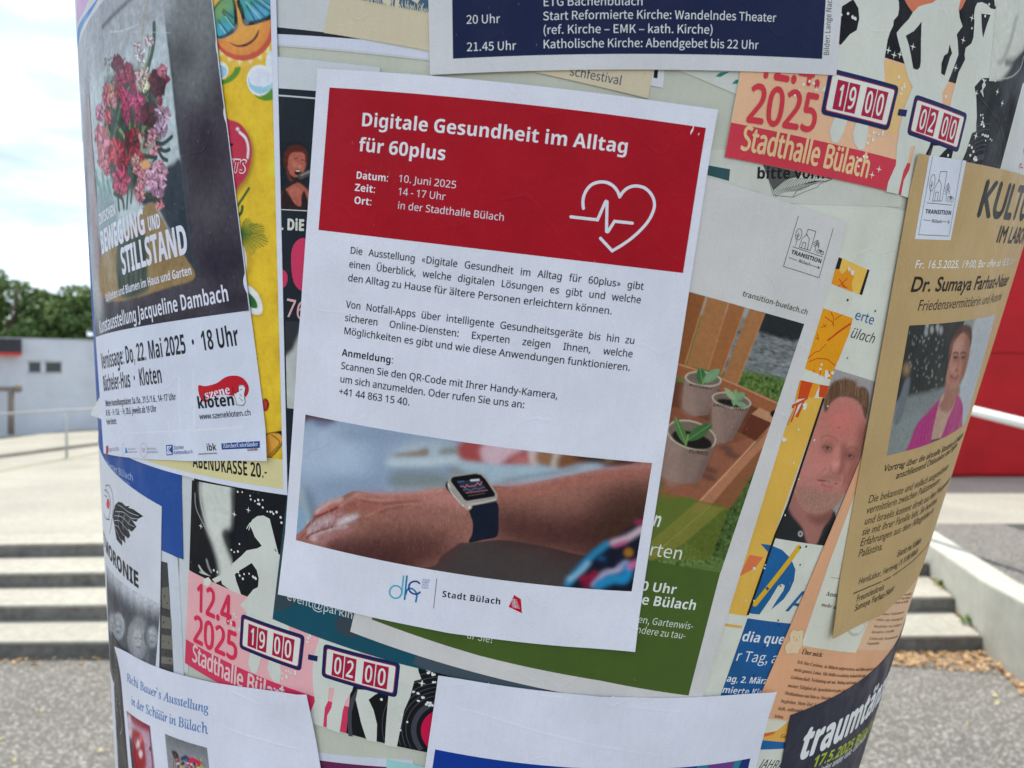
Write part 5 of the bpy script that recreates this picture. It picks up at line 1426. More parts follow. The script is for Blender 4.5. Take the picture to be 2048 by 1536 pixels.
s.line('stamp', [B3((1165, 470), (1160, 510), (1180, 545), (1215, 558), (1255, 540), (1285, 500), (1295, 460)), B3((1175, 480), (1175, 515), (1200, 545), (1240, 540))], .9, (70, 66, 62), 3, sm=3)
s.line('rule', [B3((1040, 128), (1120, 140))], 1, (80, 76, 70), 3)
s.text('lettering', [('Anmeldung', B3((1000, 262))[0], B3((1052, 270))[0], 10, {'n': 2, 'style': 'serifb'}), ('mehr unter', B3((965, 340))[0], B3((1045, 356))[0], 9, {'n': 4, 'style': 'serifbi'}), ('Über mich:', B3((820, 692))[0], B3((975, 716))[0], 10, {'style': 'serifb'})], (50, 46, 44), 'serifb', 0, 3)
pl_ = [('Ich bin Corinne, in Bülach aufgewachsen, und fühle begleitet von', (788, 762), (1365, 812)), ('mein ganzes Leben. Mit Stoffen zu arbeiten, bedeutet für mich', (765, 818), (1290, 864)), ('Leidenschaft, Verbindung mit mir, Heilung und kreativ', (740, 874), (1225, 916)),
       ('meiner Tätigkeit als Sprachlehrerin gebe ich', (718, 936), (1140, 976)), ('Meditationen und liebe es, Menschen', (695, 992), (1045, 1032)), ('begleiten. Mein Ziel: Jeder', (668, 1050), (965, 1084)), ('tiefe, nährende', (645, 1106), (830, 1124)), ('leben.', (620, 1162), (690, 1172))]
s.text('small_print', [(t, B3(a)[0], B3(b)[0], 7.5) for t, a, b in pl_], (112, 76, 58), 'serifb', 0, 3)
rl_ = [('Kurse für Gross und Klein', (540, 318), (640, 316)), ('und mehr im Lehrgang', (500, 345), (632, 340)), ('meine Freude an Farben', (440, 375), (620, 366)), ('Nähen: Gemeinsam an', (415, 458), (590, 442)), ('oder am Sonntag mit', (395, 498), (582, 486)), ('begleitet von Anfang an', (378, 544), (572, 528)), ('kreatives Schaffen', (362, 586), (520, 576)), ('Liebevolle Zusammenarbeit', (345, 632), (545, 612)), ('Freundschaften', (328, 668), (415, 664))]
s.text('small_print', [(t, E7(a)[0], E7(b)[0], 6) for t, a, b in rl_], (150, 104, 74), 'serifb', 0, 3)

# --- tan lecture sheet
LK = 5
s = Sheet('lecture_sheet', 'tan sheet with a photo of a woman in pink, at the column right edge', 'poster', a4((1833, 307), (1660, 1262), LV * LK, 'TL_down'), LK, (190, 160, 114), wear=.12, lift=curl(((1660, 1262), .05, .0035), ((1760, 1215), .04, .0025), ((1833, 307), .02, .0015)))
s.fill('white_label', [(1858, 311), (1932.5, 321.5), (1901, 480.5), (1829.5, 478)], (216, 219, 232), 1)
src = np.array([A7(p)[0] for p in ((793, 42), (683, 412), (943, 495))]); dst = np.array([(1864.5, 313), (1836.9, 469.2), (1897.7, 472.2)])
_M = np.linalg.solve(np.c_[src, np.ones(3)], dst)
transition_logo(s, lambda p: [tuple(np.array([x, y, 1]) @ _M) for x, y in p])
BK = (40, 38, 34)
s.text('title', [('KULTUR', (1951.5, 431), (2020, 437), 72, {'n': 3, 'slant': .14, 'off': 0}), ('IM LABOR', (1991, 484), (2042, 486), 33, {'n': 7, 'slant': .14})], BK, 'gill', .05, 2, wear=1)
s.text('date', [('Fr. 16.5.2025, 19:00, Bar offen ab 18.30 Uhr', (1828, 536.5), (2025, 528), 16, {'slant': .1})], (232, 228, 220), 'gill', .02, 2)
s.text('speaker_name', [('Dr. Sumaya Farhat-Naser', (1819, 583), (2014, 570), 29, {'slant': .14})], BK, 'gill', .035, 2)
s.text('speaker_role', [('Friedensvermittlerin und Autorin', (1833.6, 622), (2001, 600), 22, {'slant': .14})], (62, 56, 48), 'gill', 0, 2)
def K2(a, b): return B2(a)[0], B2(b)[0]
s.text('topic', [('Vortrag über die aktuelle Situation in Palästina', *K2((460, 527), (945, 352)), 13, {'n': 33, 'slant': .14}), ('anschliessend Diskussion und Apéro', *K2((552, 578), (905, 420)), 13, {'n': 24, 'slant': .14})], (52, 48, 42), 'gill', .018, 2)
s.text('body_text', [('Die bekannte und vielfach ausgezeichnete', *K2((348, 757), (782, 605)), 15, {'n': 25, 'slant': .14}), ('vermittlerin zwischen Palästinensern', *K2((335, 834), (705, 705)), 15, {'n': 21, 'slant': .14}),
    ('und Israelis kommt direkt aus dem Westjordanland', *K2((320, 914), (748, 762)), 15, {'n': 25, 'slant': .14}), ('sie mit ihrer Familie lebt. Sie berichtet', *K2((303, 992), (718, 842)), 15, {'n': 27, 'slant': .14}),
    ('Erfahrungen aus dem Alltagsleben in', *K2((288, 1072), (660, 935)), 15, {'n': 19, 'slant': .14}), ('Palästina.', *K2((275, 1152), (455, 1092)), 15, {'slant': .14})], (78, 68, 54), 'gill', .004, 2)
s.text('address', [('Eintritt frei, Kollekte', *K2((560, 1150), (735, 1042)), 12, {'slant': .14}), ('HertiLabor, Hertiweg 19, 8180 Bülach', *K2((275, 1350), (562, 1222)), 12, {'n': 20, 'slant': .14}), ('Freundeskreis', *K2((255, 1476), (455, 1380)), 12, {'slant': .14}), ('Sumaya Farhat-Naser', *K2((240, 1542), (532, 1385)), 12, {'slant': .14})], (74, 68, 58), 'gill', .015, 2)
s.line('rule', [[B2((237, 1412))[0], B2((560, 1262))[0]]], 3.6, (78, 76, 68), 2)
_r0, _r1 = U([B2((237, 1412))[0], B2((560, 1262))[0]], s.h)
s.line('rule', [P([_r1, _r1 + (_r1 - _r0) * 1.4])], .0009, (78, 76, 68), 2)
def woman(s):
    a, b, c = U([B1((652, 845))[0], B1((1285, 760))[0], B2((487, 408))[0]], s.h)
    cv = Canvas(s, (a, b, c), .0005, (52, 54, 54))
    cv.poly(B1((1085, 700), (1300, 700), (1300, 1000), (1150, 1420), (1020, 1600), (980, 1300), (1050, 1000)) , (176, 182, 190), 1.5)
    cv.poly(B1((1085, 700), (1150, 700), (1110, 900), (1040, 1200), (1000, 1450), (960, 1350)), (140, 146, 142), 2)
    cv.poly(B1((560, 1400), (800, 1330), (960, 1300), (900, 1500), (600, 1620), (540, 1620)), (126, 130, 130), 3)
    cv.poly(B2((470, 400), (520, 130), (640, 110), (880, 40), (800, 130), (700, 200), (640, 380)), (132, 138, 138), 4)
    cv.poly(B1((620, 1250), (660, 1260), (590, 1540), (540, 1540)), (108, 114, 122), 2)
    cv.oval(B1((632, 1165))[0], 7, 12, (156, 128, 96), 4)
    for x, y in ((775, 895), (818, 875), (885, 880), (860, 860), (782, 845)): cv.oval(B1((x, y))[0], 3.5, 8, (168, 170, 172), 1.6, .9)
    rg = np.random.default_rng(3)
    for k in range(70):
        x, y = rg.uniform(650, 950), rg.uniform(870, 1330)
        if x > 900 and y > 1000: continue
        cv.oval(B1((x, y))[0], rg.uniform(.8, 2), rg.uniform(1.5, 4.5), (140, 142, 142), .6, rg.uniform(.4, .9), rg.uniform(-10, 25))
    # jacket, neck, face, hair
    cv.poly(B2((640, 385), (660, 300), (720, 160), (800, 80), (880, -10), (980, -60), (1040, 20), (1040, 150), (1020, 240), (860, 320)), (172, 56, 122), 1.2)
    for k_ in range(9): cv.stroke(B2((690 + k_ * 14, 330 - k_ * 6), (730 + k_ * 10, 200 - k_ * 8), (800 + k_ * 8, 60 - k_ * 6)), 1.2, (140, 40, 98) if k_ % 2 else (192, 80, 142), .8, .5)
    cv.poly(B2((890, -30), (960, -60), (990, 0), (930, 150), (880, 280), (815, 300), (840, 150)), (188, 152, 136), 1)
    cv.stroke(B2((815, 300), (870, 285)), 2, (40, 40, 44), .5)
    cv.poly(B1((930, 1230), (1020, 1300), (1000, 1370), (940, 1480), (870, 1440), (905, 1370)), (160, 112, 98), 1.5)
    cv.poly(B1((940, 1130), (950, 1010), (1000, 900), (1070, 880), (1100, 940), (1090, 1060), (1060, 1190), (1020, 1270), (960, 1310), (920, 1240)), (172, 122, 106), 1.2)
    cv.poly(B1((950, 1010), (985, 900), (1045, 845), (1100, 850), (1112, 930), (1095, 1010), (1085, 940), (1050, 895), (1005, 935), (970, 1020), (940, 1120)), (88, 56, 44), 1)
    cv.oval(B1((1000, 1000))[0], 10, 12, (196, 146, 130), 4); cv.poly(B1((1060, 900), (1095, 940), (1090, 1060), (1060, 1190), (1020, 1270), (1040, 1150), (1066, 1020)), (134, 88, 76), 3, .8); cv.oval(B1((975, 1160))[0], 7, 9, (188, 134, 120), 3, .8)
    for x, y in ((992, 1078), (1048, 1078)):
        cv.oval(B1((x, y))[0], 6.5, 4.6, (128, 86, 76), 1.6, .9); cv.oval(B1((x, y))[0], 4.6, 2.0, (56, 38, 36), .7); cv.stroke(B1((x - 16, y + 26), (x, y + 32), (x + 16, y + 26)), 1.6, (130, 86, 76), 1.2, .7); cv.stroke(B1((x - 18, y - 28), (x, y - 38), (x + 18, y - 26)), 1.8, (84, 56, 48), .6)
    cv.stroke(B1((1018, 1080), (1010, 1150), (990, 1170), (1010, 1178)), 1.4, (130, 84, 74), .8)
    cv.stroke(B1((955, 1215), (985, 1225), (1010, 1215)), 3, (140, 70, 72), .7); cv.stroke(B1((968, 1216), (985, 1221), (1000, 1215)), .9, (176, 146, 136), .6, .7); cv.stroke(B1((960, 1238), (985, 1246), (1005, 1236)), 2, (146, 90, 82), 1, .6)
    cv.stroke(B1((950, 1180), (945, 1220), (960, 1260)), 1.6, (140, 92, 80), 1)
    cv.noise(.05, 1.0); cv.finish()
woman(s)

# --- black dance flyer at the bottom right
s = Sheet('dance_flyer', 'black flyer with slanting white and lime lettering at the lower right of the column', 'poster', a4((1581.8, 1431), (1743, 1345), LV * 5, 'TL_right'), 5, (52, 54, 70), wear=.4)
s.text('title', [('traumtänzer', (1594, 1521), (1716.5, 1452), 60, {'n': 5, 'slant': .12})], (226, 226, 228), 'sansb', .03, 2)
s.text('date', [('17.5.2025 Bülach', (1622, 1536), (1704, 1496), 21, {'n': 9, 'slant': .1})], (172, 186, 56), 'sansb', .01, 2)
s.text('subtitle', [('wieder ander tanz- und musik', (1630, 1551), (1703, 1506), 12, {'n': 18, 'slant': .1})], (216, 216, 220), 'sansb', 0, 2)

# --- navy church poster
s = Sheet('church_poster', 'navy programme poster with white times and church names at the top of the picture', 'poster', a4((860, 150), (1678, 151), LV * 5, 'BL_right'), 5, (212, 211, 216), wear=.1)
s.fill('navy_field', [(903.5, -60), (906, 117.5), (1644, 118), (1655, -60)], (32, 42, 76), 1, .25)
s.text('time', [('20 Uhr', A4_((1205, 147))[0], A4_((1413, 141))[0], 17), ('21.45 Uhr', A4_((1208, 315))[0], A4_((1512, 306))[0], 17)], (222, 224, 228), 'cjk', .004, 2)
s.text('programme', [('ETG Bachenbülach', (1085.3, 12.4), (1286.5, 10.6), 17), ('Start Reformierte Kirche: Wandelndes Theater', (1085.3, 40.7), (1551.7, 44), 17), ('(ref. Kirche – EMK – kath. Kirche)', (1085.3, 68.4), (1426.5, 67.8), 17), ('Katholische Kirche: Abendgebet bis 22 Uhr', (1085.3, 97), (1516.5, 98.5), 17)], (222, 224, 228), 'cjk', .004, 2)
s.text('credit', [('Bilder: Lange Nacht', (1657.5, 111.5), (1664, 0), .0031, {'n': 17})], (60, 62, 70), 'cjk', 0, 2)

# --- blue orchestra sheet, band poster
s = Sheet('orchestra_poster', 'plain blue orchestra poster at the left edge, showing below and beside the flower exhibition poster', 'poster', a4((366.5, 1118.7), (362.6, 954.6), LV * 2, 'BR_up'), 2.5, (40, 82, 156), wear=.15)
s.text('lettering', [('rchester Bülach', D6((62, 2))[0], D6((262, 118))[0], 12), ('Leitung: Urs', D6((118, 75))[0], D6((238, 155))[0], 7)], (176, 192, 228), 'sans', 0, 2)
s = Sheet('band_poster', 'white band poster with a black winged crest and a grey group photo', 'poster', a4((323, 1013), (318, 1340), LV * 4, 'TR_down'), 4, (214, 215, 226), wear=.3)
wing = [(118, 330), (130, 300), (118, 310), (135, 285), (155, 268), (180, 275), (205, 300), (238, 300), (225, 312), (260, 322), (300, 350), (335, 375), (300, 392), (285, 415), (262, 410), (240, 385), (285, 450), (262, 478), (248, 488), (225, 465), (240, 520), (222, 540), (200, 520), (205, 575), (182, 545), (180, 592), (160, 570), (140, 545), (130, 490), (122, 430), (112, 380)]
s.fill('wing', [D6(*wing)], (42, 44, 50), 1)
s.line('feather', [D6((130, 340), (190, 345), (240, 385), (300, 395)), D6((125, 370), (180, 380), (230, 430), (270, 450)), D6((122, 405), (165, 410), (200, 455), (238, 490)), D6((125, 440), (150, 450), (180, 500), (222, 535)), D6((128, 470), (145, 490), (160, 530), (182, 560)), D6((150, 290), (185, 310), (230, 345), (300, 372)), D6((160, 345), (150, 400), (160, 470)), D6((200, 360), (185, 420), (190, 480)), D6((240, 390), (225, 430))], 1.3, (208, 209, 220), 2, sm=3)
s.line('crest', [D6((60, 150), (85, 150), (105, 190), (115, 260), (112, 350), (100, 440), (88, 500)), D6((50, 180), (75, 200), (95, 260), (92, 350), (80, 400)), D6((45, 350), (60, 390), (90, 400)), D6((60, 150), (70, 200)), D6((52, 220), (70, 235))], 3, (84, 86, 92), 2, sm=3)
s.fill('gem', [D6((72, 245), (84, 250), (90, 280), (84, 320), (72, 315), (66, 280))], (214, 70, 88), 3)
s.text('title', [('T MORONIE', D6((48, 580))[0], D6((305, 903))[0], 22)], (44, 46, 54), 'sansb', .03, 2, wear=1)
def band(s):
    a, b, c = U([D6((64, 720))[0], D6((462, 1010))[0], D6((92, 1480))[0]], s.h)
    cv = Canvas(s, (a, b, c), .0007, (206, 208, 218))
    cv.poly(D6((64, 800), (110, 880), (200, 980), (330, 1080), (462, 1130), (462, 1600), (80, 1600)), (84, 88, 96), 4)
    for i in range(14):
        t = i / 13; x, y = 90 + 350 * t, 800 + 300 * t
        cv.stroke(D6((x, y + 120), (x - 8, y - 30)), 3.5, (150, 153, 162) if i % 2 else (196, 198, 208), 2, .7)
    cv.poly(D6((90, 880), (180, 960), (300, 1050), (460, 1120), (460, 1260), (330, 1180), (180, 1100), (90, 1000)), (66, 70, 78), 4, .9)
    def head(x, y, rx, ry, hair):
        cv.oval(D6((x, y))[0], rx * 1.35, ry * 1.35, hair, 1.5); cv.oval(D6((x, y + 6))[0], rx, ry, (150, 152, 158), 2.0); cv.oval(D6((x - rx * .3, y))[0], rx * .5, ry * .6, (178, 180, 185), 2)
        cv.stroke(D6((x - rx * 1.8, y - 6), (x - rx * .4, y - 4)), 1.4, (90, 92, 98), .7); cv.stroke(D6((x + rx * .6, y - 2), (x + rx * 2, y + 2)), 1.4, (90, 92, 98), .7)
        cv.stroke(D6((x - rx, y + ry * 1.9), (x + rx, y + ry * 2.1)), 1.8, (96, 96, 104), .8)
        cv.stroke(D6((x + 4, y), (x, y + ry * 1.0)), 1.4, (140, 142, 148), .8)
    cv.oval(D6((305, 1250))[0], 20, 44, (120, 122, 128), 4)
    head(150, 1180, 10, 20, (170, 172, 178)); head(110, 1160, 6, 16, (140, 142, 150)); head(298, 1270, 16, 31, (140, 142, 148)); head(400, 1250, 12, 22, (90, 94, 102))
    cv.stroke(D6((350, 1160), (370, 1300), (360, 1460)), 6, (120, 124, 132), 3)
    cv.poly(D6((120, 1260), (170, 1330), (260, 1400), (120, 1500), (90, 1400)), (52, 54, 60), 3)
    cv.noise(.08, 1.0); cv.finish()
band(s)

# --- sheets at the very top left
q = U([(160, 250), (156, -40), (430, -40), (430, 60)], LV * 3)
s = Sheet('old_sheet', 'white sheet with a pink field and a blue arc above the flower poster', 'poster', P([q[0] - (.07, 0), q[1] - (.07, -.0), q[2], q[3], q[0] + (.06, -.02)]), 4, (206, 207, 212), wear=.3)
s.fill('pink_field', [C5((18, -100), (175, -60), (110, 100), (60, 190), (28, 250), (18, 120))], (206, 162, 206), 1, sm=0)
s.fill('blue_arc', [C5((250, -20), (160, 100), (80, 210), (34, 310), (26, 430), (34, 520), (52, 380), (90, 270), (150, 175), (230, 40))], (96, 144, 204), 2, sm=2)
s.line('crease', [C5((160, 90), (135, 200), (150, 280))], 1, (170, 172, 180), 2)
s.fill('yellow_mark', [C5((165, 335), (180, 310), (195, 312), (180, 345))], (226, 190, 90), 2)

# --- yellow beach-party poster
LY = 4.3
s = Sheet('party_poster', 'yellow party poster with a smiling sun in mirrored glasses', 'poster', a4((575, 990.5), (552, 0), LV * LY, 'BR_up', l=.285), LY, (220, 222, 238), wear=.1)
_br, _tr = U([(565, 919), C7((720, 0))[0]], s.h); _up = unit(_tr - _br); _lf = np.array([-_up[1], _up[0]])
def party(s):
    top = _br + _up * .262
    cv = Canvas(s, (top + _lf * .085, top, _br + _lf * .085), .0006, (232, 192, 56))
    cv.noise(.05, 5)
    K = lambda *p: C7(*p)
    cv.poly(K((60, -60), (740, -60), (735, 450), (600, 620), (460, 720), (300, 640), (140, 500), (80, 200)), (238, 188, 92), 5, .8)
    for a in range(10, 180, 17):
        r = math.radians(a); c = (440 + 400 * math.cos(r), 270 + 400 * math.sin(r))
        t1, t2 = math.radians(a - 8), math.radians(a + 8)
        cv.poly(K((440 + 320 * math.cos(t1), 270 + 320 * math.sin(t1)), c, (440 + 320 * math.cos(t2), 270 + 320 * math.sin(t2))), (240, 228, 170), 1, .9, False)
    cx, cy = K((440, 275))[0]
    cv.oval((cx, cy), 63.5, 68, (206, 92, 72), .5); cv.oval((cx - 3, cy - 5), 58.5, 62, (228, 148, 78), .8); cv.oval((cx - 4, cy - 12), 44, 48, (232, 166, 84), 6)
    cv.poly(K((295, 430), (380, 462), (470, 445), (550, 392), (605, 298), (590, 375), (530, 440), (460, 476), (375, 478)), (96, 40, 58), .4)
    # glasses
    cv.poly(K((118, 130), (170, 40), (240, -20), (350, -20), (388, 230), (360, 320), (270, 380), (190, 395), (150, 340), (125, 230)), (30, 34, 40), .6)
    cv.poly(K((132, 140), (190, 50), (250, -10), (325, -10), (352, 230), (330, 290), (255, 345), (185, 365), (150, 290)), (70, 160, 150), .6)
    cv.poly(K((132, 140), (190, 50), (250, -10), (325, -10), (335, 60), (200, 180), (140, 230)), (150, 176, 84), 8, .9)
    cv.poly(K((160, 300), (250, 230), (330, 290), (255, 345), (185, 365)), (90, 176, 214), 5, .9)
    cv.poly(K((395, -20), (760, -20), (740, 175), (640, 225), (500, 265), (445, 240), (420, 150)), (30, 34, 40), .6)
    cv.poly(K((425, -10), (735, -10), (725, 130), (640, 180), (500, 218), (465, 180), (445, 80)), (76, 158, 178), .6)
    cv.poly(K((440, 10), (560, -10), (620, 60), (470, 120)), (84, 170, 150), 6, .8); cv.poly(K((500, 100), (640, 60), (700, 130), (560, 200)), (110, 180, 222), 5, .8)
    for l in (((230, 120), (350, 270)), ((190, 210), (290, 340)), ((240, 100), (340, 180)), ((520, 20), (660, 170)), ((560, 0), (720, 120)), ((480, 60), (560, 200)), ((610, 0), (720, 60))):
        cv.stroke(K(*l), 3.5, (40, 60, 80), .8, .7, False)
    for l in (((260, 170), (350, 290)), ((200, 250), (260, 340)), ((470, 20), (620, 190)), ((600, -10), (720, 80))):
        cv.stroke(K(*l), 1.6, (190, 226, 232), .6, .8, False)
    cv.poly(K((440, 200), (500, 210), (490, 265), (450, 245)), (120, 124, 130), 2); cv.poly(K((340, 290), (385, 240), (380, 290), (350, 325)), (130, 134, 140), 2)
    # shells and leaves
    cv.poly(K((160, 830), (260, 810), (340, 740), (360, 692), (420, 692), (380, 780), (300, 845), (180, 875)), (96, 146, 52), .5)
    cv.oval(K((205, 722))[0], 17, 18, (232, 236, 242), .4); cv.oval(K((200, 735))[0], 15, 13, (166, 202, 226), .6); cv.oval(K((120, 560))[0], 8, 12, (226, 230, 238), .4)
    cv.poly(K((555, 960), (620, 990), (740, 900), (745, 1015), (660, 1030), (590, 1005)), (96, 146, 52), .5)
    cv.oval(K((612, 822))[0], 26, 31, (236, 238, 244), .4); cv.oval(K((740, 640))[0], 13, 24, (226, 230, 244), .4)
    cv.poly(K((495, 780), (530, 860), (610, 885), (690, 870), (690, 750), (735, 830), (740, 900), (640, 960), (560, 940), (505, 880)), (160, 204, 224), .6)
    cv.oval(K((620, 790))[0], 22, 18, (222, 224, 240), .8); cv.oval(K((705, 800))[0], 8, 14, (222, 224, 240), .6)
    # heart-shaped red balloon
    cv.poly(A1((940, 760), (1000, 752), (1070, 790), (1122, 870), (1132, 970), (1100, 1100), (1045, 1175), (1000, 1215), (930, 1150)), (150, 118, 40), 3.5, .8)
    cv.poly(A1((930, 745), (985, 738), (1050, 765), (1100, 840), (1118, 940), (1090, 1070), (1035, 1150), (995, 1195), (920, 1150)), (196, 58, 82), .4)
    cv.stroke(A1((1042, 812), (1080, 850), (1095, 905), (1092, 968)), 5, (232, 226, 232), .4); cv.oval(A1((1030, 793))[0], 3.5, 3.5, (232, 226, 232), .3)
    # palm leaf
    for k in range(26):
        a = math.radians(-78 + k * 6.0); L = 165 + 14 * math.sin(k * .9) - abs(k - 14) * 5
        cv.stroke(A1((1045, 1440), (1045 + L * .6 * math.cos(a), 1440 + L * .6 * math.sin(a)), (1045 + L * math.cos(a) + 4, 1440 + L * math.sin(a) + 10)), 1.7, (40, 88, 44) if k % 2 else (96, 132, 50), .3, .95)
    cv.stroke(A1((1000, 1310), (1040, 1250), (1100, 1158)), 5, (50, 92, 50), .5); cv.stroke(A1((1000, 1350), (1050, 1310), (1060, 1270)), 6, (44, 84, 48), .5)
    cv.poly(A2((1080, 140), (1120, 200), (1110, 300), (1060, 320)), (200, 160, 50), 4, .8)
    cv.poly(A2((1060, 130), (1085, 200), (1080, 300), (1050, 330)), (228, 228, 226), .5)
    cv.poly(A2((1085, 372), (1145, 405), (1190, 490), (1178, 560), (1130, 560), (1090, 500)), (190, 150, 46), 4, .8)
    cv.poly(A2((1070, 380), (1110, 378), (1160, 430), (1184, 505), (1170, 548), (1120, 545), (1070, 500)), (232, 232, 232), .5)
    cv.poly(A2((1080, 410), (1115, 430), (1145, 470), (1150, 510), (1110, 505), (1075, 470)), (56, 110, 60), .5)
    cv.oval(A2((1200, 1105))[0], 8, 13, (120, 36, 40), .5); cv.oval(A2((1193, 1105))[0], 6, 11, (190, 70, 60), .6)
    cv.poly(A2((1190, 1300), (1260, 1270), (1310, 1270), (1305, 1350), (1220, 1445), (1190, 1440)), (30, 26, 22), .4)
    cv.poly(A2((1200, 1300), (1285, 1282), (1300, 1340), (1215, 1430)), (226, 164, 70), .4); cv.stroke(A2((1240, 1290), (1290, 1340), (1215, 1425)), 2, (120, 80, 30), .4)
    cv.noise(.03, 1.3); cv.finish()
party(s)
_yl = P([_br - _up * .0, _br + _lf * .2, _br + _lf * .2 - _up * .0175, _br - _up * .0175])
s.fill('pale_yellow_band', _yl, (222, 210, 160), 1)
s.text('lettering', [('r', A1((966, 925))[0], A1((995, 930))[0], 20, {'style': 'sansbi'})], (52, 26, 34), 'sansbi', .03, 3)
s.text('lettering', [('NTS', A1((945, 1054))[0], A1((1082, 1064))[0], 26, {'style': 'sansbi'})], (232, 214, 218), 'sansbi', .06, 3)
s.text('lettering', [('NTS', A1((949, 1052))[0], A1((1078, 1062))[0], 24, {'style': 'sansbi'})], (176, 46, 72), 'sansbi', .0, 4)
s.text('price', [('ABENDKASSE 20.-', D5((128, 20))[0], D5((868, 132))[0], 27)], (34, 34, 36), 'sansb', .0, 2)

# --- flower exhibition poster
s = Sheet('exhibition_poster', 'exhibition poster with a painted bouquet above a white lower part, at the left edge', 'poster', a4((540, 920), (424, 0), LV * 7, 'BR_up'), 7, (216, 219, 236), wear=.15, lift=curl(((540, 920), .03, .003), ((498, 620), .02, .0008), ((380, 925), .025, .0012), ((445, 150), .03, .001)))
_c, _d = U([(540, 920), (424, 0)], s.h); _up = unit(_d - _c); _lf = np.array([-_up[1], _up[0]])
def bouquet(s):
    mid = U([(498.5, 621)], s.h)[0]; hb = (mid - _c) @ _up
    tl = _c + _up * .2965 + _lf * .2095
    cv = Canvas(s, (tl, tl - _lf * .209, _c + _lf * .2095 + _up * hb), .00066, (74, 68, 78))
    cv.poly([(380, -200), (430, -100), (425, 130), (380, 200), (330, 60)], (128, 132, 134), 25, .9)
    cv.oval((405, 300), 45, 60, (48, 34, 50), 22, .9); cv.oval((370, 110), 30, 40, (76, 76, 80), 16, .8); cv.oval((440, 520), 50, 45, (44, 38, 54), 20, .9)
    cv.oval((415, 420), 30, 26, (92, 86, 90), 14, .6); cv.oval((300, 640), 120, 26, (50, 48, 58), 12, .9); cv.oval((470, 600), 30, 20, (48, 42, 54), 10, .8)
    cv.poly([(150, 90), (165, 90), (185, 300), (200, 560), (206, 640), (185, 620), (176, 400)], (166, 168, 176), 4)
    cv.poly([(168, 130), (176, 130), (192, 400), (204, 600), (198, 600), (182, 380)], (176, 148, 152), 3, .8)
    cv.poly(C5((125, 600), (200, 430), (330, 270), (480, 100), (600, -20), (760, -300), (965, -300), (968, 0), (1060, 720), (1140, 1500), (1215, 2100), (1325, 3050), (900, 3160), (350, 3330), (290, 2800), (185, 1536)), (58, 62, 68), 1, 1, False)
    cv.poly(C5((135, 600), (210, 440), (340, 280), (490, 110), (610, -20), (760, -300), (955, -300), (958, 0), (1045, 720), (1125, 1500), (1200, 2100), (1310, 3040), (900, 3145), (355, 3315), (300, 2800), (195, 1536)), (188, 200, 206), .6, 1, False)
    cv.stroke(C5((40, 1300), (52, 900), (75, 650), (150, 440), (300, 250), (480, 70), (640, -60), (800, -190)), 24, (172, 175, 184), 2.5, .95)
    cv.stroke(C5((300, 300), (420, 170), (600, 0), (760, -150)), 4, (84, 88, 98), 1.5, .9)
    m = cv.mask(C5((135, 600), (490, 110), (958, 0), (1130, 1500), (1140, 1700), (200, 1700)), 2, False); cv.noise(.05, 2.2, (1, 1), m)
    cv.poly(C6((560, 640), (700, 600), (830, 385), (900, 350), (990, 322), (1060, 900), (1135, 1505), (1060, 1520), (980, 1240), (850, 1000), (720, 770), (600, 780)), (50, 60, 70), 2)
    cv.poly(C6((600, 790), (700, 752), (760, 850), (850, 1010), (1000, 1260), (1128, 1500), (900, 1600), (220, 1750), (170, 1240), (340, 1150)), (152, 126, 84), 1)
    cv.poly(C6((130, 620), (260, 640), (330, 800), (320, 1100), (160, 1200)), (150, 166, 172), 3)
    cv.poly(C6((330, 1170), (480, 1100), (620, 1060), (640, 1500), (640, 1640), (370, 1700)), (62, 76, 66), 2); cv.noise(.05, 1.5)
    for k in range(9): cv.stroke(C6((400 + 24 * k, 1150), (390 + 26 * k, 1400), (410 + 22 * k, 1650)), 2.5, (92, 108, 84) if k % 2 else (40, 54, 50), 1, .7)
    # foliage core
    cv.poly(C5((330, 900), (450, 800), (600, 760), (800, 800), (900, 1000), (930, 1300), (940, 1500), (800, 1700), (760, 2050), (640, 2120), (450, 2080), (380, 1900), (300, 1600), (330, 1200)), (50, 68, 58), 4)
    m = cv.mask(C5((330, 900), (600, 760), (900, 1000), (940, 1500), (760, 2050), (450, 2080), (300, 1600)), 3)
    cv.noise(.25, 1.3, (1, 1), m)
    rg = np.random.default_rng(11)
    def leafs(pts, w, c): cv.stroke(pts, w, c, .6, .95)
    leafs(C5((868, 262), (868, 400), (850, 560), (800, 760), (790, 900)), 9, (62, 82, 74)); leafs(C5((835, 480), (800, 640), (780, 760)), 3, (128, 128, 80))
    leafs(C5((800, 20), (765, 180), (738, 400), (700, 700)), 3.6, (172, 160, 132)); leafs(C5((690, 640), (715, 800)), 5, (160, 158, 130))
    for a, b, c_ in (((430, 1500), (500, 1150), (88, 112, 76)), ((380, 1500), (300, 1180), (110, 128, 96)), ((340, 1250), (360, 1500), (130, 146, 104)), ((480, 1400), (540, 1500), (150, 166, 118)), ((560, 1500), (590, 1250), (40, 56, 48)), ((640, 1450), (700, 1200), (120, 118, 60)), ((720, 1300), (760, 1000), (56, 74, 50)), ((880, 1050), (900, 1110), (96, 104, 60))):
        leafs(C5(a, b), 5, c_)
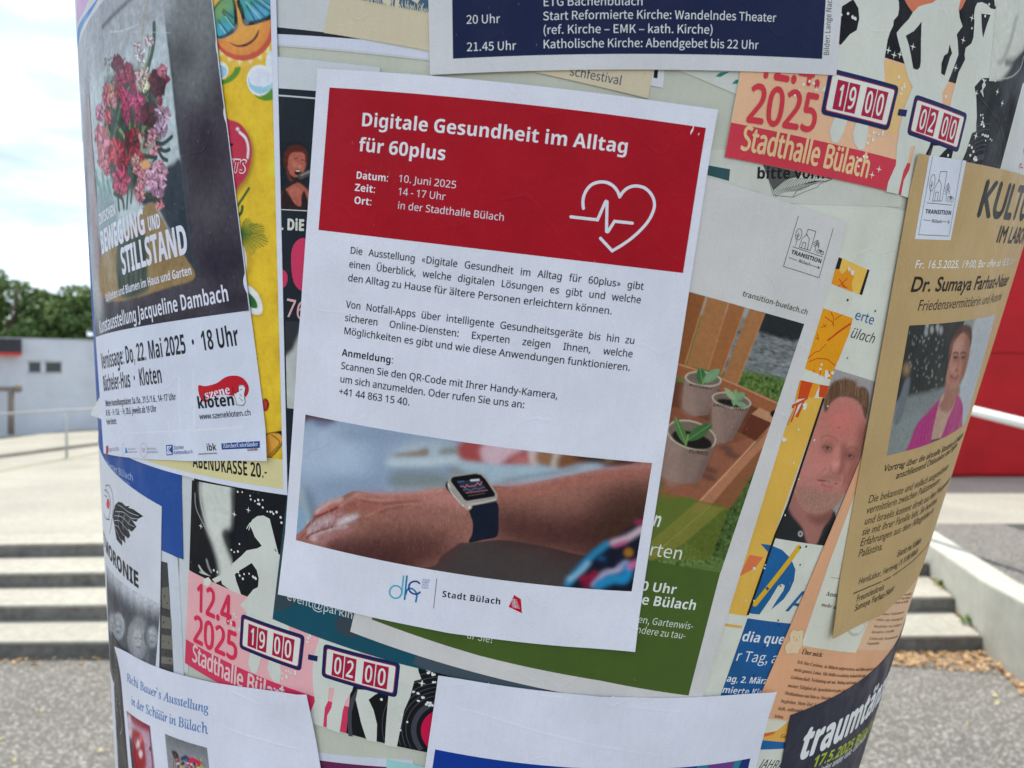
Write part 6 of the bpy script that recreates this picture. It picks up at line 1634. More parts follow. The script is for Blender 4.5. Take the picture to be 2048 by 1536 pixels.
    def flower(fr, x, y, rx, ry, c, petals=9, dark=.62, fr_s=1.0):
        cx, cy = fr((x, y))[0]; sc = 1.18 / (5.486 if fr is C5 else 5.121); rx, ry = rx * sc, ry * sc; c = np.array(c, float)
        lob = []
        for k in range(14):
            a = 6.283 * k / 14; q = rg.uniform(.82, 1.15); lob.append((cx + q * rx * math.cos(a), cy + q * ry * math.sin(a)))
        cv.poly(lob, c * .8, .7)
        for ring, q0, q1 in ((0, .45, 1.1), (1, .15, .7)):
            for k in range(petals + 3):
                a = 6.283 * (k + .5 * ring) / (petals + 3) + rg.uniform(-.25, .25)
                cc = np.clip(c * rg.choice([.55, .8, 1.0, 1.2, 1.38]), 0, 255); w = rg.uniform(.5, .9)
                cv.stroke([(cx + q0 * rx * math.cos(a), cy + q0 * ry * math.sin(a)), (cx + (q0 + q1) / 2 * rx * math.cos(a + .25), cy + (q0 + q1) / 2 * ry * math.sin(a + .25)), (cx + q1 * rx * math.cos(a + .1) * w / .8, cy + q1 * ry * math.sin(a + .1) * w / .8)], max(1.1, rx * .22), cc, .35, .85)
        cv.oval((cx + rg.uniform(-1, 1), cy), rx * .2, ry * .18, c * dark * .55, .5, .85)
    # pale spires
    for x, y, rx, ry, c in ((710, 600, 45, 50, (196, 180, 192)), (720, 560, 40, 26, (214, 200, 212)), (735, 660, 40, 34, (206, 198, 206)), (815, 450, 42, 60, (206, 180, 192)), (690, 500, 34, 30, (200, 176, 184))): flower(C5, x, y, rx, ry, c, 6, .8)
    for k in range(26): cv.oval(C5((rg.uniform(330, 440), rg.uniform(640, 1000)))[0], 2.2, 3.4, (150, 150, 140) if k % 2 else (104, 108, 100), .6, .9)
    cv.stroke(C5((345, 640), (360, 780), (375, 1000)), 1.6, (96, 110, 96), .5)
    for k in range(90):
        x, y = rg.uniform(300, 960), rg.uniform(820, 2050); a = rg.uniform(-2.2, -.9); L = rg.uniform(60, 190)
        if ((x - 620) / 340) ** 2 + ((y - 1430) / 640) ** 2 > 1: continue
        leafs(C5((x, y), (x + L * .5 * math.cos(a) + 10, y + L * .5 * math.sin(a)), (x + L * math.cos(a), y + L * math.sin(a))), rg.uniform(1.5, 5), [(44, 66, 54), (70, 98, 70), (96, 124, 84), (36, 50, 46), (120, 140, 100)][k % 5])
    for x, y, rx, ry, c in ((470, 700, 62, 90, (112, 38, 58)), (585, 780, 45, 90, (164, 56, 84)), (500, 880, 60, 80, (150, 48, 84)), (640, 900, 40, 110, (140, 44, 74)), (560, 1090, 55, 100, (176, 64, 106)), (565, 1230, 40, 110, (150, 48, 84)), (690, 1110, 68, 95, (178, 70, 112)), (690, 1260, 45, 90, (140, 48, 80)),
                            (920, 880, 92, 120, (94, 24, 44)), (900, 980, 70, 70, (78, 20, 38)), (820, 1260, 86, 120, (86, 24, 42)), (960, 780, 50, 60, (176, 104, 120)), (740, 840, 60, 90, (206, 180, 170)), (760, 940, 50, 60, (210, 196, 160)), (700, 900, 30, 80, (204, 172, 176)), (345, 1050, 40, 110, (196, 100, 120)),
                            (400, 1010, 28, 80, (218, 152, 128)), (430, 1120, 26, 60, (206, 130, 140)), (270, 1230, 38, 90, (190, 116, 146)), (360, 1280, 32, 80, (196, 92, 108)), (270, 1480, 50, 100, (206, 124, 142)), (965, 1250, 70, 72, (190, 156, 178)), (945, 1410, 62, 84, (180, 148, 174)), (935, 1110, 26, 50, (160, 60, 92)), (480, 1000, 40, 70, (160, 52, 70))):
        flower(C5, x, y, rx, ry, c)
    for x, y, rx, ry, c in ((190, 120, 60, 130, (212, 120, 136)), (200, 290, 54, 100, (206, 124, 136)), (225, 400, 32, 60, (190, 108, 124)), (330, 230, 76, 110, (164, 52, 66)), (400, 330, 50, 60, (150, 44, 66)), (370, 520, 76, 120, (172, 62, 96)), (360, 620, 50, 60, (184, 84, 110)), (510, 120, 90, 120, (128, 32, 48)), (540, 250, 56, 70, (160, 44, 66)),
                            (695, 60, 46, 60, (206, 136, 156)), (700, 190, 66, 60, (208, 138, 152)), (520, 320, 40, 60, (196, 140, 136)), (560, 410, 50, 60, (206, 130, 140)), (590, 510, 46, 70, (204, 128, 140)), (560, 640, 48, 90, (204, 128, 140)), (680, 400, 70, 60, (196, 148, 168)), (780, 440, 56, 70, (196, 142, 164)), (680, 520, 56, 66, (192, 138, 160)), (750, 590, 60, 90, (190, 138, 168)), (765, 770, 36, 42, (196, 120, 128)), (770, 350, 40, 36, (190, 130, 150))):
        flower(C6, x, y, rx, ry, c)
    cv.poly(C6((570, 340), (640, 300), (670, 380), (600, 400)), (226, 166, 112), 1); cv.stroke(C6((600, 90), (580, 200), (640, 210), (690, 140)), 6, (130, 156, 136), .8); cv.stroke(C6((560, 60), (575, 110)), 7, (206, 172, 166), .8)
    for l in (((730, 130), (800, 140), (890, 70)), ((770, 200), (820, 215), (865, 200)), ((750, 200), (790, 280), (840, 310)), ((640, 270), (730, 285))): cv.stroke(C6(*l), 6, (44, 60, 56), .5)
    for l in (((110, 440), (130, 540)), ((180, 440), (200, 600)), ((150, 560), (170, 660)), ((230, 520), (260, 640))): cv.stroke(C6(*l), 7, (122, 164, 160), .8)
    for l in (((300, 650), (380, 700), (400, 800)), ((470, 420), (480, 620), (470, 740)), ((440, 600), (430, 800)), ((340, 700), (350, 820))): cv.stroke(C6(*l), 5, (58, 86, 66), .8)
    cv.stroke(C6((610, 660), (690, 690), (770, 740)), 4, (70, 76, 44), .6)
    # worn white creases
    cv.stroke(C5((380, 350), (480, 345), (600, 310), (700, 265)), 1.1, (214, 222, 228), .5, .8); cv.stroke(C5((600, 350), (900, 355), (1050, 360)), .8, (205, 214, 220), .5, .6); cv.stroke(C5((330, 330), (335, 500)), .8, (150, 160, 166), .6, .8)
    for k in range(40):
        cv.oval((rg.uniform(250, 480), rg.uniform(10, 600)), .8, .8, (170, 165, 172), .3, .7)
    cv.noise(.04, 1.0); cv.finish()
bouquet(s)
WT = (222, 222, 238)
s.text('title', [('ZWISCHEN', C6((152, 972))[0], C6((318, 864))[0], 22), ('BEWEGUNG', C6((172, 1275))[0], C6((628, 1055))[0], 47), ('UND', C6((652, 1037))[0], C6((778, 1000))[0], 29), ('STILLSTAND', C6((385, 1482))[0], C6((1066, 1258))[0], 54)], WT, 'sansb', .02, 3)
s.text('subtitle', [('Stillleben und Blumen im Haus und Garten', A2((222, 472))[0], A2((752, 304))[0], 16), ('Kunstausstellung Jacqueline Dambach', A2((183, 670))[0], A2((982, 466))[0], 27)], WT, 'sansb', 0, 3)
s.text('opening', [('Vernissage: Do, 22. Mai 2025 · 18 Uhr', A2((196, 888))[0], A2((1044, 738))[0], 33), ('Bücheler-Hus · Kloten', A2((208, 1022))[0], A2((570, 970))[0], 31)], (40, 42, 52), 'sansb', 0, 2)
s.text('small_print', [('Weitere Ausstellungsdaten: Sa./So., 31.5./1.6., 14–17 Uhr', A2((220, 1114))[0], A2((653, 1075))[0], 12), ('Di, 9.6. · Fr, 13.6. · Fr, 20.6. jeweils ab 19 Uhr', A2((222, 1172))[0], A2((533, 1148))[0], 12), ('Freier Eintritt', A2((226, 1226))[0], A2((286, 1222))[0], 11)], (58, 60, 70), 'sansb', 0, 2)
s.fill('logo_shape', [A2((790, 985), (830, 990), (900, 972), (955, 935), (1012, 925), (1062, 940), (1096, 985), (1096, 1030), (1070, 1060), (1000, 1050), (940, 1042), (880, 1058), (850, 1085), (812, 1080), (792, 1035))], (196, 34, 50), 2, sm=3)
s.text('logo_name', [('szene', A2((832, 1072))[0], A2((988, 1034))[0], 19, {'style': 'serifb'})], WT, 'serifb', .01, 3)
s.text('logo_name', [('kloten', A2((786, 1128))[0], A2((1016, 1106))[0], 23), ('www.szenekloten.ch', A2((798, 1194))[0], A2((1114, 1168))[0], 11, {'style': 'sans'})], (34, 34, 40), 'sansb', .012, 4)
s.fill('logo_figure', [A2((1005, 1040), (1040, 1020), (1035, 990), (1060, 980), (1080, 1000), (1072, 1040), (1078, 1090), (1065, 1108), (1025, 1104), (1020, 1070))], (224, 224, 234), 5, sm=2)
s.line('logo_outline', [A2((998, 995), (1005, 1035), (1020, 1070), (1025, 1104), (1065, 1108), (1078, 1090), (1072, 1040), (1080, 1000), (1060, 980), (1036, 992), (1040, 1020), (1010, 1040)), A2((1045, 1010), (1060, 1012)), A2((1040, 1060), (1062, 1080)), A2((1045, 1040), (1058, 1056))], 1.2, (36, 36, 42), 6)
s.fill('sponsor_shield', [A2((222, 1358), (236, 1356), (236, 1398), (228, 1418), (222, 1412))], (176, 60, 70), 2)
s.text('sponsor', [('STADT KLOTEN', A2((238, 1394))[0], A2((303, 1386))[0], 7), ('Kanton Zürich', A2((358, 1382))[0], A2((402, 1380))[0], 3.5), ('Fachstelle Kultur', A2((358, 1400))[0], A2((414, 1398))[0], 3.5), ('SPEDORSA', A2((476, 1382))[0], A2((530, 1380))[0], 4), ('IMMOBILIEN', A2((476, 1402))[0], A2((540, 1400))[0], 4)], (140, 142, 154), 'sans', 0, 2)
s.fill('sponsor_mark', [A2((340, 1368), (346, 1368), (356, 1400), (340, 1402))], (60, 130, 190), 2)
s.line('sponsor_mark', [A2(*[(452 + 21 * math.cos(t), 1384 + 44 * math.sin(t)) for t in np.linspace(0, 6.28, 20)]), A2((318, 1345), (328, 1350), (322, 1380), (330, 1400), (322, 1425))], .8, (170, 110, 120), 2)
s.text('sponsor_mark', [('SI', A2((442, 1398))[0], A2((462, 1396))[0], 9, {'style': 'serif'})], (190, 90, 100), 'serif', 0, 2)
s.fill('bank_mark', [A2((590, 1352), (632, 1349), (634, 1412), (594, 1416))], (44, 82, 150), 2)
s.fill('bank_mark', [A2((596, 1358), (612, 1357), (600, 1384), (616, 1408), (598, 1410)), A2((616, 1357), (627, 1356), (608, 1382), (627, 1402), (627, 1407), (618, 1408), (604, 1384))], (216, 219, 236), 3)
s.text('bank_name', [('Zürcher', A2((639, 1380))[0], A2((706, 1374))[0], 7), ('Kantonalbank', A2((640, 1408))[0], A2((762, 1401))[0], 7)], (60, 92, 150), 'sans', .01, 2)
s.text('sponsor', [('ibk', A2((842, 1388))[0], A2((902, 1384))[0], 14), ('Industrielle Betriebe Kloten', A2((794, 1411))[0], A2((905, 1406))[0], 3)], (44, 46, 54), 'sansb', 0, 2)
s.fill('newspaper_mark', [A2((930, 1342), (1174, 1325), (1178, 1366), (934, 1380))], (36, 70, 138), 2)
s.text('newspaper_name', [('ZürcherUnterländer', A2((942, 1370))[0], A2((1166, 1355))[0], 9)], (208, 214, 232), 'serifb', 0, 3)
s.line('underline', [A2((1096, 1385), (1166, 1379))], 1.2, (190, 60, 70), 2)
s.text('sponsor', [('Bund, Höfe, Tagblatt', A2((1096, 1381))[0], A2((1164, 1376))[0], 2.6)], (44, 46, 54), 'sansb', 0, 3)

s.ridge([A2((668, 900), (672, 1100), (678, 1330)), A2((752, 860), (764, 1100), (762, 1330)), A2((600, 1190), (612, 1260), (618, 1330))], .002, .00026)
s.ridge([A2((300, 1280), (600, 1270), (900, 1255), (1180, 1230))], .0015, .0001)
# --- loose corner standing off the left edge
q = U([(199, 792), (203, 842)], .0022)
s = Sheet('loose_flap', 'small loose white paper corner sticking out from the left edge of the column', 'paper flap', P([q[0], q[0] - (.012, .016), q[1] - (.017, .0), q[1]]), 5, (226, 226, 232), lift=lambda u, x=q[0][0]: np.clip(x - u[:, 0], 0, 1) * .45)

# --- white exhibition flyer, bottom left
s = Sheet('art_flyer', 'white flyer with blue italic lettering and two small pictures at the bottom left', 'poster', a4((237, 1291), (600, 1385), LV * 6, 'TL_right', w=.2125), 6, (222, 223, 238), wear=.1, lift=curl(((600, 1385), .04, .003), ((237, 1291), .03, .003), ((420, 1350), .02, .0008)))
s.text('title', [('Richi Bauer`s Ausstellung', D7((170, 402))[0], D7((966, 712))[0], 17), ('in der Schüür in Bülach', D7((212, 630))[0], D7((960, 918))[0], 18)], (62, 118, 184), 'serif', .008, 2)
def art(s):
    a, b, c = U([D7((162, 688))[0], D7((390, 838))[0], D7((208, 1180))[0]], s.h); d = c - a
    cv = Canvas(s, (a, b, a + d * 2.2), .0006, (196, 156, 176))
    cv.poly(D7((150, 680), (400, 840), (395, 900), (280, 850), (165, 760)), (150, 50, 64), 2); cv.poly(D7((165, 760), (215, 800), (220, 1250), (190, 1250)), (206, 188, 204), 2)
    cv.poly(D7((215, 900), (260, 880), (310, 930), (340, 1050), (345, 1250), (215, 1250)), (166, 36, 52), 1.5)
    cv.oval(D7((270, 1010))[0], 5, 9, (238, 200, 206), 1.5); cv.oval(D7((300, 1110))[0], 4, 8, (240, 210, 214), 1.2); cv.stroke(D7((260, 960), (240, 1100), (260, 1240)), 3, (96, 22, 34), 1.5)
    cv.oval(D7((300, 960))[0], 3, 10, (220, 110, 120), 1.5); cv.poly(D7((190, 960), (215, 980), (220, 1100), (240, 1250), (210, 1250)), (60, 64, 70), 1.5)
    cv.stroke(D7((385, 870), (420, 1248)), 3, (90, 60, 80), 1); cv.poly(D7((385, 1040), (397, 1046), (397, 1080), (385, 1075)), (40, 30, 40), .5); cv.noise(.08, 1.2); cv.finish()
    a, b, c = U([D7((536, 914))[0], D7((946, 1050))[0], D7((560, 1160))[0]], s.h); d = c - a
    cv = Canvas(s, (a, b, a + d * 2.4), .0006, (142, 144, 150))
    cv.poly(D7((536, 914), (946, 1050), (950, 1120), (560, 1000)), (122, 124, 128), 5); cv.poly(D7((560, 1240), (700, 1200), (950, 1300), (600, 1400)), (150, 148, 150), 4)
    rg = np.random.default_rng(5); cc = [(46, 58, 92), (196, 40, 76), (34, 34, 40), (206, 178, 60), (70, 52, 44), (60, 90, 140), (212, 202, 198), (150, 40, 50)]
    for k in range(60):
        x, y = rg.uniform(660, 900), rg.uniform(1150, 1290); a0 = rg.uniform(0, 3.1); L = rg.uniform(10, 40)
        cv.stroke(D7((x, y), (x + L * math.cos(a0), y + L * math.sin(a0))), rg.uniform(1.5, 4.5), cc[k % 8], .4, .95, False)
    cv.stroke(D7((612, 1095), (640, 1100), (660, 1130), (635, 1140), (618, 1110)), 5, (70, 48, 46), .8); cv.stroke(D7((625, 1130), (620, 1240)), 1.6, (110, 60, 50), .4); cv.stroke(D7((640, 1130), (640, 1250)), 1.2, (110, 60, 50), .4)
    cv.stroke(D7((770, 1165), (830, 1175), (870, 1200)), 7, (206, 44, 84), .8); cv.stroke(D7((700, 1160), (740, 1140), (760, 1160)), 5, (48, 62, 104), .6); cv.oval(D7((860, 1260))[0], 5, 5, (214, 190, 60), 1)
    cv.noise(.06, 1.0); cv.finish()
art(s)

s.ridge([D7((1010, 800), (1250, 905), (1640, 1020), (1930, 1085)), D7((505, 800), (560, 870), (640, 930)), D7((1080, 440), (1300, 560), (1480, 640), (1900, 790))], .0022, .00022)
# --- white sheet with the colour bar, bottom centre
s = Sheet('announcement_sheet', 'blank-topped white sheet with a blue and purple field at the bottom centre', 'poster', a4((877, 1350), (1544, 1381), LV * 7, 'TL_right', w=.2105), 6.5, (222, 223, 238), wear=.05, lift=curl(((1544, 1381), .035, .0026), ((877, 1350), .02, .001), ((1200, 1392), .025, .0009)))
_a, _b2 = U([(877, 1350), (1544, 1381)], s.h); _rt = unit(_b2 - _a); _dn = np.array([_rt[1], -_rt[0]])
_t = U([B7((30, 875))[0], B7((1875, 925))[0]], s.h)
_y0 = (_t[0] - _a) @ _dn; _y1 = (_t[1] - _a) @ _dn; _x0 = (_t[0] - _a) @ _rt; _x1 = (_t[1] - _a) @ _rt
pt = lambda f, y: _a + _rt * (_x0 + (_x1 - _x0) * f) + _dn * ((_y0 + _y1) / 2 + y)
s.fill('blue_field', P([pt(0, 0), pt(1, 0), pt(1, .2), pt(0, .2)]), (20, 62, 150), 1, .1)
s.fill('purple_field', P([pt(.84, 0), pt(.94, 0), pt(.91, .03), pt(.79, .03)]), (112, 66, 140), 2)
s.fill('teal_stripe', [P([pt(.80, 0), pt(.84, 0), pt(.79, .03), pt(.74, .03)]), P([pt(.94, 0), pt(.965, 0), pt(.935, .03), pt(.91, .03)])], (40, 130, 150), 2)
s.fill('navy_corner', P([pt(.965, 0), pt(1, 0), pt(1, .03), pt(.935, .03)]), (34, 50, 120), 2)
s.ridge([B7((345, 480), (330, 660), (300, 900)), B7((40, 590), (330, 680), (700, 790), (1060, 870), (1560, 925)), B7((560, 545), (900, 590), (1200, 630), (1550, 660)), B7((1680, 560), (1640, 700), (1580, 900)), B7((1895, 640), (1860, 720), (1830, 800)), B7((1068, 560), (1065, 578), (1000, 575))], .002, .00016)
# under it: wine and mint strips
s = Sheet('old_sheet', 'sheet with a wine-red band and a mint corner, right of the white flyer', 'poster', [B6((880, 1205))[0], B6((1590, 1262))[0], B6((1600, 1500))[0], B6((900, 1500))[0]], 1, (208, 210, 224), wear=.3)
s.fill('wine_band', [B6((885, 1255))[0], B6((1410, 1310))[0], B6((1410, 1500))[0], B6((890, 1500))[0]], (104, 46, 84), 1)
s.fill('mint_field', [B6((1410, 1258))[0], B6((1590, 1290))[0], B6((1760, 1330))[0], B6((1760, 1500))[0], B6((1410, 1500))[0]], (158, 208, 208), 2)

# --- the white-red health notice, on top of everything
LM = 8
mc = U([(635, 137), (1434, 220), (1268, 1300), (562, 1185)], LV * LM)
s = Sheet('health_notice', 'large white notice with a red heading panel and a wristwatch photograph', 'poster', P(mc), LM, PAPER, wear=0, lift=curl(((562, 1185), .035, .003), ((1268, 1300), .03, .0022), ((566, 1120), .02, .001), ((1434, 220), .025, .0015), ((900, 1262), .03, .0010), ((600, 700), .02, .0008)))
s.fill('red_panel', [(659, 175), (1411, 256), (1366, 546), (637, 460)], (172, 20, 42), 1, .9)
s.text('heading', [('Digitale Gesundheit im Alltag', (721, 252), (1256, 307), 27), ('für 60plus', (716.5, 302), (891, 321), 27)], (230, 228, 236), 'sansb', 0, 2)
s.text('date_label', [('Datum:', (711.5, 357), (777, 363.5), 14.5), ('Zeit:', (709, 381.5), (751, 386), 14.5), ('Ort:', (707.5, 407), (743.5, 411), 14.5)], (230, 228, 236), 'sansb', 0, 2)
s.text('date', [('10. Juni 2025', (796, 363.5), (912.5, 377), 14.5), ('14 - 17 Uhr', (795, 389.5), (890.5, 400.5), 14.5), ('in der Stadthalle Bülach', (794.5, 417.5), (1008.5, 442), 14.5)], (226, 222, 232), 'sans', 0, 2)
J = {'sx': None}
def body(txt, a, b, just=True): return (txt, a, b, 14, {'sx': SXB} if just else {})
_w = layout('Scannen Sie den QR-Code mit Ihrer Handy-Kamera,', 'sans', 0)[2]
_pa, _pb = U([C1((97, 1163))[0], C2((703, 1345))[0]], s.h)
_hc = abs((U([(C1((97, 1163))[0][0], C1((97, 1163))[0][1] - 14)], s.h)[0] - _pa) @ np.array([-(unit(_pb - _pa))[1], unit(_pb - _pa)[0]]))
SXB = float(np.linalg.norm(_pb - _pa) / _hc / _w)
s.text('body_text', [
    body('Die Ausstellung «Digitale Gesundheit im Alltag für 60plus» gibt', C1((180, 122))[0], C2((1475, 360))[0]),
    body('einen Überblick, welche digitalen Lösungen es gibt und welche', C1((170, 247))[0], C2((1452, 483))[0]),
    body('den Alltag zu Hause für ältere Personen erleichtern können.', C1((160, 370))[0], C2((1192, 583))[0], False),
    body('Von Notfall-Apps über intelligente Gesundheitsgeräte bis hin zu', C1((143, 610))[0], C2((1396, 850))[0]),
    body('sicheren Online-Diensten: Experten zeigen Ihnen, welche', C1((132, 730))[0], C2((1378, 970))[0]),
    body('Möglichkeiten es gibt und wie diese Anwendungen funktionieren.', C1((122, 848))[0], C2((1356, 1092))[0], False),
    body('Scannen Sie den QR-Code mit Ihrer Handy-Kamera,', C1((97, 1163))[0], C2((703, 1345))[0], False),
    body('um sich anzumelden. Oder rufen Sie uns an:', C1((88, 1283))[0], C2((402, 1430))[0], False),
    body('+41 44 863 15 40.', C1((78, 1395))[0], C1((720, 1497))[0], False)], (30, 32, 42), 'sans', .012, 2)
s.text('body_heading', [('Anmeldung:', C1((106, 1045))[0], C1((572, 1117))[0], 14)], (32, 34, 44), 'sansb', 0, 2)
heart = smooth(np.array([(400, 655), (390, 560), (405, 450), (455, 340), (540, 250), (640, 212), (730, 204), (830, 225), (920, 285), (985, 370), (1018, 460)]), 4, False)
heart2 = smooth(np.array([(1018, 460), (1070, 380), (1150, 310), (1240, 278), (1330, 274), (1440, 305), (1530, 380), (1590, 480), (1612, 600), (1580, 730), (1500, 880), (1370, 1030), (1220, 1165), (1050, 1285), (890, 1380)]), 4, False)
s.line('heart_symbol', [C3(*heart.tolist()), C3(*heart2.tolist(), (690, 1165)), C3((185, 800), (640, 850), (775, 545), (785, 535), (803, 545), (793, 1045), (806, 1055), (820, 1050), (930, 875), (1235, 908))], 5.6, (226, 226, 238), 2, cap=True)
def watch(s):
    a, b, c, d = U([(611, 829), (1304, 926), (592, 1080), (1270, 1176)], s.h)
    cv = Canvas(s, (a, b, c), .00043, (150, 166, 192))
    cv.oval(D1((420, 560))[0], 75, 50, (182, 198, 220), 22); cv.oval(D1((260, 420))[0], 50, 26, (176, 190, 212), 14); cv.oval(D1((700, 330))[0], 60, 12, (142, 158, 180), 9, .8)
    cv.oval(D1((560, 820))[0], 70, 14, (140, 158, 186), 12, .8); cv.oval(D1((200, 1050))[0], 12, 46, (112, 130, 150), 8, .9, -14); cv.oval(D1((130, 1000))[0], 8, 50, (166, 178, 186), 6, .9, -14); cv.oval(D1((110, 1180))[0], 12, 30, (140, 172, 198), 6, .8)
    cv.poly(D1((130, 130), (440, 190), (330, 236), (280, 228), (200, 190), (135, 215)), (92, 62, 66), 5); cv.oval(D1((300, 225))[0], 16, 6, (122, 136, 168), 5, .8)
    cv.poly(D1((950, 520), (1200, 400), (1600, 440), (1640, 560), (1300, 600), (1000, 580)), (184, 196, 206), 10)
    cv.poly(D1((1000, 520), (1200, 490), (1320, 455), (1320, 545), (1150, 550), (1010, 550)), (148, 132, 122), 4); cv.poly(D1((1440, 470), (1600, 450), (1600, 530), (1450, 555)), (140, 146, 144), 5)
    cv.stroke(D1((960, 600), (1300, 600), (1560, 570), (1824, 640)), 16, (196, 208, 218), 5); cv.poly(D1((1000, 690), (1300, 680), (1540, 740), (1480, 860), (1200, 870), (1000, 860), (940, 780)), (132, 142, 140), 8, .9)
    cv.poly(D1((1520, 660), (1824, 640), (1824, 700), (1560, 710)), (146, 146, 138), 5); cv.stroke(D1((900, 850), (1200, 860), (1480, 850)), 6, (166, 180, 194), 5, .8)
    # background right
    cv.poly(D1((1610, 430), (1700, 400), (1900, 420), (1880, 600), (1700, 605), (1620, 540)), (170, 82, 80), 5)
    cv.poly(D2((175, 50), (560, 90), (350, 250), (185, 215)), (214, 180, 192), 5); cv.poly(D2((340, 250), (450, 150), (600, 100), (650, 250), (560, 240)), (170, 78, 76), 5); cv.poly(D2((440, 160), (600, 140), (680, 250), (500, 240)), (190, 118, 116), 5, .8)
    cv.poly(D2((610, 105), (700, 115), (710, 250), (640, 245)), (208, 186, 180), 4); cv.poly(D2((690, 115), (860, 130), (830, 250), (700, 240)), (152, 112, 82), 5); cv.poly(D2((855, 135), (925, 135), (890, 290), (830, 255)), (196, 182, 170), 3)
    cv.poly(D2((925, 135), (1280, 165), (1180, 240), (960, 310), (890, 290)), (132, 86, 60), 5); cv.poly(D2((1080, 150), (1810, 210), (1800, 260), (1400, 265), (1160, 220)), (72, 54, 42), 5); cv.stroke(D2((1360, 210), (1420, 180)), 10, (150, 122, 90), 5, .7)
    cv.poly(D2((-60, 210), (300, 240), (700, 245), (880, 290), (1100, 240), (1260, 230), (1330, 260), (1100, 330), (700, 410), (450, 450), (240, 440), (190, 330), (0, 300)), (172, 192, 206), 5)
    cv.stroke(D2((370, 400), (600, 350), (900, 310), (1100, 260)), 7, (136, 152, 168), 4, .9)
    # table
    cv.poly(D2((-700, 900), (330, 930), (1160, 1080), (1500, 1100), (1640, 1440), (-800, 1300)), (78, 70, 70), 3); cv.oval(D2((650, 1060))[0], 50, 12, (92, 82, 82), 10, .7)
    # arm and hand
    arm = D1((40, 1330), (130, 1240), (160, 1200), (225, 1130), (240, 1060), (300, 1010), (370, 970), (480, 935), (560, 892), (640, 874), (760, 893), (900, 904), (1100, 893), (1300, 876), (1500, 842)) + \
          D2((0, 460), (250, 438), (450, 446), (700, 402), (950, 352), (1200, 302), (1500, 256), (1830, 240), (1830, 900), (1600, 1100), (1160, 1110), (900, 1052), (600, 990), (330, 958), (60, 985)) + \
          D1((1640, 1370), (1560, 1420), (1450, 1500), (1350, 1600), (900, 1600), (500, 1480), (180, 1380))
    cv.poly(arm, (160, 110, 98), .8)
    am = cv.mask(arm, .8)
    base = cv.img.copy()
    cv.poly(D2((200, 640), (900, 700), (1830, 600), (1830, 1200), (900, 1120), (330, 980)), (74, 46, 46), 24, .92); cv.poly(D2((1300, 500), (1830, 420), (1830, 1100), (1300, 1100)), (72, 50, 42), 26, .85)
    cv.poly(D2((250, 440), (700, 410), (1200, 310), (1800, 250), (1800, 330), (1200, 420), (700, 520), (300, 560)), (176, 110, 98), 10, .85)
    cv.stroke(D2((420, 450), (700, 412), (950, 362), (1200, 314), (1500, 268), (1800, 250)), 4, (196, 142, 142), 3.5, .8)
    cv.poly(D1((700, 1300), (1100, 1230), (1600, 1290), (1560, 1440), (1300, 1560), (800, 1500)), (104, 66, 62), 20, .8)
    cv.poly(D1((350, 1350), (800, 1380), (1300, 1600), (500, 1500)), (100, 64, 66), 10, .8)
    cv.poly(D1((640, 900), (1300, 895), (1600, 900), (1650, 1000), (1200, 1010), (900, 1000), (680, 960)), (186, 124, 112), 8, .8)
    cv.poly(D1((1250, 880), (1520, 850), (1620, 960), (1700, 1100), (1500, 1000), (1300, 960)), (190, 132, 122), 6, .8)
    # knuckles, tendons
    rg = np.random.default_rng(2)
    cv.poly(D1((230, 1120), (250, 1060), (350, 990), (480, 940), (500, 1000), (380, 1050), (280, 1110)), (196, 124, 116), 3)
    cv.stroke(D1((250, 1080), (330, 1010), (430, 965), (500, 950)), 5, (208, 190, 190), 2.5, .9)
    cv.poly(D1((150, 1230), (230, 1150), (420, 1060), (620, 1000), (560, 1060), (430, 1120), (440, 1210), (320, 1270), (200, 1320), (110, 1320)), (168, 110, 108), 3)
    cv.poly(D1((160, 1230), (300, 1140), (420, 1110), (400, 1180), (280, 1220), (190, 1300)), (198, 174, 178), 4, .9)
    cv.poly(D1((440, 1210), (470, 1150), (560, 1105), (665, 1100), (620, 1160), (520, 1200)), (212, 196, 200), 3.5)
    cv.stroke(D1((560, 1060), (640, 1000), (820, 1040), (860, 1070)), 9, (172, 92, 84), 5, .8)
    cv.stroke(D1((230, 1120), (300, 1100), (400, 1050), (490, 1005)), 3, (150, 64, 58), 1.2, .9); cv.stroke(D1((420, 1230), (520, 1210), (640, 1150), (760, 1130)), 3, (140, 70, 64), 2, .8)
    cv.poly(D1((175, 1350), (210, 1300), (380, 1250), (560, 1210), (600, 1260), (420, 1330), (300, 1390)), (178, 124, 122), 3)
    cv.stroke(D1((200, 1320), (300, 1270), (440, 1230), (540, 1215)), 5, (208, 184, 186), 2.5, .9); cv.oval(D1((235, 1335))[0], 7, 4, (206, 176, 176), 1.5, .8, -20)
    cv.stroke(D1((160, 1330), (200, 1290), (300, 1250), (410, 1215)), 2.6, (104, 42, 42), 1.0, .95)
    cv.stroke(D1((150, 1235), (215, 1160), (290, 1108), (400, 1062), (470, 1030)), 2.4, (116, 48, 44), 1.0, .9)
    cv.stroke(D1((60, 1325), (110, 1290), (150, 1240)), 2, (190, 120, 112), 1, .8); cv.stroke(D1((100, 1330), (135, 1290), (160, 1250)), 2, (168, 64, 58), 1, .8)
    cv.stroke(D1((480, 1020), (560, 960), (640, 900)), 3, (206, 156, 146), 2, .8); cv.stroke(D1((520, 1070), (580, 1020), (600, 980)), 3, (150, 80, 72), 2, .7)
    for k in range(60):
        x, y = rg.uniform(300, 660), rg.uniform(960, 1200); cv.stroke(D1((x, y), (x + rg.uniform(8, 20), y - rg.uniform(10, 26))), .7, (222, 186, 176) if k % 2 else (120, 66, 60), .35, .45, False)
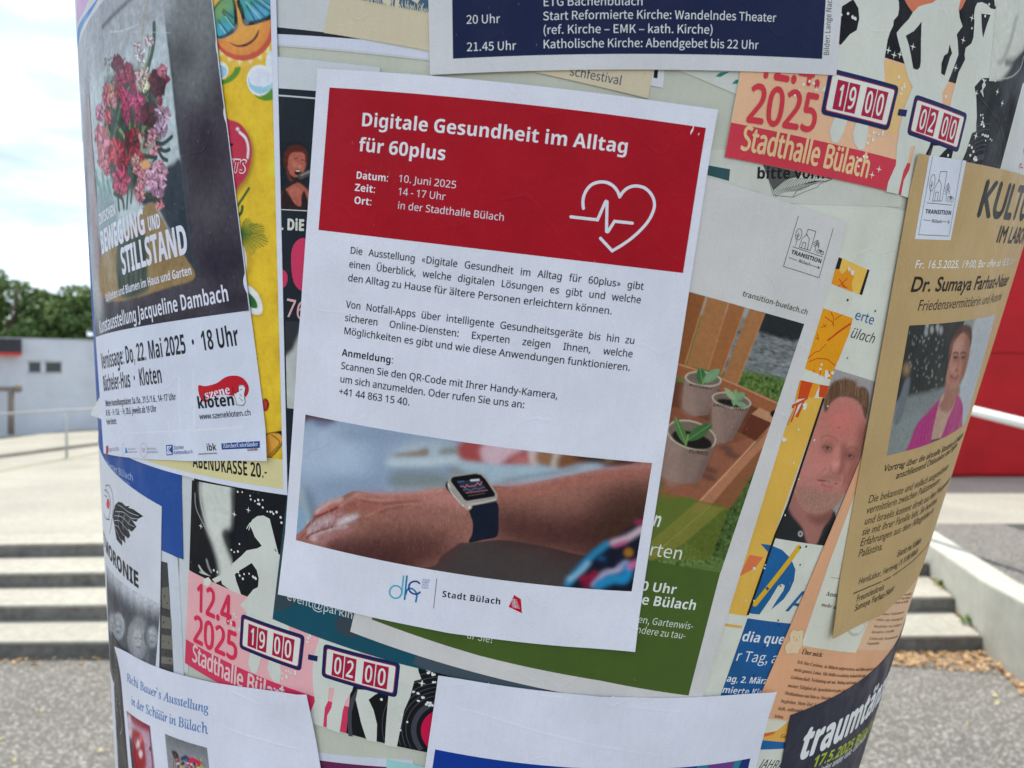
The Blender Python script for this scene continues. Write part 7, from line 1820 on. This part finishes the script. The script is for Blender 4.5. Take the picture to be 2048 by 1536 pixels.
    cv.stroke(D1((640, 950), (760, 975), (900, 995), (1050, 985), (1250, 970)), 3.5, (130, 72, 64), 2, .9); cv.stroke(D1((640, 935), (760, 955), (900, 960), (1000, 950)), 3, (206, 150, 138), 2, .8)
    cv.stroke(D1((720, 1130), (850, 1060), (1000, 1020), (1280, 985)), 2.5, (196, 136, 122), 2, .8); cv.stroke(D1((860, 1080), (960, 1040), (1150, 1015)), 3, (116, 66, 58), 2, .8)
    cv.stroke(D1((640, 900), (800, 905), (1100, 905), (1480, 860)), 4, (204, 148, 142), 2.5, .9)
    for k in range(34):
        x = 1180 + k * 15; y = 940 + k * 3
        cv.stroke(D1((x, y), (x + 20, y + 130 + 3 * k), (x + 26, y + 260 + 3 * k)), .8, (100, 58, 52) if k % 2 else (180, 122, 110), .5, .16)
    for k in range(50):
        x, y = rg.uniform(150, 420), rg.uniform(1140, 1290); cv.stroke(D1((x, y), (x + 14, y - 34)), .7, (226, 208, 208) if k % 2 else (150, 90, 88), .4, .5, False)
    for k in range(420):                      # fine skin creases running across the back of the hand
        x, y = rg.uniform(200, 1700), rg.uniform(900, 1450)
        if y < 1010 - .02 * x and rg.uniform() < .5: continue
        q = D1((x, y), (x + rg.uniform(-6, 10), y + rg.uniform(14, 44))); qi = cv.ij([q[0]])[0].astype(int)
        if not (0 <= qi[0] < cv.W and 0 <= qi[1] < cv.H) or am[qi[1], qi[0]] < .95: continue
        cv.stroke(q, rg.uniform(.5, 1.0), (206, 156, 146) if k % 2 else (84, 50, 46), .35, .28, False)
    cv.poly(D1((380, 1370), (900, 1330), (1500, 1350), (1500, 1480), (1300, 1600), (700, 1540)), (78, 48, 48), 18, .75)
    cv.noise(.045, .8, (1, 1), am); cv.noise(.03, 2.5, (1, 1), am)
    # keep the arm's inner work inside the arm
    bg_mask = 1 - np.clip(am * 1.0, 0, 1)
    # watch
    B = B5
    cv.poly(B((900, 498), (906, 470), (925, 470), (940, 540)), (44, 40, 42), .6)
    cv.poly(B((1018, 612), (1040, 590), (1158, 572), (1170, 660), (1168, 735), (1150, 756), (1090, 768), (1018, 781), (1034, 740), (1038, 680)), (28, 36, 54), .5)
    cv.noise(.05, .8, (1, 1), cv.mask(B((1018, 612), (1158, 572), (1168, 740), (1018, 781)), 1))
    cv.poly(B((910, 468), (924, 442), (1050, 424), (1086, 428), (1112, 452), (1166, 535), (1164, 558), (1148, 572), (1040, 592), (1016, 612), (992, 600), (914, 505)), (168, 160, 154), .5, 1, False)
    cv.stroke(B((914, 480), (928, 520), (990, 592)), 3.2, (226, 224, 220), 1, .9); cv.stroke(B((1010, 586), (1080, 578), (1155, 560)), 2.4, (214, 202, 192), .8, .9); cv.stroke(B((918, 500), (985, 585)), 1.6, (110, 100, 92), .6, .8)
    cv.poly(B((928, 452), (940, 444), (1052, 428), (1080, 434), (1104, 458), (1152, 530), (1150, 545), (1010, 568), (996, 562), (926, 468)), (22, 22, 28), .5, 1, False)
    cv.poly(B((958, 468), (1074, 456), (1114, 514), (1002, 530)), (52, 56, 74), .5, 1, False)
    cv.stroke(B((975, 494), (990, 492), (998, 500), (1008, 484), (1018, 494), (1050, 490), (1064, 474), (1076, 488), (1084, 470)), 1.2, (224, 136, 152), .25, 1, False)
    cv.stroke(B((990, 514), (1006, 505), (1026, 516), (1050, 502), (1070, 506), (1098, 496)), 1.0, (130, 134, 150), .25, 1, False); cv.stroke(B((1004, 527), (1112, 513)), 1.3, (206, 110, 130), .25)
    cv.stroke(B((1030, 463), (1068, 460)), 4.2, (206, 208, 216), .4); cv.stroke(B((962, 470), (992, 467)), 2, (86, 110, 160), .3); cv.stroke(B((1016, 542), (1100, 528)), 1.2, (120, 116, 116), .3, .8)
    cv.poly(B((1000, 592), (1016, 584), (1034, 592), (1030, 608), (1014, 616), (1000, 608)), (184, 164, 150), .5); cv.oval(B((1022, 600))[0], 3, 3, (226, 208, 196), .5); cv.stroke(B((1036, 594), (1158, 568)), 1.4, (50, 40, 38), .4, .8)
    # sleeve
    cv.poly(D2((950, 1420), (1030, 1280), (1130, 1150), (1250, 1040), (1400, 980), (1560, 870), (1740, 760), (1740, 1500), (950, 1500)), (28, 34, 52), 4)
    for l, w, c_ in ((((985, 1380), (1090, 1250), (1200, 1130), (1360, 1000)), 13, (52, 140, 184)), (((1000, 1340), (1100, 1270), (1180, 1180)), 9, (150, 190, 216)), (((1420, 985), (1560, 940), (1700, 850)), 12, (214, 186, 200)), (((1440, 1010), (1540, 980)), 7, (196, 70, 130)), (((1650, 790), (1720, 780)), 9, (170, 60, 90)),
                      (((1230, 1380), (1340, 1290), (1460, 1250), (1540, 1190)), 14, (176, 170, 200)), (((1280, 1390), (1420, 1330), (1540, 1330), (1560, 1220)), 20, (40, 140, 192)), (((1130, 1330), (1200, 1330), (1240, 1290)), 15, (150, 34, 68)), (((1160, 1400), (1180, 1360)), 14, (130, 30, 60)), (((1590, 1210), (1670, 1170)), 14, (206, 110, 160)), (((1600, 1400), (1640, 1330)), 12, (26, 26, 36)), (((1290, 1130), (1330, 1140)), 9, (30, 90, 134))):
        cv.stroke(D2(*l), w, c_, 4, .95)
    cv.oval(D2((1570, 1080))[0], 9, 9, (166, 112, 36), 3); cv.oval(D2((1410, 1200))[0], 8, 6, (26, 30, 48), 3)
    cv.noise(.02, 1.0)
    cv.finish()
    # the print's own right edge leans a little: bring the sheet back over it
watch(s)
s.line('logo', [C4(*[(215 + 84 * math.cos(t), 368 + 86 * math.sin(t)) for t in np.linspace(0, 6.283, 25)]), C4((322, 142), (298, 380))], 3.6, (92, 174, 204), 2)
s.line('logo', [C4((368, 150), (336, 468)), C4((352, 400), (375, 335), (420, 318), (470, 345), (500, 390), (502, 430), (490, 500))], 3.6, (24, 124, 168), 3, cap=True, sm=3)
s.line('logo', [C4((540, 250), (510, 226), (470, 222), (420, 240), (395, 290), (400, 340), (430, 378), (480, 396), (520, 390), (545, 370))], 3.6, (34, 72, 142), 4, cap=True, sm=3)
s.text('logo_name', [('digital', C4((580, 213))[0], C4((680, 222))[0], 4.5), ('health', C4((574, 247))[0], C4((672, 256))[0], 4.5), ('center', C4((572, 280))[0], C4((665, 291))[0], 4.5), ('bülach', C4((568, 315))[0], C4((664, 326))[0], 4.5)], (112, 132, 184), 'sans', 0, 2)
s.line('rule', [C4((776, 182), (733, 588))], 1.1, (60, 62, 72), 2)
s.text('town_name', [('Stadt Bülach', C4((845, 432))[0], C4((1652, 540))[0], 12.5, {'style': 'sansb', 'track': .06})], (30, 32, 40), 'sansb', 0, 2)
s.fill('town_emblem', [C4((1832, 408), (1924, 468), (1938, 658), (1756, 570), (1796, 490))], (196, 30, 48), 2)
gl = []
for k in range(7): gl.append(C4((1792 + 2 * k - 0, 466 + 17 * k), (1868 + 7 * k, 478 + 19 * k)))
gl.append(C4((1830, 458), (1850, 590))); 
s.line('emblem_grid', gl, 1.0, (224, 214, 224), 3)
